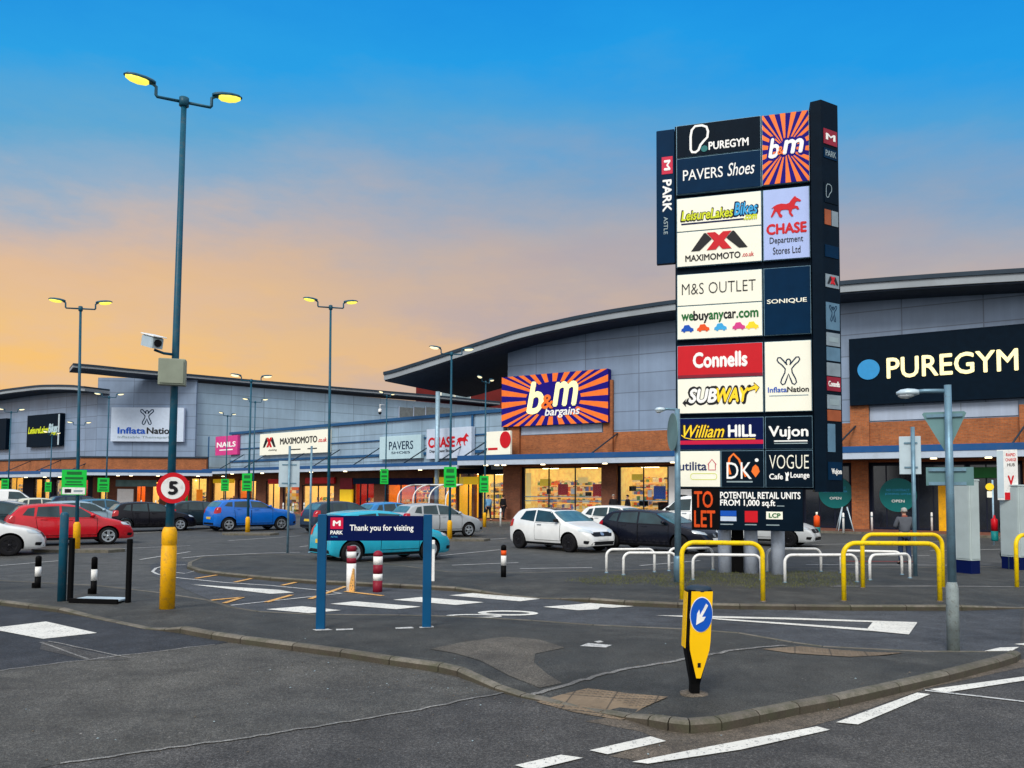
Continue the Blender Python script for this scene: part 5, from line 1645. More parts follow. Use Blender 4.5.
# narrow face with small copies of the names
nx = Matrix.Translation((wcol, -.16, 0)) @ Matrix.Rotation(side_dir, 4, 'Z')
FS = Frame(*(FT.world(wcol, -.16, 0).xy), angle=FT.a + side_dir)
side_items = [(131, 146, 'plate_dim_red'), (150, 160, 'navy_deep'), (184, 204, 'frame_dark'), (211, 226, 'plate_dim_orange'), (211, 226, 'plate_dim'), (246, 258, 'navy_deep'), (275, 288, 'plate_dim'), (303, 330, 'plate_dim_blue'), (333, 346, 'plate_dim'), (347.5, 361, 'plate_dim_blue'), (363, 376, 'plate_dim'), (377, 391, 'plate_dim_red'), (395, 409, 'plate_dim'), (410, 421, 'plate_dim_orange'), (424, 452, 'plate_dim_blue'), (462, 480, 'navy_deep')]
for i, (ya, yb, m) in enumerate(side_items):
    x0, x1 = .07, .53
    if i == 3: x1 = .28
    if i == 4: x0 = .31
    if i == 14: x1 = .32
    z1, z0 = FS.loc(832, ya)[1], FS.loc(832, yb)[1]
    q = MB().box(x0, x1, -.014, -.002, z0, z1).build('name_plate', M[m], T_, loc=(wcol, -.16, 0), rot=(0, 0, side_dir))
    if i == 0:
        letters(q, 'M', x0 + .08, x1 - .08, z0 + (z1 - z0) * .3, z1 - (z1 - z0) * .3, Wh, -.016, .03)
    if i == 1:
        letters(q, 'PARK', x0 + .05, x1 - .05, z0 + .05, z1 - .05, M['sign_back'], -.016, .0)
    if i == 2:
        MB().ribbon_xz(fit(DROP, x0 + .05, x1 - .2, z0 + .12, z1 - .04), .02, -.017, .002, True).build('emblem', M['sign_back'], q)
    if i == 6:
        maximo(q, x0 + .05, x1 - .05, z0 + .08, z1 - .05, -.016)
    if i == 11:
        letters(q, 'Connells', x0 + .04, x1 - .04, z0 + .1, z1 - .1, Wh, -.016, .02)
    if i == 15:
        letters(q, 'Vujon', x0 + .1, x1 - .02, z0 + .1, z1 - .15, Wh, -.016, .02)
    if i in (8, 12):
        MB().box(x0 + .08, x1 - .06, -.018, -.015, z0 + .09, z1 - .1).build('name_stripe', M['sign_back'], q)
    if i in (7,):
        MB().ribbon_xz(fit(figure_outline(), x0 + .1, x1 - .1, z0 + .2, z1 - .06), .02, -.017, .002, True).build('figure_outline', M['navy_deep'], q)
# blade on the far edge
xb_, zb1, zb0 = tx(656.5), tzz(129.5, 660), tzz(263, 660)
bl = MB().bbox(0, -.006 - xb_, .0, .16, 0, zb1 - zb0, .01).build('blade_panel', M['navy_deep'], T_, loc=(xb_, .06, zb0))
bw, bh = -.006 - xb_, zb1 - zb0
MB().box(bw * .30, bw * .90, -.012, -.001, bh * .665, bh * .795).build('red_square', M['crimson'], bl)
letters(bl, 'M', bw * .44, bw * .76, bh * .695, bh * .765, Wh, -.014, .04, rot=1)
letters(bl, 'PARK', bw * .36, bw * .82, bh * .385, bh * .62, Wh, -.002, .035, rot=1)
letters(bl, 'ASTLE', bw * .40, bw * .62, bh * .215, bh * .345, M['sign_back'], -.002, .0, rot=1)

# --- letting board under the panels
x0, x1 = FT.x(691.5, .2), FT.x(803, .2)
z1, z0 = FT.loc(691.5, 488.5, .2)[1], FT.loc(691.5, 529.5, .2)[1]
t = frame_thing(FT, 'letting_board', 'black letting board with orange and white capitals fixed to the tower sign posts', 'sign', x0, -.2, z0)
w, h = x1 - x0, z1 - z0
MB().bbox(0, w, 0, .06, 0, h, .006).build('sign_panel', M['soft_black'], t)
MB().box(w * .30, w * .9, .061, .40, h * .55, h * .68).build('bracket', M['steel'], t)
MB().box(w * .255, w * .995, -.006, -.001, h * .01, h * .99).build('board_field', M['frame_dark'], t)
letters(t, 'TO', w * .025, w * .195, h * .54, h * .93, M['orange'], -.002, .02)
letters(t, 'LET', w * .025, w * .215, h * .07, h * .46, M['orange'], -.002, .02)
letters(t, 'POTENTIAL RETAIL UNITS', w * .265, w * .975, h * .765, h * .92, Wh, -.008, .03)
letters(t, 'FROM 1,000 sq.ft', w * .265, w * .755, h * .55, h * .735, Wh, -.008, .03)
MB().box(w * .77, w * .835, -.010, -.007, h * .585, h * .605).build('lettering_line', M['sign_back'], t)
for a, b, za, zb_, m in ((.265, .41, .34, .47, 'bollard_blue'), (.265, .41, .22, .33, 'pale_violet'), (.485, .60, .2, .47, 'red'), (.675, .82, .28, .46, 'panel_white')):
    MB().box(w * a, w * b, -.012, -.0065, h * za, h * zb_).build('agent_logo', M[m], t)
letters(t, 'LCP', w * .70, w * .80, h * .32, h * .42, M['green_dark'], -.013, .04)
for a, b in ((.265, .38), (.485, .59), (.675, .79)):
    MB().box(w * a, w * b, -.010, -.0065, h * .13, h * .155).build('lettering_line', M['sign_back'], t)
# ================================================================== street furniture
def on_ground(px, py):
    p = gnd(px, py, .0)
    z = ground_z(p.x, p.y)
    for _ in range(3):
        p = gnd(px, py, z)
        z = ground_z(p.x, p.y)
    return Vector((p.x, p.y, z))

def top_z(base, px, py):
    """height of a measured point that stands straight above a base"""
    d = ray(px, py)
    return EYE + d.z * (base.y / d.y)

def face_cam(p):
    """turn about z so that local -y looks at the photographer"""
    return math.atan2(-p.x, p.y)

# ------------------------------------------------------------------ lamp posts
def lamp_post(px, pyb, pyt, yaw, label, base_h=0.9, pole_r=.075, sign=None, lens='lamp', group='twin headed lamp posts of the car park', scale=1.0, lean=0.0):
    b = on_ground(px, pyb)
    H_ = top_z(b, px, pyt) - b.z
    t = thing('lamp_post', label, 'lamp post', b, R(yaw), group)
    t.rotation_euler = (Matrix.Rotation(lean, 3, 'Y') @ Matrix.Rotation(R(yaw), 3, 'Z')).to_euler()   # posts stand a little out of plumb
    MB().tube([(0, 0, 0), (0, 0, H_ * .5), (0, 0, H_ - .08 * scale)], pole_r, 14, pole_r * .62).build('pole', M['post_blue'], t)
    s = scale
    MB().lathe([(pole_r * .7, H_ - .22 * s), (pole_r * 1.1, H_ - .2 * s), (pole_r * 1.1, H_ - .02 * s), (pole_r * .5, H_)], 14).build('pole_collar', M['post_blue'], t)
    arms = MB()
    for sg in (-1, 1):
        arms.tube([(sg * .04, 0, H_ - .11 * s), (sg * .52 * s, 0, H_ - .11 * s), (sg * .55 * s, 0, H_ - .07 * s), (sg * .55 * s, 0, H_ + .10 * s), (sg * .62 * s, 0, H_ + .15 * s)], .034 * s, 8)
    arms.build('cross_arm', M['post_blue'], t)
    for sg in (-1, 1):
        # housing: flattened half shell; below and beyond it the glowing bowl
        mt = Matrix.Translation((sg * .56 * s, 0, H_ + .16 * s)) @ Matrix.Rotation(-sg * R(7), 4, 'Y')
        hs = MB(); hs.smooth = True
        rings = []
        for u, w_, h_ in ((0, .05, .05), (.06, .09, .075), (.20, .13, .09), (.40, .135, .085), (.55, .10, .06), (.62, .03, .02)):
            rings.append([Vector((sg * u * s, w_ * s * math.cos(a), max(0, h_ * s * math.sin(a)) - (.012 * s if math.sin(a) < 0 else 0))) for a in [2 * PI * k / 12 for k in range(12)]])
        hs.loft(rings if sg > 0 else [r[::-1] for r in rings], True, True, mt)
        hd = hs.build('lamp_head', M['post_blue'], t, recalc=True)
        ls = MB(); ls.smooth = True
        rings = []
        for u, w_, h_ in ((.13, .07, .03), (.18, .11, .075), (.34, .125, .10), (.48, .105, .085), (.58, .05, .04)):
            rings.append([Vector((sg * u * s, w_ * s * math.cos(a), -.014 * s + min(0, h_ * s * math.sin(a)) + (.001 if math.sin(a) > 0 else 0))) for a in [2 * PI * k / 12 for k in range(12)]])
        ls.loft(rings, True, True, mt)
        ls.build('lamp_glass', M[lens], hd, recalc=True)
    if base_h:
        mb = MB()
        mb.lathe([(pole_r * 1.75, 0), (pole_r * 1.75, base_h - pole_r * 1.6), (pole_r * 1.45, base_h - pole_r * .7), (pole_r * 1.05, base_h)], 18)
        mb.build('protective_sleeve', M['base_yellow'], t)
    return t, b, H_

L1, b1, H1 = lamp_post(167, 608.5, 97, 24, 'tall twin headed lamp post with a yellow sleeve, speed sign and grey box', 0, .070, scale=.77, lean=.004)
zs_ = top_z(b1, 167, 527) - b1.z
MB().lathe([(.116, 0), (.116, zs_ * .76), (.110, zs_ * .765), (.110, zs_ * .785), (.116, zs_ * .79), (.116, zs_ - .09), (.10, zs_ - .03), (.08, zs_)], 20).build('protective_sleeve', M['base_yellow'], L1)
def fixed_to(base, px, py, out=.12):
    return Vector((base.x, base.y, top_z(base, px, py)))
# speed limit sign
p = fixed_to(b1, 170, 488)
fc = face_cam(p)
rr_ = 15.2 * b1.y / F
t = thing('speed_sign', 'round red rimmed speed limit sign with a black five on the tall lamp post', 'sign', (p.x + .04 + math.sin(fc) * .11, p.y - math.cos(fc) * .11, p.z), fc)
shape(t, 'sign_plate', ellipse(0, 0, rr_, rr_, 40), M['red'], .0, .01)
shape(t, 'white_field', ellipse(0, 0, rr_ * .72, rr_ * .72, 40), M['white'], -.0105, .004)
letters(t, '5', -rr_ * .24, rr_ * .24, -rr_ * .40, rr_ * .40, M['letter_black'], -.0150, .05)
MB().box(-.05, .05, .002, .10, -.03, .03).build('bracket', M['steel'], t)
# control box and camera
p = fixed_to(b1, 177, 374)
k_ = b1.y / F
t = thing('control_box', 'grey green control box strapped high on the tall lamp post', 'box', (p.x, p.y, p.z), fc - .12)
MB().bbox(-12.5 * k_, 12.5 * k_, -.28, -.085, -13 * k_, 13 * k_, .012).build('box_body', M['box_grey'], t)
MB().bbox(-11 * k_, 11 * k_, -.297, -.281, -11.5 * k_, 11.5 * k_, .006).build('door', M['box_grey'], t)
MB().box(-.10, .10, -.084, .09, -.05, .05).build('strap', M['steel'], t)
p = fixed_to(b1, 152, 346)
t = thing('security_camera', 'white security camera on a short arm beside the control box', 'camera', (b1.x, b1.y, p.z), fc)
MB().tube([(0, 0, -.14), (-.16, -.06, -.14), (-.30, -.10, -.10)], .022, 8).build('arm', M['post_blue'], t)
mt = Matrix.Translation((-.33, -.14, .02)) @ Matrix.Rotation(R(25), 4, 'Z') @ Matrix.Rotation(R(14), 4, 'X')
MB().bbox(-.095, .095, -.20, .20, -.09, .09, .02, mt).build('housing', M['sign_back_pale'], t)
MB().bbox(-.11, .11, -.26, .21, .095, .112, .006, mt).build('sun_shield', M['white'], t)
MB().tube([(0, -.201, 0), (0, -.22, 0)], .06, 12, None, mt).build('lens', M['black'], t)

LAMPS = [  # px, base y, top y, yaw, label, sleeve
    (76.5, 551.5, 306, 16, 'twin headed lamp post between the red car and the white hatchback', .95),
    (328, 549, 305, 16, 'twin headed lamp post rising behind the welcome board', .95),
    (449.5, 541, 352, 14, 'twin headed lamp post beside the silver car', .85),
    (247.5, 534, 379, 14, 'twin headed lamp post in front of the blue off-roader', .8),
    (105, 520, 396, 12, 'twin headed lamp post in front of the figure sign', .7),
    (7, 516, 411, 12, 'small lamp post near the white van', .7),
    (76, 514, 424, 12, 'distant lamp post lined up behind the red car lamp post', .7),
    (252.5, 518, 401, 12, 'lamp post just behind the blue off-roader lamp post', .7),
    (225, 514.5, 415, 62, 'lamp post turned edge on in front of the pink sign', .7),
    (385, 519, 395, 62, 'lamp post turned edge on before the shoe shop sign', .7),
    (484.5, 527, 381, 62, 'lamp post turned edge on near the sunburst sign', .85),
    (49, 514, 434, 80, 'slender lamp post in front of the bike shop sign', .7),
]
LP = {}
for px, pb, pt, yaw, lab, bh in LAMPS:
    LP[px] = lamp_post(px, pb, pt, yaw, lab, bh, .06, lens='lamp_white' if px not in (76.5, 328) else 'lamp', scale=.80, lean={76.5: -.019, 328: -.008}.get(px, 0.0))

# ------------------------------------------------------------------ green parking signs
def green_sign(px0, px1, py0, py1, base, label, white=False):
    pm = (px0 + px1) / 2
    p = Vector((base.x, base.y, 0))
    k = base.y / F
    z1, z0 = top_z(base, pm, py0), top_z(base, pm, py1)
    dx = (pm - 512) * k - base.x
    t = thing('parking_sign', label, 'sign', (base.x + dx * .6, base.y - .13, z0), face_cam(base) * .6, 'green parking signs on the lamp posts')
    w, h = (px1 - px0) * k, z1 - z0
    MB().bbox(-w / 2, w / 2, 0, .02, 0, h, .004).build('sign_plate', M['green'], t)
    MB().box(-w * .18, w * .18, .021, .09, h * .4, h * .6).build('bracket', M['steel'], t)
    hz = h * .32 if white else 0
    if white:
        MB().box(-w * .46, w * .46, -.006, -.001, h * .03, h * .30).build('white_field', M['white'], t)
        MB().box(-w * .36, -w * .1, -.010, -.0065, h * .09, h * .24).build('dark_block', M['letter_black'], t)
        MB().box(w * .0, w * .36, -.010, -.0065, h * .12, h * .2).build('grey_block', M['sign_back'], t)
    hh = (h - hz)
    for q, (a, b) in enumerate(((.72, .90), (.45, .58), (.26, .34), (.1, .18))):
        MB().box(-w * (.36 if q % 2 else .30), w * (.36 if q % 2 else .30), -.006, -.001, hz + hh * a, hz + hh * b).build('pale_line', M['green_dark'], t)
    return t
green_sign(64, 86, 470, 495, LP[76.5][1], 'large green parking sign with a white lower part above the red car', True)
green_sign(98.5, 109, 478, 492, LP[105][1], 'green parking sign on the lamp post before the figure sign')
green_sign(2, 8.6, 479, 491.5, LP[7][1], 'green parking sign above the white van')
green_sign(46.5, 52, 482, 492, LP[49][1], 'smallest green parking sign, below the bike shop sign')
green_sign(243, 252.5, 473.5, 491, LP[247.5][1], 'green parking sign over the blue off-roader')
green_sign(380, 388, 469, 484, LP[385][1], 'green parking sign near the trolley shelter')
green_sign(444.5, 457, 467, 487.5, LP[449.5][1], 'green parking sign over the silver car')
green_sign(479.5, 488.5, 476, 492.5, LP[484.5][1], 'green parking sign at the sunburst shop entrance')
green_sign(222, 229.5, 479, 491, LP[225][1], 'green parking sign below the pink sign')

# ------------------------------------------------------------------ signposts seen from behind
def post(t, x, y, z1, r, m, name='post', z0=-.03):
    return MB().cyl(x, y, z0, z1, r, 14).build(name, M[m], t)
b = on_ground(287.5, 553)
t = thing('signpost', 'grey signpost showing the pale back of its plate left of the welcome board', 'sign', b, face_cam(b))
post(t, 0, 0, top_z(b, 288, 446) - b.z, .038, 'steel')
k = b.y / F
z0, z1 = top_z(b, 288, 487) - b.z, top_z(b, 288, 461) - b.z
MB().bbox(-10 * k, 10 * k, .05, .065, z0, z1, .004).build('plate', M['sign_back_pale'], t)
for zz in (z0 + .12, z1 - .12):
    MB().box(-7 * k, 7 * k, .036, .0495, zz - .02, zz + .02).build('rail', M['steel'], t)
b = on_ground(309.5, 553)
t = thing('bare_post', 'bare grey post standing between the pale backed signpost and the lamp post', 'post', b)
post(t, 0, 0, top_z(b, 310, 446) - b.z, .034, 'steel'); MB().lathe([(.05, -.02), (.05, .03), (.036, .05)], 14).build('base_collar', M['steel'], t)
b = on_ground(915.5, 576)
t = thing('signpost', 'grey signpost showing a white plate back in front of the gym window', 'sign', b, face_cam(b))
post(t, 0, 0, top_z(b, 915, 427) - b.z, .045, 'steel')
k = b.y / F
z0, z1 = top_z(b, 912, 474) - b.z, top_z(b, 912, 436) - b.z
MB().bbox(-12.5 * k, 7 * k, .07, .085, z0, z1, .004).build('plate', M['sign_back_pale'], t)
for zz in (z0 + .16, z1 - .16):
    MB().box(-8 * k, 4 * k, .046, .0695, zz - .018, zz + .018).build('rail', M['steel'], t)

# ------------------------------------------------------------------ street lights in galvanised steel
def street_light(px, pyb, pyt, r, base_top, arm_dx, arm_py, label, taper=.8):
    b = on_ground(px, pyb)
    k = b.y / F
    t = thing('street_light', label, 'street light', b, face_cam(b))
    zt = top_z(b, px - 4, pyt) - b.z
    if base_top:
        zb = top_z(b, px, base_top) - b.z
        MB().lathe([(r * 1.42, -.03), (r * 1.40, zb - .08), (r * 1.05, zb)], 18).build('base_column', M['steel_base'], t)
    else:
        zb = 0
        MB().lathe([(r * 1.3, -.03), (r * 1.3, .5), (r, .56)], 16).build('base_column', M['steel'], t)
    MB().tube([(0, 0, zb - .02 if zb else .5), (0, 0, zt)], r, 16, r * taper).build('pole', M['steel'], t)
    za = top_z(b, px, arm_py) - b.z
    MB().tube([(0, 0, za), (arm_dx * k * .45, 0, za + .015), (arm_dx * k * .62, 0, za + .01)], .028, 10).build('arm', M['steel'], t)
    hs = MB(); hs.smooth = True
    mt = Matrix.Translation((arm_dx * k * .55, 0, za))
    L_ = arm_dx * k * .46
    rings = []
    for u, w_, h_ in ((0, .04, .035), (.2, .075, .05), (.5, .095, .06), (.8, .08, .05), (1.0, .03, .02)):
        rings.append([Vector((L_ * u, w_ * math.cos(a), h_ * math.sin(a) * (1 if math.sin(a) > 0 else .75))) for a in [2 * PI * q / 14 for q in range(14)]])
    hs.loft(rings, True, True, mt)
    hd = hs.build('lamp_head', M['sign_back_pale'], t, recalc=True)
    ls = MB(); ls.smooth = True
    rings = []
    for u, w_, h_ in ((.22, .05, .02), (.5, .075, .05), (.8, .06, .045), (.92, .02, .02)):
        rings.append([Vector((L_ * u, w_ * math.cos(a), -.022 + h_ * min(0, math.sin(a)))) for a in [2 * PI * q / 14 for q in range(14)]])
    ls.loft(rings, True, True, mt)
    ls.build('lamp_glass', M['lens'], hd, recalc=True)
    return t, b, k
t, b, k = street_light(953.5, 652, 385, .052, 582, -46, 391, 'steel street light on a thick base carrying the backs of a triangle and a plate')
PS = b
def back_plate(base, name, label, pts_px, lift, m, rails):
    """plate fixed behind a pole, outline in measured points"""
    fc_ = face_cam(base)
    k_ = base.y / F
    t = thing(name, label, 'sign', base, fc_)
    pts = []
    for x, y in pts_px:
        pts.append(((x - 949.5) * k_ * 1.02, top_z(base, 950, y) - base.z))
    MB().prism_xz(pts, lift, lift + .012).build('plate', M[m], t)
    for (xa, xb, y) in rails:
        z = top_z(base, 950, y) - base.z
        MB().box((xa - 949.5) * k_, (xb - 949.5) * k_, lift - .028, lift - .001, z - .02, z + .02).build('rail', M['steel'], t)
    return t
back_plate(b, 'triangle_sign', 'back of an inverted triangle sign on the steel street light', [(926.5, 413), (928, 411), (963, 411), (965, 413), (948.5, 452), (946.5, 452)], .075, 'sign_back_teal', [(930, 962, 415)])
back_plate(b, 'plate_sign', 'back of a wide grey plate under the triangle on the steel street light', [(929, 467), (970, 467), (970, 485.5), (929, 485.5)], .075, 'sign_back_teal', [(931, 964, 469.5), (931, 964, 483.5)])
t, b, k = street_light(678, 582, 409, .07, None, -22, 409.5, 'grey street light standing just left of the tower sign')
fc_ = face_cam(b)
t = thing('round_sign', 'round grey sign seen nearly edge on beside the lower tower panels', 'sign', (b.x, b.y, top_z(b, 673, 432)), fc_ + R(-74))
rr_ = 19 * k
shape(t, 'plate', ellipse(-.04, 0, rr_, rr_, 36), M['sign_back_teal'], -.09, .012)
MB().box(-.04, .04, -.089, -.03, -.05, .05).build('bracket', M['steel'], t)

# ------------------------------------------------------------------ barriers
def hoop(pxa, pya, pxb, pyb, pyt, r, m, name, label, group, cr=.14):
    a, b = on_ground(pxa, pya), on_ground(pxb, pyb)
    mid = (a + b) / 2
    d = b - a
    L_ = Vector((d.x, d.y)).length
    rz = math.atan2(d.y, d.x)
    h = (top_z(mid, (pxa + pxb) / 2, pyt) - mid.z) - r
    t = thing(name, label, 'barrier', mid, rz, group)
    x = L_ / 2
    pts = [(-x, 0, -.05), (-x, 0, h - cr)]
    for q in range(1, 8):
        an = PI - (PI / 2) * q / 8
        pts.append((-x + cr + cr * math.cos(an), 0, h - cr + cr * math.sin(an)))
    pts.append((-x + cr, 0, h))
    full = pts + [(-p_[0], 0, p_[2]) for p_ in reversed(pts)]
    MB().tube(full, r, 12).build('hoop', M[m], t)
    mb = MB()
    for sx in (-x, x):
        MB().lathe([(r * 1.45, -.02), (r * 1.45, .012), (r * 1.1, .016)], 14, Matrix.Translation((sx, 0, 0))).build('foot', M['steel'] if m == 'white' else M['gutter'], t)
    return t
G = 'yellow hoop barriers along the kerb'
hoop(682, 600, 763, 601.5, 540.5, .042, 'yellow', 'hoop_barrier', 'yellow hoop barrier in front of the tower sign posts', G, .22)
hoop(844, 601, 940, 601.5, 541, .042, 'yellow', 'hoop_barrier', 'nearer yellow hoop barrier of the overlapping pair by the street light', G, .22)
hoop(863, 588, 943, 587.5, 532.5, .042, 'yellow', 'hoop_barrier', 'farther yellow hoop barrier of the overlapping pair by the street light', G, .22)
hoop(1017, 587, 1098, 587.5, 532.5, .042, 'yellow', 'hoop_barrier', 'yellow hoop barrier cut off by the picture edge', G, .22)
G = 'low white hoop rails round the tower sign'
for a, ya, b_, yb, yt, lab in ((606.5, 573, 654.5, 572, 548, 'white hoop rail in front of the rear wheel of the black hatchback'), (623.5, 575, 676.5, 575, 551.5, 'white hoop rail ending at the grey street light'),
                        (669, 571, 713, 570, 547, 'white hoop rail behind the grey street light'), (693, 579.5, 761, 580, 553.5, 'white hoop rail seen through the yellow barrier at the tower'),
                        (767, 571.5, 821, 571.5, 547.5, 'white hoop rail behind the last tower post'), (785, 582.5, 857, 582, 553.5, 'long white hoop rail between the two sets of yellow barriers'),
                        (841, 573, 902, 574.5, 550, 'white hoop rail behind the overlapping yellow barriers'), (870, 580, 910, 578, 553, 'short white hoop rail at the foot of the white backed signpost')):
    hoop(a, ya, b_, yb, yt, .032, 'white', 'hoop_rail', lab, G, .16)

# ------------------------------------------------------------------ keep-left bollard
b = on_ground(694, 693.5)
k = b.y / F
zt = top_z(b, 699, 585) - b.z
t = thing('traffic_bollard', 'yellow keep left bollard with a blue arrow disc at the tip of the near pavement', 'bollard', b, face_cam(b) + R(15))
lean = Matrix.Identity(4); lean[0][2] = .05
BW = .70                                             # slim body, deep from front to back
zl_ = zt * .40
rings = []
for z, w_, d_ in ((0, .06, .06), (.10, .06, .06), (zl_, .150, .105), (zl_ + .06, .158, .112), (zt * .94, .165, .118), (zt * .965, .155, .112)):
    w_ *= BW
    rings.append([(-w_, -d_ * .6, z), (-w_ * .84, -d_, z), (w_ * .84, -d_, z), (w_, -d_ * .6, z), (w_, d_ * .6, z), (w_ * .84, d_, z), (-w_ * .84, d_, z), (-w_, d_ * .6, z)])
MB().loft(rings, True, True, lean).build('core', M['soft_black'], t)
fz1 = zt * .955
face = [(-.02, .17), (.02, .17), (.128 * BW, zl_ + .02), (.138 * BW, zl_ + .1), (.142 * BW, fz1), (-.142 * BW, fz1), (-.138 * BW, zl_ + .1), (-.128 * BW, zl_ + .02)]
MB().prism_xz(face, -.127, -.1185, lean).build('yellow_face', M['bollard_yellow'], t)
MB().box(-.166 * BW - .008, -.166 * BW - .001, -.068, -.012, zl_ + .03, zt * .94, lean).build('yellow_side', M['bollard_yellow'], t)
MB().box(-.166 * BW - .008, -.166 * BW - .001, .005, .062, zl_ + .03, zt * .94, lean).build('yellow_side', M['bollard_yellow'], t)
cap = MB(); cap.smooth = True
rings = []
for z, q in ((zt * .95, 1.0), (zt * .965, 1.0), (zt * .985, .88), (zt * .996, .6), (zt, .2)):
    rings.append([(.172 * BW * q * math.cos(a), .130 * q * math.sin(a), z) for a in [2 * PI * j / 20 for j in range(20)]])
cap.loft(rings, True, True, lean); cap.build('cap', M['roof_dark'], t)
dz = zt * .745
MB().prism_xz(ellipse(0, dz, .10, .155, 36), -.136, -.1285, lean).build('blue_disc', M['bollard_blue'], t)
MB().prism_xz(ellipse(0, dz, .106, .163, 36), -.1282, -.1275, lean).build('disc_rim', M['white'], t)
def rot(pts, a, cx, cz, s, sz):
    return [(cx + (x * math.cos(a) - y * math.sin(a)) * s, cz + (x * math.sin(a) + y * math.cos(a)) * sz) for x, y in pts]
ar = [(-.14, 1), (.14, 1), (.14, -.12), (.48, .16), (.48, -.24), (0, -1), (-.48, -.24), (-.48, .16), (-.14, -.12)]
MB().prism_xz(rot(ar, R(-36), 0, dz, .08, .115), -.1405, -.1365, lean).build('white_arrow', M['white'], t)
MB().lathe([(.13, -.02), (.13, .008), (.08, .014)], 20).build('base_plate', M['gutter'], t)
MB().box(-.014, .014, -.1325, -.1275, .27, .31, lean).build('small_mark', M['letter_black'], t)

# ------------------------------------------------------------------ welcome board
a, b = on_ground(320.5, 629), on_ground(426.5, 627)
mid = (a + b) / 2
d = b - a
t = thing('welcome_board', 'navy board reading thank you for visiting on two blue posts', 'sign', (mid.x, mid.y, min(a.z, b.z)), math.atan2(d.y, d.x))
hw = Vector((d.x, d.y)).length / 2
zt = top_z(mid, 374, 515) - mid.z
for sx in (-hw, hw):
    MB().bbox(sx - .06, sx + .06, -.05, .05, -.05, zt + .01, .008).build('post', M['sign_post'], t)
zb = top_z(mid, 374, 540.5) - mid.z
pn = MB().bbox(-hw + .062, hw - .062, -.025, .025, zb, zt - .01, .004).build('panel', M['navy'], t)
w0, pw, ph = -hw + .062, 2 * hw - .124, zt - .01 - zb
MB().box(w0 + pw * .035, w0 + pw * .165, -.030, -.026, zb + ph * .47, zb + ph * .93).build('red_square', M['crimson'], pn)
letters(pn, 'M', w0 + pw * .065, w0 + pw * .135, zb + ph * .60, zb + ph * .80, M['letter_white'], -.0305, .05, depth=.003)
letters(pn, 'PARK', w0 + pw * .038, w0 + pw * .162, zb + ph * .26, zb + ph * .40, M['letter_white'], -.026, .04, depth=.004)
letters(pn, 'ASTLE', w0 + pw * .04, w0 + pw * .11, zb + ph * .13, zb + ph * .19, M['sky_blue'], -.026, .0, depth=.004)
letters(pn, 'Thank you for visiting', w0 + pw * .235, w0 + pw * .895, zb + ph * .33, zb + ph * .64, M['letter_white'], -.026, .022, depth=.004)

# ------------------------------------------------------------------ bollards
def banded(px, pyb, pyt, wpx, bands, label, dome=True, smear=None, group=None, name='bollard'):
    b = on_ground(px, pyb)
    k = b.y / F
    h = top_z(b, px, pyt) - b.z
    r = wpx * k / 2
    t = thing(name, label, 'bollard', b, 0, group)
    for i, (f0, f1, m) in enumerate(bands):
        prof = [(r, -.03 if i == 0 else h * f0), (r, h * f1)]
        if i == len(bands) - 1:
            prof = [(r, h * f0), (r, h - r * .8 if dome else h - .01)] + [(r * math.cos(R(a)), h - r * .8 + r * .8 * math.sin(R(a))) for a in ((25, 50, 75) if dome else ())] + [(r * (.1 if dome else .9), h)]
        MB().lathe(prof, 18).build('band' if i else 'base', M[m], t)
    return t, b, k, h, r
t, b, k, h, r = banded(351, 591.5, 546, 9.5, [(0, .62, 'white'), (.62, .74, 'maroon'), (.74, .88, 'white'), (.88, 1, 'maroon')], 'white and maroon bollard with a yellow smear near the welcome board', False)
MB().prism_xz([(-r * .1, .01), (r * .9, .01), (r * .8, h * .5), (r * .55, h * .52), (r * .1, h * .3), (-r * .2, h * .12)], -r - .012, -r * .4).build('yellow_smear', M['yellow_line'], t)
banded(377.5, 592, 550.5, 9.5, [(0, .28, 'maroon'), (.28, .44, 'white'), (.44, .66, 'maroon'), (.66, .86, 'white'), (.86, 1, 'maroon')], 'maroon bollard with two white bands near the welcome board')
banded(503.5, 577, 544.5, 5.4, [(0, .36, 'soft_black'), (.36, .66, 'white'), (.66, .82, 'orange'), (.82, 1, 'soft_black')], 'black bollard with white and orange bands in front of the white hatchback')
G = 'black bollards with a white band by the near kerb'
for px, pb, pt, lab in ((37.5, 588, 555.5, 'black bollard with a white band in front of the red car'), (93.5, 594, 556.5, 'black bollard with a white band between the two black posts')):
    t, b, k, h, r = banded(px, pb, pt, 5.6, [(0, .36, 'soft_black'), (.36, .66, 'white'), (.66, 1, 'soft_black')], lab, True, None, G)
    MB().bbox(-r * 1.9, -r * .9, -.03, .03, 0, .10, .01).build('hinge_lug', M['soft_black'], t)
b = on_ground(61.5, 601); k = b.y / F
t = thing('teal_post', 'stout teal blue post with a rounded top on the near pavement', 'post', b)
h = top_z(b, 62, 512) - b.z
MB().lathe([(.068, -.03), (.068, h - .05), (.055, h - .015), (.02, h)], 18).build('post_body', M['post_blue'], t)
a, b = on_ground(70, 601), on_ground(128, 602.5)
t = thing('fallen_board_frame', 'two black posts with a pale board lying flat between them', 'sign', a, math.atan2((b - a).y, (b - a).x))
L_ = (b - a).length
h = top_z(a, 70, 538) - a.z
for x in (0, L_):
    MB().bbox(x - .036, x + .036, -.036, .036, -.04, h, .008).build('post', M['soft_black'], t)
MB().bbox(.16, L_ - .09, -.16, .20, .03, .06, .006).build('board', M['sign_back_pale'], t)
MB().bbox(.12, L_ - .06, -.20, -.162, .0, .075, .006).build('board_edge', M['soft_black'], t)
b = on_ground(433, 581); k = b.y / F
t = thing('white_post', 'thin white marker post beside the welcome board', 'post', b)
h = top_z(b, 433, 540) - b.z
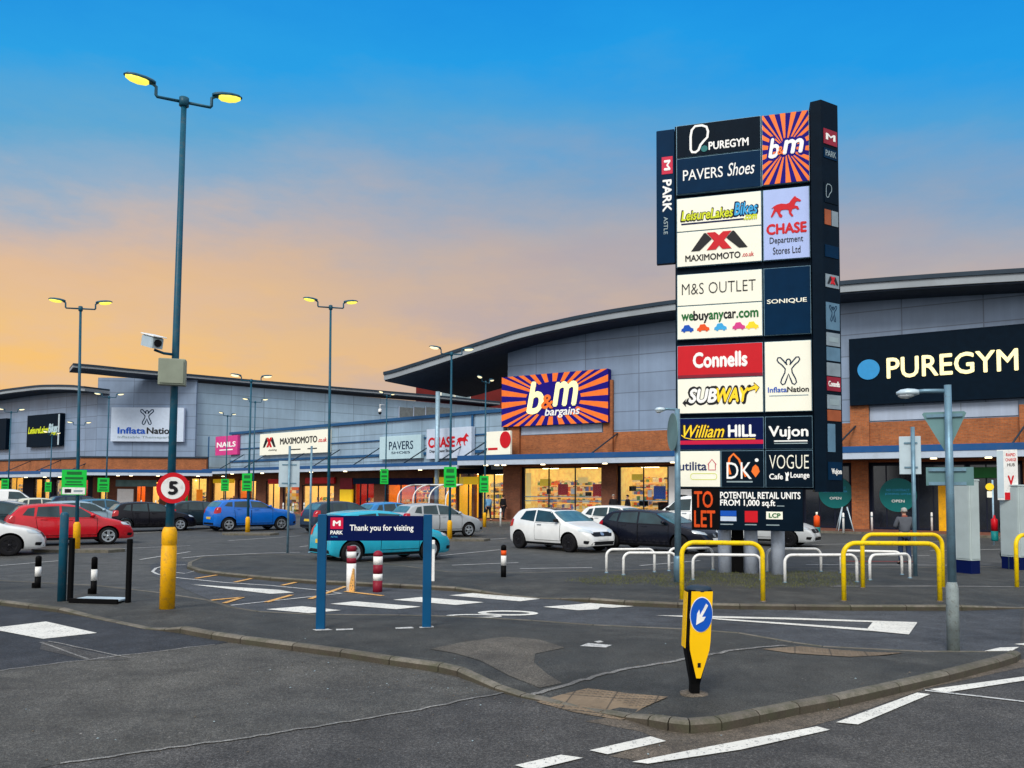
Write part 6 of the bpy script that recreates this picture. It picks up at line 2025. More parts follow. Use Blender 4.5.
MB().bbox(-.032, .032, -.018, .018, -.03, h, .008).build('post_body', M['white'], t)
MB().bbox(-.033, .033, -.0195, -.0185, h * .78, h * .9, .0002).build('reflector', M['sign_back'], t)

# thin bollards along the shop pavement
G = 'thin pale bollards along the shop pavement'
LAB = ['thin pale bollard by the sunburst shop doorway', 'thin pale bollard outside the brick column left of the gym', 'thin pale bollard beside the folding board', 'thin pale bollard between gym disc and signpost', 'thin pale bollard close to the yellow door', 'thin pale bollard by the shop with the red fascia', 'thin pale bollard before the dark shop window', 'thin pale bollard beside the brick pier of the low row', 'thin pale bollard in front of the clothes rails', 'thin pale bollard just outside the figure sign bay',
       'thin pale bollard outside the orange door of the bay', 'thin pale bollard left of the speed sign', 'thin pale bollard right of the speed sign']
for (px, pb, pt), lab in zip(((500.5, 528, 508), (601, 527, 505), (843.5, 535, 509.5), (872, 533, 512), (932, 533, 514), (293, 518, 502.5), (304, 516, 503), (313, 515.5, 502.5), (283, 517, 502.5), (213, 514, 501), (141, 512, 501), (155.5, 512, 501), (178.5, 512, 501)), LAB):
    b = on_ground(px, pb)
    b.z = GROUND_Z
    t = thing('pavement_bollard', lab, 'bollard', b, 0, G)
    h = 1.0
    MB().lathe([(.055, -.02), (.055, h - .04), (.03, h)], 12).build('post_body', M['white'], t)
    MB().lathe([(.0565, h * .72), (.0565, h * .8)], 12).build('band', M['sign_back'], t)

# ------------------------------------------------------------------ charging cabinets, charger holder and sign
def cabinet(px0, pxm, px1, pyb, pyt, label):
    b = on_ground((px0 + px1) / 2, pyb)
    k = b.y / F
    rz = face_cam(b) + R(-38)
    t = thing('charging_cabinet', label, 'cabinet', b, rz, 'pale charging cabinets')
    h = top_z(b, 967, pyt) - b.z
    w, d_ = (px1 - px0) * k * .86, (px1 - px0) * k * .62
    MB().bbox(-w / 2, w / 2, -d_ / 2, d_ / 2, .32, h, .015).build('cabinet_body', M['cabinet'], t)
    MB().bbox(-w / 2 + .01, w / 2 - .01, -d_ / 2 + .01, d_ / 2 - .01, -.02, .318, .01).build('plinth', M['navy'], t)
    MB().bbox(-w / 2 + .03, w / 2 - .03, -d_ / 2 - .012, -d_ / 2 - .001, .36, h - .05, .005).build('vent_panel', M['cabinet'], t)
    MB().bbox(w / 2 + .001, w / 2 + .012, -d_ / 2 + .03, d_ / 2 - .03, .36, h - .05, .005).build('vent_panel', M['cabinet'], t)
    MB().bbox(-w / 2 - .01, w / 2 + .01, -d_ / 2 - .015, d_ / 2 + .01, h + .001, h + .04, .01).build('lid', M['cabinet'], t)
    return t, b, h
cabinet(957, 966, 978.5, 573, 481, 'tall pale charging cabinet standing beside the steel street light')
cabinet(1004, 1012, 1028, 569, 486, 'pale charging cabinet behind the red lettered charging sign')
b = on_ground(1000, 568)
t = thing('charging_stand', 'white charging post holding a red and teal plug with a hanging black cable', 'charger', b, face_cam(b))
k = b.y / F
h = top_z(b, 1004, 498) - b.z
MB().bbox(.05, .25, -.06, .1, -.02, h, .012).build('stand', M['white'], t)
z0 = top_z(b, 997, 541) - b.z; z1 = top_z(b, 997, 515) - b.z
zm = z0 + (z1 - z0) * .38
MB().lathe([(.075, z0), (.085, z0 + .03), (.085, zm)], 16, Matrix.Translation((-.10, -.07, 0))).build('teal_holster', M['teal'], t)
MB().lathe([(.082, zm + .002), (.082, z1 - .12), (.03, z1 - .08), (.02, z1)], 16, Matrix.Translation((-.10, -.07, 0))).build('red_plug', M['red'], t)
MB().bbox(.0, .06, -.16, -.061, zm + .1, z1 - .1, .01).build('plug_grip', M['soft_black'], t)
MB().tube([(.04, -.14, zm + .12), (.12, -.16, zm - .2), (.06, -.17, zm - .5), (.02, -.15, .35), (.08, -.14, .12), (.14, -.12, .3), (.13, -.07, zm - .1)], .022, 8).build('cable', M['soft_black'], t)
b = on_ground(1009, 569)
t = thing('charging_sign', 'narrow white charging sign with red lettering and a red foot', 'sign', b, face_cam(b))
k = b.y / F
z1, z0, zr = top_z(b, 1010, 450) - b.z, top_z(b, 1010, 500) - b.z, top_z(b, 1010, 493) - b.z
x0, x1 = -8 * k, 9.5 * k
MB().cyl(.02, .03, -.03, z1 - .05, .04, 12).build('post', M['steel'], t)
MB().bbox(x0, x1, -.075, -.012, z0, z1, .008).build('sign_panel', M['white'], t)
w, hh = x1 - x0, z1 - z0
MB().box(x0 + w * .35, x1 - .005, -.081, -.0755, z0 + .005, z0 + hh * .15).build('red_foot', M['red'], t)
letters(t, 'RAPID', x0 + w * .46, x1 - w * .1, z0 + hh * .87, z0 + hh * .93, M['red'], -.076, .03, depth=.003)
letters(t, 'CHARGE', x0 + w * .42, x1 - w * .06, z0 + hh * .77, z0 + hh * .83, M['red'], -.076, .03, depth=.003)
letters(t, 'HUB', x0 + w * .50, x1 - w * .14, z0 + hh * .67, z0 + hh * .73, M['letter_black'], -.076, .02, depth=.003)
letters(t, 'V', x0 + w * .52, x1 - w * .2, z0 + hh * .30, z0 + hh * .48, M['red'], -.076, .05, depth=.003)
MB().box(x0 + .0, x0 + w * .32, -.081, -.0755, z0 + hh * .04, z1 - .02).build('grey_side', M['sign_back_pale'], t)
# yellow disc post behind
b = on_ground(994, 545)
t = thing('notice_post', 'slim post with a yellow disc and a cream notice outside the gym entrance', 'sign', (b.x, b.y, GROUND_Z if False else b.z), face_cam(b))
k = b.y / F
h = top_z(b, 990, 480) - b.z
MB().cyl(0, 0, -.02, h, .035, 10).build('post', M['steel_pale'], t)
MB().prism_xz(ellipse(-.10, h - .28, .15, .15, 24), -.06, -.04).build('yellow_disc', M['poster_yellow'], t)
MB().box(-.2, -.02, -.06, -.04, h - .72, h - .46).build('notice', M['panel_white'], t)
# orange and teal unit and folding board outside the gym
b = on_ground(817, 535)
t = thing('litter_bin', 'orange and teal round bin standing outside the gym', 'bin', b)
k = b.y / F
h = top_z(b, 817, 512) - b.z
MB().lathe([(.16, -.02), (.165, h * .32), (.16, h * .34)], 18).build('bin_base', M['teal'], t)
MB().lathe([(.15, h * .342), (.145, h * .80), (.09, h * .84), (.05, h * .86)], 18).build('bin_body', M['orange'], t)
MB().lathe([(.05, h * .862), (.05, h)], 12).build('spout', M['panel_white'], t)
b = on_ground(845, 533)
t = thing('folding_board', 'folding board with a dark panel between pale legs outside the gym', 'sign', b, face_cam(b) + R(10))
k = b.y / F
h = top_z(b, 845, 507) - b.z
for sy in (-1, 1):
    for sx in (-1, 1):
        MB().tube([(sx * .40, sy * .34, 0), (sx * .12, sy * .03, h)], .03, 8).build('leg', M['sign_back_pale'], t)
    MB().add([(-.33, sy * .29, h * .16), (.33, sy * .29, h * .16), (.16, sy * .085, h * .85), (-.16, sy * .085, h * .85)], [(0, 1, 2, 3) if sy < 0 else (3, 2, 1, 0)]).build('board', M['frame_dark'], t)
# trolley shelter
FSH = FL
x0, x1 = FL.x(398, CAN + 3.2), FL.x(446, CAN + 3.2)
zt = FL.loc(420, 484.5, CAN + 3.2)[1]
t = frame_thing(FL, 'trolley_shelter', 'curved glazed trolley shelter behind the silver car', 'shelter', x0, -CAN - 3.2, .0)
wd = x1 - x0
arc = [(.0, .0)] + [(1.6 - 1.6 * math.cos(R(a)), zt - 1.0 + 1.0 * math.sin(R(a))) for a in range(0, 100, 15)]
for q in range(4):
    x = wd * q / 3
    MB().tube([(x, y, z) for y, z in arc], .045, 8).build('hoop_frame', M['white'], t)
mb = MB()
for (ya, za), (yb, zb_) in zip(arc, arc[1:]):
    mb.add([(.05, ya + .01, za), (wd - .05, ya + .01, za), (wd - .05, yb + .01, zb_), (.05, yb + .01, zb_)], [(0, 1, 2, 3)])
mb.build('glazing', M['shelter_glass'], t)
MB().tube([(0, arc[-1][0], arc[-1][1]), (wd, arc[-1][0], arc[-1][1])], .05, 8).build('ridge_rail', M['white'], t)
MB().tube([(0, .02, .9), (wd, .02, .9)], .03, 8).build('guard_rail', M['steel'], t)
def lerp2(pr, x):
    for (a, za), (b, zb) in zip(pr, pr[1:]):
        if a <= x <= b: return za + (zb - za) * (x - a) / (b - a)
    return pr[-1][1]
# white plant boxes on the roof
for i, (a, b_, c, d_, lab) in enumerate(((440, 453, 386, 395.5, 'white plant box on the roof edge, nearer the roof column'), (454, 470, 385.5, 395.5, 'white plant box on the roof edge with grille slots'))):
    x0, x1 = FU.x(a, -2.0), FU.x(b_, -2.0)
    zr_ = lerp2(rp, (x0 + x1) / 2)
    z1 = FU.loc((a + b_) / 2, c, -2.0)[1]
    t = frame_thing(FU, 'roof_plant_box', lab, 'plant box', x0, 2.0, zr_, 'white plant boxes on the roof edge')
    MB().bbox(0, x1 - x0, 0, 1.0, 0.12, 1.5, .02).build('casing', M['panel_white'], t)
    MB().box(.05, x1 - x0 - .05, .06, .94, .0, .119).build('feet', M['steel'], t)
    MB().box(.1, x1 - x0 - .1, -.012, -.001, .35, (z1 - zr_) * .75).build('grille', M['sign_back'], t)
# dome camera hanging near the shoe shop sign
p = FL.world(*[(FL.loc(380, 412, .6)[0]), -.6, FL.loc(380, 412, .6)[1]])
t = thing('dome_camera', 'small white dome camera hanging on a bracket above the shoe shop sign', 'camera', p, FL.a)
MB().tube([(0, .6, .62), (0, .0, .62), (0, 0, .3)], .04, 8).build('bracket', M['white'], t)
MB().lathe([(.02, .3), (.13, .25), (.15, .05), (.15, -.02)], 14).build('housing', M['white'], t)
MB().lathe([(.02, -.22), (.10, -.18), (.14, -.05), (.14, -.021)], 14).build('dome', M['black'], t)
# ================================================================== cars
def lerp_prof(pr, x):
    if x <= pr[0][0]: return pr[0][1]
    for (a, b), (c, d) in zip(pr, pr[1:]):
        if x <= c: return b + (d - b) * (x - a) / (c - a)
    return pr[-1][1]

BODY = dict(
    hatch=dict(top=[(0, .50), (.02, .78), (.07, .97), (.14, 1.06), (.40, 1.36), (.58, 1.425), (1.0, 1.47), (1.5, 1.48), (1.9, 1.455), (2.2, 1.39), (2.95, 1.00), (3.15, .955), (3.45, .885), (3.72, .78), (3.88, .66), (3.96, .54), (4.0, .40)],
               front_screen=(2.24, 2.90), rear_screen=(.16, .40), belt=(.98, .93)),
    saloon=dict(top=[(0, .52), (.02, .78), (.06, .96), (.20, 1.02), (.30, 1.05), (.62, 1.27), (.95, 1.40), (1.3, 1.46), (1.7, 1.48), (2.0, 1.455), (2.3, 1.37), (3.0, .98), (3.2, .94), (3.5, .875), (3.75, .78), (3.90, .66), (3.97, .54), (4.0, .40)],
                front_screen=(2.34, 2.95), rear_screen=(.34, .86), belt=(.98, .92)),
    suv=dict(top=[(0, .58), (.02, .86), (.06, 1.02), (.12, 1.10), (.34, 1.36), (.46, 1.42), (.9, 1.465), (1.4, 1.48), (1.85, 1.46), (2.15, 1.40), (2.82, 1.07), (3.05, 1.03), (3.45, .98), (3.78, .89), (3.92, .76), (3.98, .60), (4.0, .42)],
             front_screen=(2.20, 2.78), rear_screen=(.14, .34), belt=(1.04, 1.0)),
    van=dict(top=[(0, .50), (.012, 1.30), (.05, 1.44), (.14, 1.475), (1.2, 1.48), (2.3, 1.475), (2.55, 1.43), (3.15, .98), (3.3, .93), (3.65, .82), (3.85, .72), (3.95, .58), (4.0, .38)],
             front_screen=(2.62, 3.10), rear_screen=None, belt=(.92, .90)),
)
# side windows as (rear bottom, front bottom, front top, rear top)
SIDE = dict(
    three=[('quarter_window', [(.66, 1.05), (1.42, .99), (1.39, 1.385), (.86, 1.345)]), ('door', [(1.49, .99), (2.70, .985), (2.18, 1.345), (1.46, 1.39)])],
    five=[('quarter_window', [(.50, 1.08), (.83, 1.04), (.86, 1.34), (.66, 1.31)]), ('door', [(.90, 1.03), (1.60, 1.0), (1.58, 1.39), (.95, 1.36)]), ('door', [(1.67, 1.0), (2.72, .985), (2.18, 1.345), (1.65, 1.39)])],
    saloon=[('door', [(.80, 1.05), (1.64, 1.01), (1.62, 1.37), (1.10, 1.315)]), ('door', [(1.71, 1.01), (2.78, .975), (2.30, 1.325), (1.69, 1.375)])],
    suv=[('quarter_window', [(.42, 1.16), (.78, 1.13), (.80, 1.35), (.60, 1.33)]), ('door', [(.86, 1.12), (1.60, 1.09), (1.58, 1.385), (.90, 1.365)]), ('door', [(1.67, 1.09), (2.64, 1.07), (2.16, 1.34), (1.65, 1.385)])],
    van=[('door', [(2.06, .99), (2.98, .96), (2.60, 1.33), (2.08, 1.36)])],
)
BOOL = []

def body_mesh(style, L, W, Hh):
    st = BODY[style]
    sx, sz = L / 4.0, Hh / 1.48
    top = [(a * sx, b * sz) for a, b in st['top']]
    xs = sorted(set([round(v, 3) for v in [0, .01 * sx, .03 * sx] + [a for a, b in top] + [L * i / 44 for i in range(45)]]))
    keep = [xs[0]]
    for v in xs[1:]:
        if v - keep[-1] > .018 or v == xs[-1]: keep.append(v)
    xs = keep
    plan = [(0, .80), (.02, .87), (.06, .925), (.14, .965), (.28, .995), (.5, 1.0), (.72, .995), (.82, .97), (.90, .925), (.95, .86), (.98, .77), (1.0, .62)]
    zsill = .20 * sz
    rings = []
    def zt(x):
        d = .05 * sx
        return (lerp_prof(top, x - d) + 2 * lerp_prof(top, x) + lerp_prof(top, x + d)) / 4 if .2 * sx < x < L - .15 * sx else lerp_prof(top, x)
    for x in xs:
        f = x / L
        w = W / 2 * lerp_prof(plan, f)
        zb = (st['belt'][0] + (st['belt'][1] - st['belt'][0]) * f) * sz
        z1 = zt(x)
        z0 = zsill + (.08 * sz * max(0, 1 - f / .06) if f < .06 else .05 * sz * max(0, (f - .94) / .06))
        z0 = min(z0, z1 - .05)
        def y_at(z):
            if z <= zb:
                m = .62 * sz
                if z < m: q = 1 - .085 * ((m - z) / (m - zsill)) ** 2
                else: q = 1 - .035 * ((z - m) / max(.05, zb - m)) ** 2
                return w * q
            return w * .965 - (z - zb) * .36 - (z - zb) ** 2 * .10
        r = min(.11 * sz, (z1 - z0) * .35)
        half = []
        nlev = 11
        for i in range(nlev):
            z = z0 + (z1 - r - z0) * i / (nlev - 1)
            half.append((y_at(z), z))
        half[0] = (half[0][0] * .97, z0)
        ye = half[-1][0]
        rw = min(r * 1.5, ye * .8)
        for a in (22, 45, 68, 90):
            half.append((ye - rw + rw * math.cos(R(a)), z1 - r + r * math.sin(R(a)) * .86))
        half.append(((ye - rw) * .55, z1 - r * .14 + r * .11))
        half.append((0.0, z1))
        ring = [(x, -y, z) for y, z in half] + [(x, y, z) for y, z in reversed(half[:-1])]
        rings.append(ring)
    n = len(rings[0])
    vs_ = [Vector(p) for r_ in rings for p in r_]
    fs_ = []
    for i in range(len(rings) - 1):
        for j in range(n):
            a, b = i * n + j, i * n + (j + 1) % n
            fs_.append((a, b, b + n, a + n))
    fs_.append(tuple(range(n)))
    fs_.append(tuple(reversed([(len(rings) - 1) * n + j for j in range(n)])))
    # centre on the length
    for v in vs_: v.x -= L / 2
    return vs_, [f[::-1] for f in fs_]

def patch(bvh, corners, d, nx=8, ny=5, eps=.006, rnd=0.0):
    """surface that follows the body: four approximate corners pushed along d onto it"""
    c = [Vector(p) for p in corners]
    d = Vector(d).normalized()
    mb = MB(); mb.smooth = True
    vs_ = []
    for j in range(ny + 1):
        for i in range(nx + 1):
            u, v = i / nx, j / ny
            if rnd:                                   # square grid to a rounded outline
                a, b = 2 * u - 1, 2 * v - 1
                a2 = a * math.sqrt(1 - rnd * b * b / 2); b2 = b * math.sqrt(1 - rnd * a * a / 2)
                u2, v2 = (a2 + 1) / 2, (b2 + 1) / 2
            else: u2, v2 = u, v
            p = (c[0] * (1 - u2) + c[1] * u2) * (1 - v2) + (c[3] * (1 - u2) + c[2] * u2) * v2
            h = bvh.ray_cast(p - d * 1.6, d)
            if h[0] is None:
                h = bvh.find_nearest(p)
            nrm = h[1] if h[1].dot(d) < 0 else -h[1]
            vs_.append(h[0] + nrm * eps)
    w = nx + 1
    fs_ = [(j * w + i, j * w + i + 1, (j + 1) * w + i + 1, (j + 1) * w + i) for j in range(ny) for i in range(nx)]
    a, b, cc = vs_[fs_[len(fs_) // 2][0]], vs_[fs_[len(fs_) // 2][1]], vs_[fs_[len(fs_) // 2][2]]
    if (b - a).cross(cc - a).dot(d) > 0: fs_ = [f[::-1] for f in fs_]
    mb.add(vs_, fs_)
    return mb

WHEEL = {}
def wheel_parts(r, w, rim):
    """tyre and rim round local y"""
    key = (round(r, 3), rim)
    if key in WHEEL: return WHEEL[key]
    mt = Matrix.Rotation(R(90), 4, 'X')
    ty = MB()
    ty.lathe([(r * .60, -w * .40), (r * .68, -w * .5), (r * .90, -w * .5), (r * .975, -w * .42), (r, -w * .25), (r, w * .25), (r * .975, w * .42), (r * .90, w * .5), (r * .68, w * .5), (r * .60, w * .40)], 26, mt, True, True)
    rm = MB()
    rm.cur = 1
    rm.lathe([(r * .58, w * .30), (.001, w * .30)], 26, mt, False, False)
    rm.lathe([(.001, -w * .30), (r * .58, -w * .30)], 26, mt, False, False)
    rm.cur = 0
    for sg in (1, -1):
        rm.lathe([(r * .56, sg * w * .41), (r * .69, sg * w * .515), (r * .70, sg * w * .50), (r * .585, sg * w * .38)] if sg > 0 else [(r * .585, sg * w * .38), (r * .70, sg * w * .50), (r * .69, sg * w * .515), (r * .56, sg * w * .41)], 26, mt, False, False)
        for q in range(5):
            a = 2 * PI * q / 5 + .3
            for da in (-.13, .13):
                ca, sa = math.cos(a + da), math.sin(a + da)
                t_ = .052 * r / .31
                m2 = Matrix(((ca, 0, -sa, 0), (0, 1, 0, 0), (sa, 0, ca, 0), (0, 0, 0, 1)))
                rm.box(r * .12, r * .60, min(sg * w * .36, sg * w * .46), max(sg * w * .36, sg * w * .46), -t_ / 2, t_ / 2, m2)
        rm.lathe([(r * .15, sg * w * .34), (r * .15, sg * w * .475), (r * .05, sg * w * .48)] if sg < 0 else [(r * .05, sg * w * .48), (r * .15, sg * w * .475), (r * .15, sg * w * .34)], 14, mt, True, True)
    WHEEL[key] = (ty, rm)
    return WHEEL[key]

def car_paint(name, rgb, dark=False):
    key = 'car_paint_' + name
    if key in MATS: return MATS[key]
    c = lin(*rgb)
    k = N(key)
    co = k.coords()
    f = k.ramp(k.noise(co, 2.2, 5, .6), [(.3, tuple(x * .9 for x in c)), (.7, tuple(min(1, x * 1.06) for x in c))])
    sep = k.n('ShaderNodeSeparateXYZ'); k.l(co, sep.inputs[0])
    dirt = k.math('MULTIPLY', k.ramp(k.noise(co, 9, 6, .7), [(.35, .0), (.75, .55)]), k.ramp(sep.outputs['Z'], [(.18, .7), (.55, .0)]))
    col = k.mix(dirt, f, (.12, .11, .095))
    m = k.bsdf(col, k.math('ADD', k.math('MULTIPLY', dirt, .5), .24), 0.0, coat=.45 if max(c) > .1 else .12, spec=.4 if max(c) > .1 else .25)
    MATS[key] = m
    return m

def make_car(label, px, py, yaw, style='hatch', doors='five', L=4.0, W=1.75, Hh=1.48, colour=('white', (236, 238, 236)), rim='alloy', group='cars parked in front of the shops', wr=.315, roof=None, fx=.62, rx=3.12, detail=True):
    b = on_ground(px, py)
    yw = R(yaw)
    fwd = Vector((math.cos(yw), math.sin(yw), 0))
    lat = Vector((-math.sin(yw), math.cos(yw), 0))
    away = lat if lat.dot(b) > 0 else -lat
    ctr = b + away * (W / 2 - .08)
    ctr.z = b.z
    root = thing('parked_car' if style != 'van' else 'parked_van', label, 'car' if style != 'van' else 'van', ctr, yw, group)
    sx, sz = L / 4.0, Hh / 1.48
    vs_, fs_ = body_mesh(style, L, W, Hh)
    bvh = BVHTree.FromPolygons(vs_, fs_)
    pm = car_paint(*colour)
    me = bpy.data.meshes.new('body')
    me.from_pydata([tuple(v) for v in vs_], [], fs_)
    me.materials.append(pm); me.materials.append(M['soft_black'])
    me.polygons.foreach_set('use_smooth', [True] * len(me.polygons))
    bm = bmesh.new(); bm.from_mesh(me); bmesh.ops.recalc_face_normals(bm, faces=bm.faces); bm.to_mesh(me); bm.free()
    body = link(bpy.data.objects.new('body', me), root)
    # wheel housings
    cut = MB(); cut.cur = 0
    axles = (fx * sx - L / 2, rx * sx - L / 2)
    r = wr
    for ax in axles:
        for sg in (-1, 1):
            y0, y1 = sg * (W / 2 - .34), sg * (W / 2 + .2)
            cut.tube([(ax, min(y0, y1), r + .01), (ax, max(y0, y1), r + .01)], r + .055, 28)
    cm = bpy.data.meshes.new('cut'); cm.from_pydata(cut.v, [], cut.f)
    cm.materials.append(M['soft_black'])
    bm = bmesh.new(); bm.from_mesh(cm); bmesh.ops.recalc_face_normals(bm, faces=bm.faces); bm.to_mesh(cm); bm.free()
    co = bpy.data.objects.new('cut', cm); COL.objects.link(co)
    co.location = ctr; co.rotation_euler = (0, 0, yw)
    BOOL.append((body, co))
    ty, rm = wheel_parts(r, .205, rim)
    for ax in axles:
        for sg in (-1, 1):
            w = ty.build('wheel', M['tyre'], root, loc=(ax, sg * (W / 2 - .125), r), recalc=True)
            rm.build('rim', [M[rim], M['soft_black']], w, recalc=True)
    X_ = lambda x: x * sx - L / 2
    Z_ = lambda z: z * sz
    fsx0, fsx1 = BODY[style]['front_screen']
    h2 = W / 2
    def zt_at(x):
        hh = bvh.ray_cast(Vector((x, 0, 5)), Vector((0, 0, -1)))
        return hh[0].z
    def ye(x, z):
        hh = bvh.ray_cast(Vector((x, 3, z)), Vector((0, -1, 0)))
        return hh[0].y if hh[0] is not None else h2 * .8
    xa, xb = X_(fsx1), X_(fsx0)
    za, zb = zt_at(xa), zt_at(xb)
    patch(bvh, [(xa, -ye(xa, za - .10) + .07, za), (xa, ye(xa, za - .10) - .07, za), (xb, ye(xb, zb - .10) - .05, zb), (xb, -ye(xb, zb - .10) + .05, zb)], (0, 0, -1), 12, 8, .008, .12).build('windscreen', M['car_screen'], root)
    if BODY[style]['rear_screen']:
        r0, r1 = BODY[style]['rear_screen']
        xa, xb = X_(r0), X_(r1)
        za, zb = zt_at(xa), zt_at(xb)
        patch(bvh, [(xa, -ye(xa, za - .08) + .10, za), (xa, ye(xa, za - .08) - .10, za), (xb, ye(xb, zb - .10) - .07, zb), (xb, -ye(xb, zb - .10) + .07, zb)], (.35, 0, -1), 10, 6, .008, .2).build('rear_window', M['car_screen'], root)
    for sg in (-1, 1):
        for nm, q in SIDE[doors]:
            cs = [(X_(x), sg * 1.2, Z_(z)) for x, z in q]
            d = (0, -sg, 0)
            if nm == 'door':
                (ax_, az_), (bx_, bz_) = q[0], q[1]
                last = q is SIDE[doors][-1][1]
                dx0 = ax_ + .0 if last or ax_ > 1.3 else ax_ + .10
                dx1 = bx_ + (.02 if last else .03)
                low = [(X_(dx0 - .02), sg * 1.2, Z_(.36)), (X_(dx1 + .02), sg * 1.2, Z_(.36)), (X_(dx1 + .02), sg * 1.2, Z_(bz_ - .028)), (X_(ax_ - .02), sg * 1.2, Z_(az_ - .028))]
                sm = patch(bvh, low, d, 8, 6, .003)
                lo2 = [(X_(dx0 - .005), sg * 1.2, Z_(.375)), (X_(dx1 + .005), sg * 1.2, Z_(.375)), (X_(dx1 + .005), sg * 1.2, Z_(bz_ - .04)), (X_(ax_ - .005), sg * 1.2, Z_(az_ - .04))]
                dr = patch(bvh, lo2, d, 8, 6, .0065).build('door', pm, root)
                sm.build('door_gap', M['soft_black'], dr)
                patch(bvh, cs, d, 8, 5, .007).build('window', M['car_glass'], dr)
                hx = X_(ax_ + .12); hz = Z_(az_ - .10)
                hy = ye(hx, hz)
                MB().bbox(hx, hx + .2, sg * (hy + .012) - .016, sg * (hy + .012) + .016, hz - .016, hz + .018, .006).build('handle', pm if colour[0] != 'white' else M['alloy'], dr)
            else:
                patch(bvh, cs, d, 6, 4, .007).build(nm, M['car_glass'], root)
        # window trim line and sill
        patch(bvh, [(X_(.75), sg * 1.2, .21 * sz), (X_(2.98), sg * 1.2, .21 * sz), (X_(2.98), sg * 1.2, .29 * sz), (X_(.75), sg * 1.2, .29 * sz)], (0, -sg, 0), 8, 2, .008).build('sill', M['trim'], root)
        # door mirror
        mx, mz = X_(SIDE[doors][-1][1][1][0] - .12), Z_(SIDE[doors][-1][1][1][1] + .05)
        my = ye(mx, mz)
        mb = MB(); mb.smooth = True
        rings = []
        for u, q in ((-.07, .25), (-.05, .8), (0, 1), (.06, .8), (.09, .3)):
            rings.append([(mx + u, sg * (my + .11) + .10 * q * math.cos(a), mz + .03 + .065 * q * math.sin(a)) for a in [2 * PI * j / 12 for j in range(12)]])
        mb.loft(rings, True, True)
        mb.build('door_mirror', pm if colour[0] not in ('white',) else M['trim'], root, recalc=True)
        # lights
        hz = {'hatch': .735, 'saloon': .73, 'suv': .83, 'van': .72}[style]
        hx = L / 2 - .30 * sx
        hy = ye(hx, Z_(hz - .06))
        patch(bvh, [(hx + .21, sg * (hy - .36), Z_(hz - .10)), (hx - .16, sg * hy, Z_(hz - .035)), (hx - .24, sg * hy, Z_(hz + .075)), (hx + .12, sg * (hy - .34), Z_(hz + .015))], (-.66, -sg * .75, -.12), 8, 5, .010, .45).build('headlight', M['lens'], root)
        tz_ = {'hatch': .93, 'saloon': .90, 'suv': .98, 'van': .90}[style]
        tx_ = -L / 2 + .10
        tyy = ye(tx_ + .08, Z_(tz_ - .1))
        hh_ = .17 if style != 'saloon' else .11
        patch(bvh, [(tx_ - .1, sg * (tyy - .22), Z_(tz_ - hh_)), (tx_ + .22, sg * tyy, Z_(tz_ - hh_ * .8)), (tx_ + .20, sg * tyy, Z_(tz_ + hh_ * .8)), (tx_ - .04, sg * (tyy - .18), Z_(tz_ + hh_ * .7))], (.70, -sg * .72, 0), 6, 6, .010, .4).build('tail_light', M['tail'], root)
        patch(bvh, [(L / 2 - .1, sg * .78 * h2, Z_(.30)), (L / 2 - .2, sg * .9 * h2, Z_(.32)), (L / 2 - .2, sg * .9 * h2, Z_(.42)), (L / 2 - .1, sg * .72 * h2, Z_(.41))], (-.8, -sg * .6, 0), 5, 4, .008, .3).build('fog_light', M['trim'], root)
    xf, xr_ = L / 2 + .2, -L / 2 - .2
    gz = .63 if style != 'suv' else .74
    gr = patch(bvh, [(xf, -.46, Z_(gz - .09)), (xf, .46, Z_(gz - .09)), (xf, .56, Z_(gz + .06)), (xf, -.56, Z_(gz + .06))], (-1, 0, 0), 10, 4, .008, .3).build('grille', M['trim'], root)
    patch(bvh, [(xf, -.09, Z_(gz - .06)), (xf, .09, Z_(gz - .06)), (xf, .09, Z_(gz + .05)), (xf, -.09, Z_(gz + .05))], (-1, 0, 0), 4, 4, .014, .9).build('badge', M['alloy'], gr)
    patch(bvh, [(xf, -.62, Z_(.27)), (xf, .62, Z_(.27)), (xf, .50, Z_(.39)), (xf, -.50, Z_(.39))], (-1, 0, 0), 10, 4, .008, .2).build('air_intake', M['trim'], root)
    patch(bvh, [(xf, -.26, Z_(.43)), (xf, .26, Z_(.43)), (xf, .26, Z_(.43) + .11), (xf, -.26, Z_(.43) + .11)], (-1, 0, 0), 4, 2, .016).build('number_plate', M['plate_white'], root)
    patch(bvh, [(xr_, -.26, Z_(.56)), (xr_, .26, Z_(.56)), (xr_, .26, Z_(.56) + .11), (xr_, -.26, Z_(.56) + .11)], (1, 0, 0), 4, 2, .016).build('number_plate', M['plate_yellow'], root)
    patch(bvh, [(xr_, -.66, Z_(.27)), (xr_, .66, Z_(.27)), (xr_, .62, Z_(.40)), (xr_, -.62, Z_(.40))], (1, 0, 0), 10, 3, .008, .2).build('rear_bumper_trim', M['trim'], root)
    if roof:
        xa, xb = X_(1.0), X_(2.14)
        patch(bvh, [(xa, -h2 * .60, 3), (xb, -h2 * .58, 3), (xb, h2 * .58, 3), (xa, h2 * .60, 3)], (0, 0, -1), 10, 8, .007, .15).build('roof_panel', M[roof], root)
    if style == 'suv':
        for sg in (-1, 1):
            pts = [(X_(x), sg * (h2 - .34), zt_at(X_(x)) + (.015 if x in (.7, 2.05) else .05)) for x in (.7, .8, 1.4, 1.95, 2.05)]
            MB().tube(pts, .018, 8).build('roof_rail', M['trim'], root)
    return root

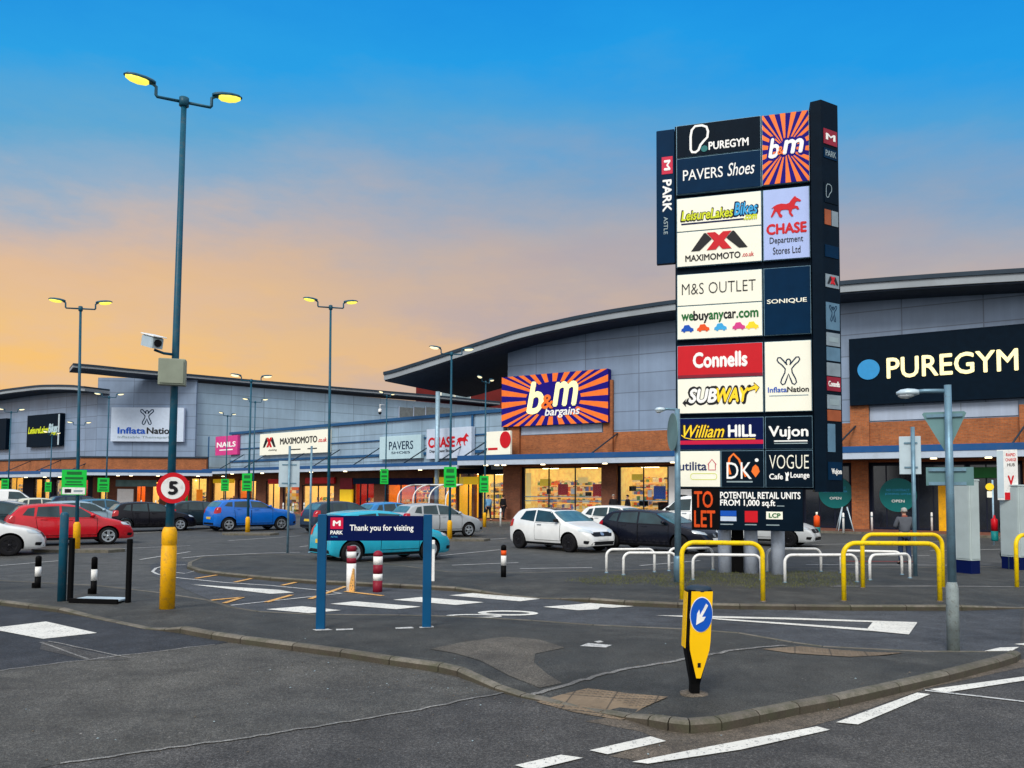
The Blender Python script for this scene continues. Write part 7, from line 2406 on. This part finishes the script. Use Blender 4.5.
WHT = ('white', (236, 238, 236))
make_car('white three door hatchback with black wheels facing the tower sign', 546, 550.5, -47, 'hatch', 'three', 3.9, 1.74, 1.48, WHT, 'alloy_dark', roof='dark_glass')
make_car('black hatchback parked behind the low white rails beside the white hatchbacks', 648, 552, -40, 'hatch', 'five', 4.3, 1.78, 1.44, ('near_black_blue', (16, 20, 34)), 'alloy_dark')
make_car('white hatchback half hidden between the white three door and the black hatchback', 615, 541, -40, 'hatch', 'five', 4.1, 1.75, 1.50, WHT, 'alloy')
make_car('turquoise hatchback standing behind the welcome board', 396, 562, 38, 'hatch', 'three', 3.95, 1.70, 1.47, ('turquoise', (36, 176, 204)), 'alloy')
make_car('red hatchback parked on the far side of the near pavement bollards', 72, 545.5, 36, 'hatch', 'five', 4.1, 1.76, 1.50, ('red', (206, 14, 34)), 'alloy')
make_car('white car cut off by the picture edge with a dark spoked wheel', -38, 557.5, 30, 'saloon', 'three', 4.1, 1.74, 1.42, WHT, 'alloy_dark')
make_car('black hatchback with large red tail lamps behind the speed sign', 156, 531.5, 40, 'hatch', 'five', 4.0, 1.72, 1.45, ('black', (16, 16, 26)), 'alloy')
make_car('dark green grey hatchback next to the blue off-roader', 210, 529, 46, 'hatch', 'five', 4.2, 1.76, 1.48, ('green_grey', (36, 52, 58)), 'alloy')
make_car('bright blue off-roader parked behind a yellow sleeved lamp post', 258, 530.8, 42, 'suv', 'suv', 4.38, 1.82, 1.60, ('bright_blue', (10, 108, 206)), 'alloy', wr=.34)
make_car('silver hatchback parked beyond the turquoise car', 446, 537.5, 36, 'hatch', 'five', 4.2, 1.76, 1.52, ('silver', (176, 182, 186)), 'alloy')
make_car('medium blue hatchback beyond the welcome board', 403, 531, 40, 'hatch', 'five', 4.1, 1.76, 1.50, ('medium_blue', (34, 128, 196)), 'alloy')
make_car('dark slate hatchback showing its roof beyond the turquoise car', 354, 533, 42, 'hatch', 'five', 4.2, 1.78, 1.55, ('slate', (46, 60, 76)), 'alloy')
make_car('pale silver blue hatchback right behind the red car', 88, 533, 40, 'hatch', 'five', 4.1, 1.74, 1.50, ('silver_blue', (150, 176, 190)), 'alloy')
make_car('steel blue hatchback beyond the black hatchback and the red car', 112, 524, 42, 'hatch', 'five', 4.1, 1.74, 1.50, ('steel_blue', (46, 110, 146)), 'alloy')
make_car('dark navy people carrier behind the green parking sign', 88, 520.5, 44, 'suv', 'suv', 4.6, 1.84, 1.68, ('navy', (26, 40, 66)), 'alloy', wr=.33)
make_car('cream hatchback far back between the white van and the navy people carrier', 48, 521, 40, 'hatch', 'five', 4.0, 1.72, 1.50, ('cream', (214, 216, 196)), 'alloy')
make_car('dark teal car at the picture edge behind the cut off white car', 6, 541, 36, 'hatch', 'five', 4.2, 1.76, 1.56, ('dark_teal', (30, 58, 66)), 'alloy')
make_car('pale grey car with a dark windscreen in front of the white van', 14, 531, 30, 'saloon', 'saloon', 4.5, 1.78, 1.46, ('pale_grey', (170, 176, 180)), 'alloy')
make_car('white van parked at the far left by the lit shops', 6, 519, 35, 'van', 'van', 5.2, 1.98, 2.05, WHT, 'alloy', wr=.34)
make_car('white van showing between the grey street light and the letting board', 692, 541, 148, 'van', 'van', 4.9, 1.92, 1.95, WHT, 'alloy', wr=.33)
make_car('white hatchback showing its nose behind the tower sign posts', 758, 546, -34, 'hatch', 'five', 4.1, 1.76, 1.48, ('off_white', (224, 228, 228)), 'alloy_dark')

# cut the wheel housings once, for all cars together
for body, cut in BOOL:
    md = body.modifiers.new('arches', 'BOOLEAN')
    md.operation = 'DIFFERENCE'; md.object = cut; md.solver = 'EXACT'; md.material_mode = 'TRANSFER'
dg = bpy.context.evaluated_depsgraph_get()
res = [(body, bpy.data.meshes.new_from_object(body.evaluated_get(dg))) for body, cut in BOOL]
for body, me in res:
    body.modifiers.clear()
    me.name = 'body'
    body.data = me
    bm = bmesh.new(); bm.from_mesh(me)
    for e in bm.edges:
        e.smooth = not (len(e.link_faces) == 2 and e.calc_face_angle(0) > R(38))
    bm.to_mesh(me); bm.free()
for body, cut in BOOL:
    bpy.data.objects.remove(cut)
# ================================================================== people
PEOPLE = []
def skin_obj(verts, edges, radii, root_i=0):
    me = bpy.data.meshes.new('skin')
    me.from_pydata(verts, edges, [])
    me.update()
    o = bpy.data.objects.new('skin', me)
    COL.objects.link(o)
    md = o.modifiers.new('skin', 'SKIN')
    md.use_smooth_shade = True
    lay = me.skin_vertices[0].data if me.skin_vertices else None
    if lay is None:
        bm = bmesh.new(); bm.from_mesh(me); bm.verts.layers.skin.verify(); bm.to_mesh(me); bm.free()
        lay = me.skin_vertices[0].data
    for i, r in enumerate(radii):
        lay[i].radius = (r, r) if not isinstance(r, tuple) else r
        lay[i].use_root = (i == root_i)
    sb = o.modifiers.new('sub', 'SUBSURF'); sb.levels = 2; sb.render_levels = 2
    return o

def person(label, loc, heading, h=1.75, step=.0, arms='side', coat='coat_dark', legs='trousers_dark', hood=None, hair='hair', group=None, coat_len=.0):
    """heading: direction the chest faces (angle about z, 0 = towards -y)"""
    s = h / 1.75
    S = lambda *p: tuple(q * s for q in p)
    J = {}
    J['pelvis'] = S(0, 0, .96); J['waist'] = S(0, .0, 1.10); J['chest'] = S(0, .0, 1.32); J['neck0'] = S(0, .01, 1.46); J['neck'] = S(0, 0, 1.53)
    J['jaw'] = S(0, -.025, 1.60); J['skull'] = S(0, -.005, 1.67)
    for sg, k in ((-1, 'l'), (1, 'r')):
        st = step * (1 if sg > 0 else -1)
        J['hip' + k] = S(sg * .095, 0, .90)
        J['knee' + k] = S(sg * .10, -st * .16 - .02, .50)
        J['ank' + k] = S(sg * .10, -st * .30 + .02, .09 + (.05 if st < 0 else 0))
        J['toe' + k] = S(sg * .115, -st * .30 - .14, .04)
        J['sho' + k] = S(sg * .185, .005, 1.42)
        if arms == 'side':
            J['elb' + k] = S(sg * .245, .04 + st * .06, 1.15); J['wri' + k] = S(sg * .25, -.03 + st * .16, .91)
        elif arms == 'front':
            J['elb' + k] = S(sg * .27, -.02, 1.17); J['wri' + k] = S(sg * .10, -.26, 1.14)
        else:
            J['elb' + k] = S(sg * .25, .02, 1.15); J['wri' + k] = S(sg * .17, -.20, 1.02)
        w, e = Vector(J['wri' + k]), Vector(J['elb' + k])
        J['palm' + k] = tuple(w + (w - e).normalized() * .075 * s)
    def chain(names_edges, rad):
        nm = list(rad.keys())
        idx = {n_: i for i, n_ in enumerate(nm)}
        return [J[n_] for n_ in nm], [(idx[a], idx[b]) for a, b in names_edges], [tuple(q * s for q in rad[n_]) if isinstance(rad[n_], tuple) else rad[n_] * s for n_ in nm]
    E_ = [('pelvis', 'waist'), ('waist', 'chest'), ('chest', 'neck0'), ('neck0', 'neck'), ('neck', 'jaw'), ('jaw', 'skull')]
    rad = dict(pelvis=(.15, .11), waist=(.135, .10), chest=(.16, .115), neck0=(.085, .08), neck=.055, jaw=(.066, .075), skull=(.078, .092))
    for k in 'lr':
        E_ += [('pelvis', 'hip' + k), ('hip' + k, 'knee' + k), ('knee' + k, 'ank' + k), ('ank' + k, 'toe' + k), ('chest', 'sho' + k), ('sho' + k, 'elb' + k), ('elb' + k, 'wri' + k), ('wri' + k, 'palm' + k)]
        rad.update({'hip' + k: .085, 'knee' + k: .058, 'ank' + k: .040, 'toe' + k: .035, 'sho' + k: .062, 'elb' + k: .043, 'wri' + k: .028, 'palm' + k: (.036, .022)})
    root = thing('person', label, 'person', loc, heading, group)
    parts = [(skin_obj(*chain(E_, rad)), 'body', 'skin')]
    # coat
    E2 = [('pelvis', 'waist'), ('waist', 'chest'), ('chest', 'neck0')]
    r2 = dict(pelvis=(.185, .145), waist=(.17, .135), chest=(.19, .145), neck0=(.095, .095))
    if coat_len:
        J['hem'] = S(0, 0, .96 - coat_len); E2.append(('hem', 'pelvis')); r2['hem'] = (.20, .15)
    for k in 'lr':
        E2 += [('chest', 'sho' + k), ('sho' + k, 'elb' + k), ('elb' + k, 'wri' + k)]
        r2.update({'sho' + k: .085, 'elb' + k: .066, 'wri' + k: .048})
    parts.append((skin_obj(*chain(E2, r2)), 'coat', coat))
    E3, r3 = [], dict(pelvis=(.165, .125))
    for k in 'lr':
        E3 += [('pelvis', 'hip' + k), ('hip' + k, 'knee' + k), ('knee' + k, 'ank' + k)]
        r3.update({'hip' + k: .105, 'knee' + k: .078, 'ank' + k: .066})
    parts.append((skin_obj(*chain(E3, r3)), 'trousers', legs))
    if hood:
        J['hd0'] = S(0, .03, 1.50); J['hd1'] = S(0, .10, 1.52); J['hdl'] = S(-.11, .03, 1.48); J['hdr'] = S(.11, .03, 1.48)
        parts.append((skin_obj(*chain([('hd0', 'hd1'), ('hd0', 'hdl'), ('hd0', 'hdr')], dict(hd0=(.11, .07), hd1=(.10, .07), hdl=.06, hdr=.06))), 'hood', hood))
    # hands, face, hair, shoes as plain shapes
    ex = MB(); ex.smooth = True
    for sg, k in ((-1, 'l'), (1, 'r')):
        w, p_ = Vector(J['wri' + k]), Vector(J['palm' + k])
        d = (p_ - w).normalized()
        side = Vector((1, 0, 0)) if abs(d.x) < .8 else Vector((0, 1, 0))
        acr = (side - d * side.dot(d)).normalized()
        if arms == 'side': acr = Vector((0, 1, 0)); acr = (acr - d * acr.dot(d)).normalized()
        inn = d.cross(acr).normalized()
        if inn.dot(Vector((-sg, -.3, 0))) < 0: inn = -inn
        for q, ln in enumerate((.070, .080, .075, .058)):
            b0 = p_ + acr * (q - 1.5) * .017 * s
            ex.tube([b0 - d * .02 * s, b0 + d * ln * .45 * s, b0 + d * ln * .8 * s + inn * .015 * s, b0 + d * ln * .95 * s + inn * .032 * s], .0085 * s, 6, .0065 * s)
        b0 = w + d * .035 * s - acr * .028 * s
        ex.tube([b0, b0 - acr * .022 * s + d * .03 * s + inn * .01 * s, b0 - acr * .025 * s + d * .062 * s + inn * .02 * s], .0095 * s, 6, .007 * s)
    hx, hy, hz = J['skull']
    for sg in (-1, 1):
        ex.tube([(hx + sg * .074 * s, hy, hz - .05 * s), (hx + sg * .088 * s, hy + .012 * s, hz - .02 * s), (hx + sg * .082 * s, hy + .016 * s, hz + .008 * s)], .012 * s, 6)
    ex.tube([(hx, hy - .092 * s, hz + .0 * s), (hx, hy - .118 * s, hz - .045 * s), (hx, hy - .095 * s, hz - .052 * s)], .011 * s, 6, .014 * s)
    hr = MB(); hr.smooth = True
    rings = []
    for q in range(8):
        a = R(-8 + 98 * q / 7)
        rings.append([(hx + .088 * s * math.cos(a) * math.cos(b), hy + .012 * s + .100 * s * math.cos(a) * math.sin(b), hz + .012 * s + .092 * s * math.sin(a)) for b in [2 * PI * j / 16 for j in range(16)]])
    # hair line rises over the forehead
    rings = [[(x, y, z + (.055 * s * max(0, 1 - i / 4) if y < hy - .03 * s else -.035 * s * max(0, 1 - i / 3))) for x, y, z in rg_] for i, rg_ in enumerate(rings)]
    hr.loft(rings, True, True)
    hr.build('hair', M[hair], root)
    ey = MB()
    for sg in (-1, 1):
        ey.lathe([(.0005, -.003), (.010 * s, 0), (.0005, .003)], 8, Matrix.Translation((hx + sg * .032 * s, hy - .088 * s, hz - .012 * s)) @ Matrix.Rotation(R(90), 4, 'X'))
    ey.box(hx - .022 * s, hx + .022 * s, hy - .098 * s, hy - .090 * s, hz - .082 * s, hz - .075 * s)
    ey.build('eyes_and_mouth', M['maroon'], root)
    for sg, k in ((-1, 'l'), (1, 'r')):
        a, t_ = Vector(J['ank' + k]), Vector(J['toe' + k])
        sh = MB(); sh.smooth = True
        zb_ = a.z - .09 * s
        rings = []
        for f, w_, hh in ((-.35, .03, .06), (-.2, .042, .10), (.2, .046, .09), (.65, .050, .06), (1.0, .045, .05), (1.15, .025, .03)):
            c = a + (t_ - a) * f
            rings.append([(c.x + w_ * s * math.cos(b), c.y, zb_ + max(.0, hh * s * (.5 + .5 * math.sin(b)))) for b in [2 * PI * j / 10 for j in range(10)]])
        sh.loft(rings, True, True)
        sh.build('shoe', M['soft_black'], root, recalc=True)
    PEOPLE.append((root, parts, ex))
    return root

paint('coat_dark', (24, 24, 30), rough=.8, var=.2)
paint('coat_navy', (26, 34, 52), rough=.8, var=.2)
paint('coat_grey', (92, 96, 104), rough=.85, var=.2)
paint('coat_blue', (112, 166, 206), rough=.8, var=.15)
paint('hood_rust', (150, 84, 70), rough=.9, var=.25)
paint('trousers_dark', (30, 32, 40), rough=.85, var=.2)
paint('jeans', (44, 60, 88), rough=.85, var=.2)
paint('hair_grey', (170, 168, 162), rough=.7, var=.2)
for nme in ('coat_dark', 'coat_navy', 'coat_grey', 'coat_blue', 'hood_rust', 'trousers_dark', 'jeans', 'hair_grey'): M[nme] = MATS[nme]
def on_shop_pave(fr, px, out):
    x = fr.x(px, out)
    p = fr.world(x, -out, GROUND_Z)
    return p
person('person in a black coat standing in front of the brick column', on_shop_pave(FA, 613.5, 1.6), FA.a + R(30), 1.84, .3, 'bent', 'coat_dark', 'trousers_dark', hair='hair_grey', coat_len=.2)
person('person in a dark coat walking before the lit shop window', on_shop_pave(FA, 627.5, 1.7), FA.a + R(-50), 1.82, .5, 'side', 'coat_dark', 'trousers_dark', coat_len=.22)
person('person in a pale blue jacket beside a yellow post sleeve', on_shop_pave(FA, 488.5, 3.3), FA.a + R(60), 1.74, .6, 'side', 'coat_blue', 'trousers_dark')
person('person in dark clothes inside the lit shop doorway', on_shop_pave(FA, 503.5, 1.2), FA.a + R(160), 1.76, .4, 'side', 'coat_dark', 'trousers_dark')
b = on_ground(905, 564.5)
person('person in a grey jacket with a rust hood seen from behind near the signpost', b, R(175), 1.62, .25, 'front', 'coat_grey', 'jeans', hood='hood_rust', hair='hair_grey')

dg = bpy.context.evaluated_depsgraph_get()
done = []
for root, parts, ex in PEOPLE:
    for o, nm, m in parts:
        done.append((root, nm, m, ex, bpy.data.meshes.new_from_object(o.evaluated_get(dg)), o))
for root, nm, m, ex, me, o in done:
    if nm == 'body':
        mb = MB(); mb.smooth = True
        mb.add([v.co for v in me.vertices], [tuple(p.vertices) for p in me.polygons])
        nv = len(mb.v)
        mb.v += ex.v; mb.f += [[i + nv for i in f] for f in ex.f]; mb.m += ex.m; mb.sm += ex.sm
        mb.build('body', M[m], root)
    else:
        me.materials.clear(); me.materials.append(M[m])
        for p in me.polygons: p.use_smooth = True; p.material_index = 0
        link(bpy.data.objects.new(nm, me), root)
    bpy.data.objects.remove(o)
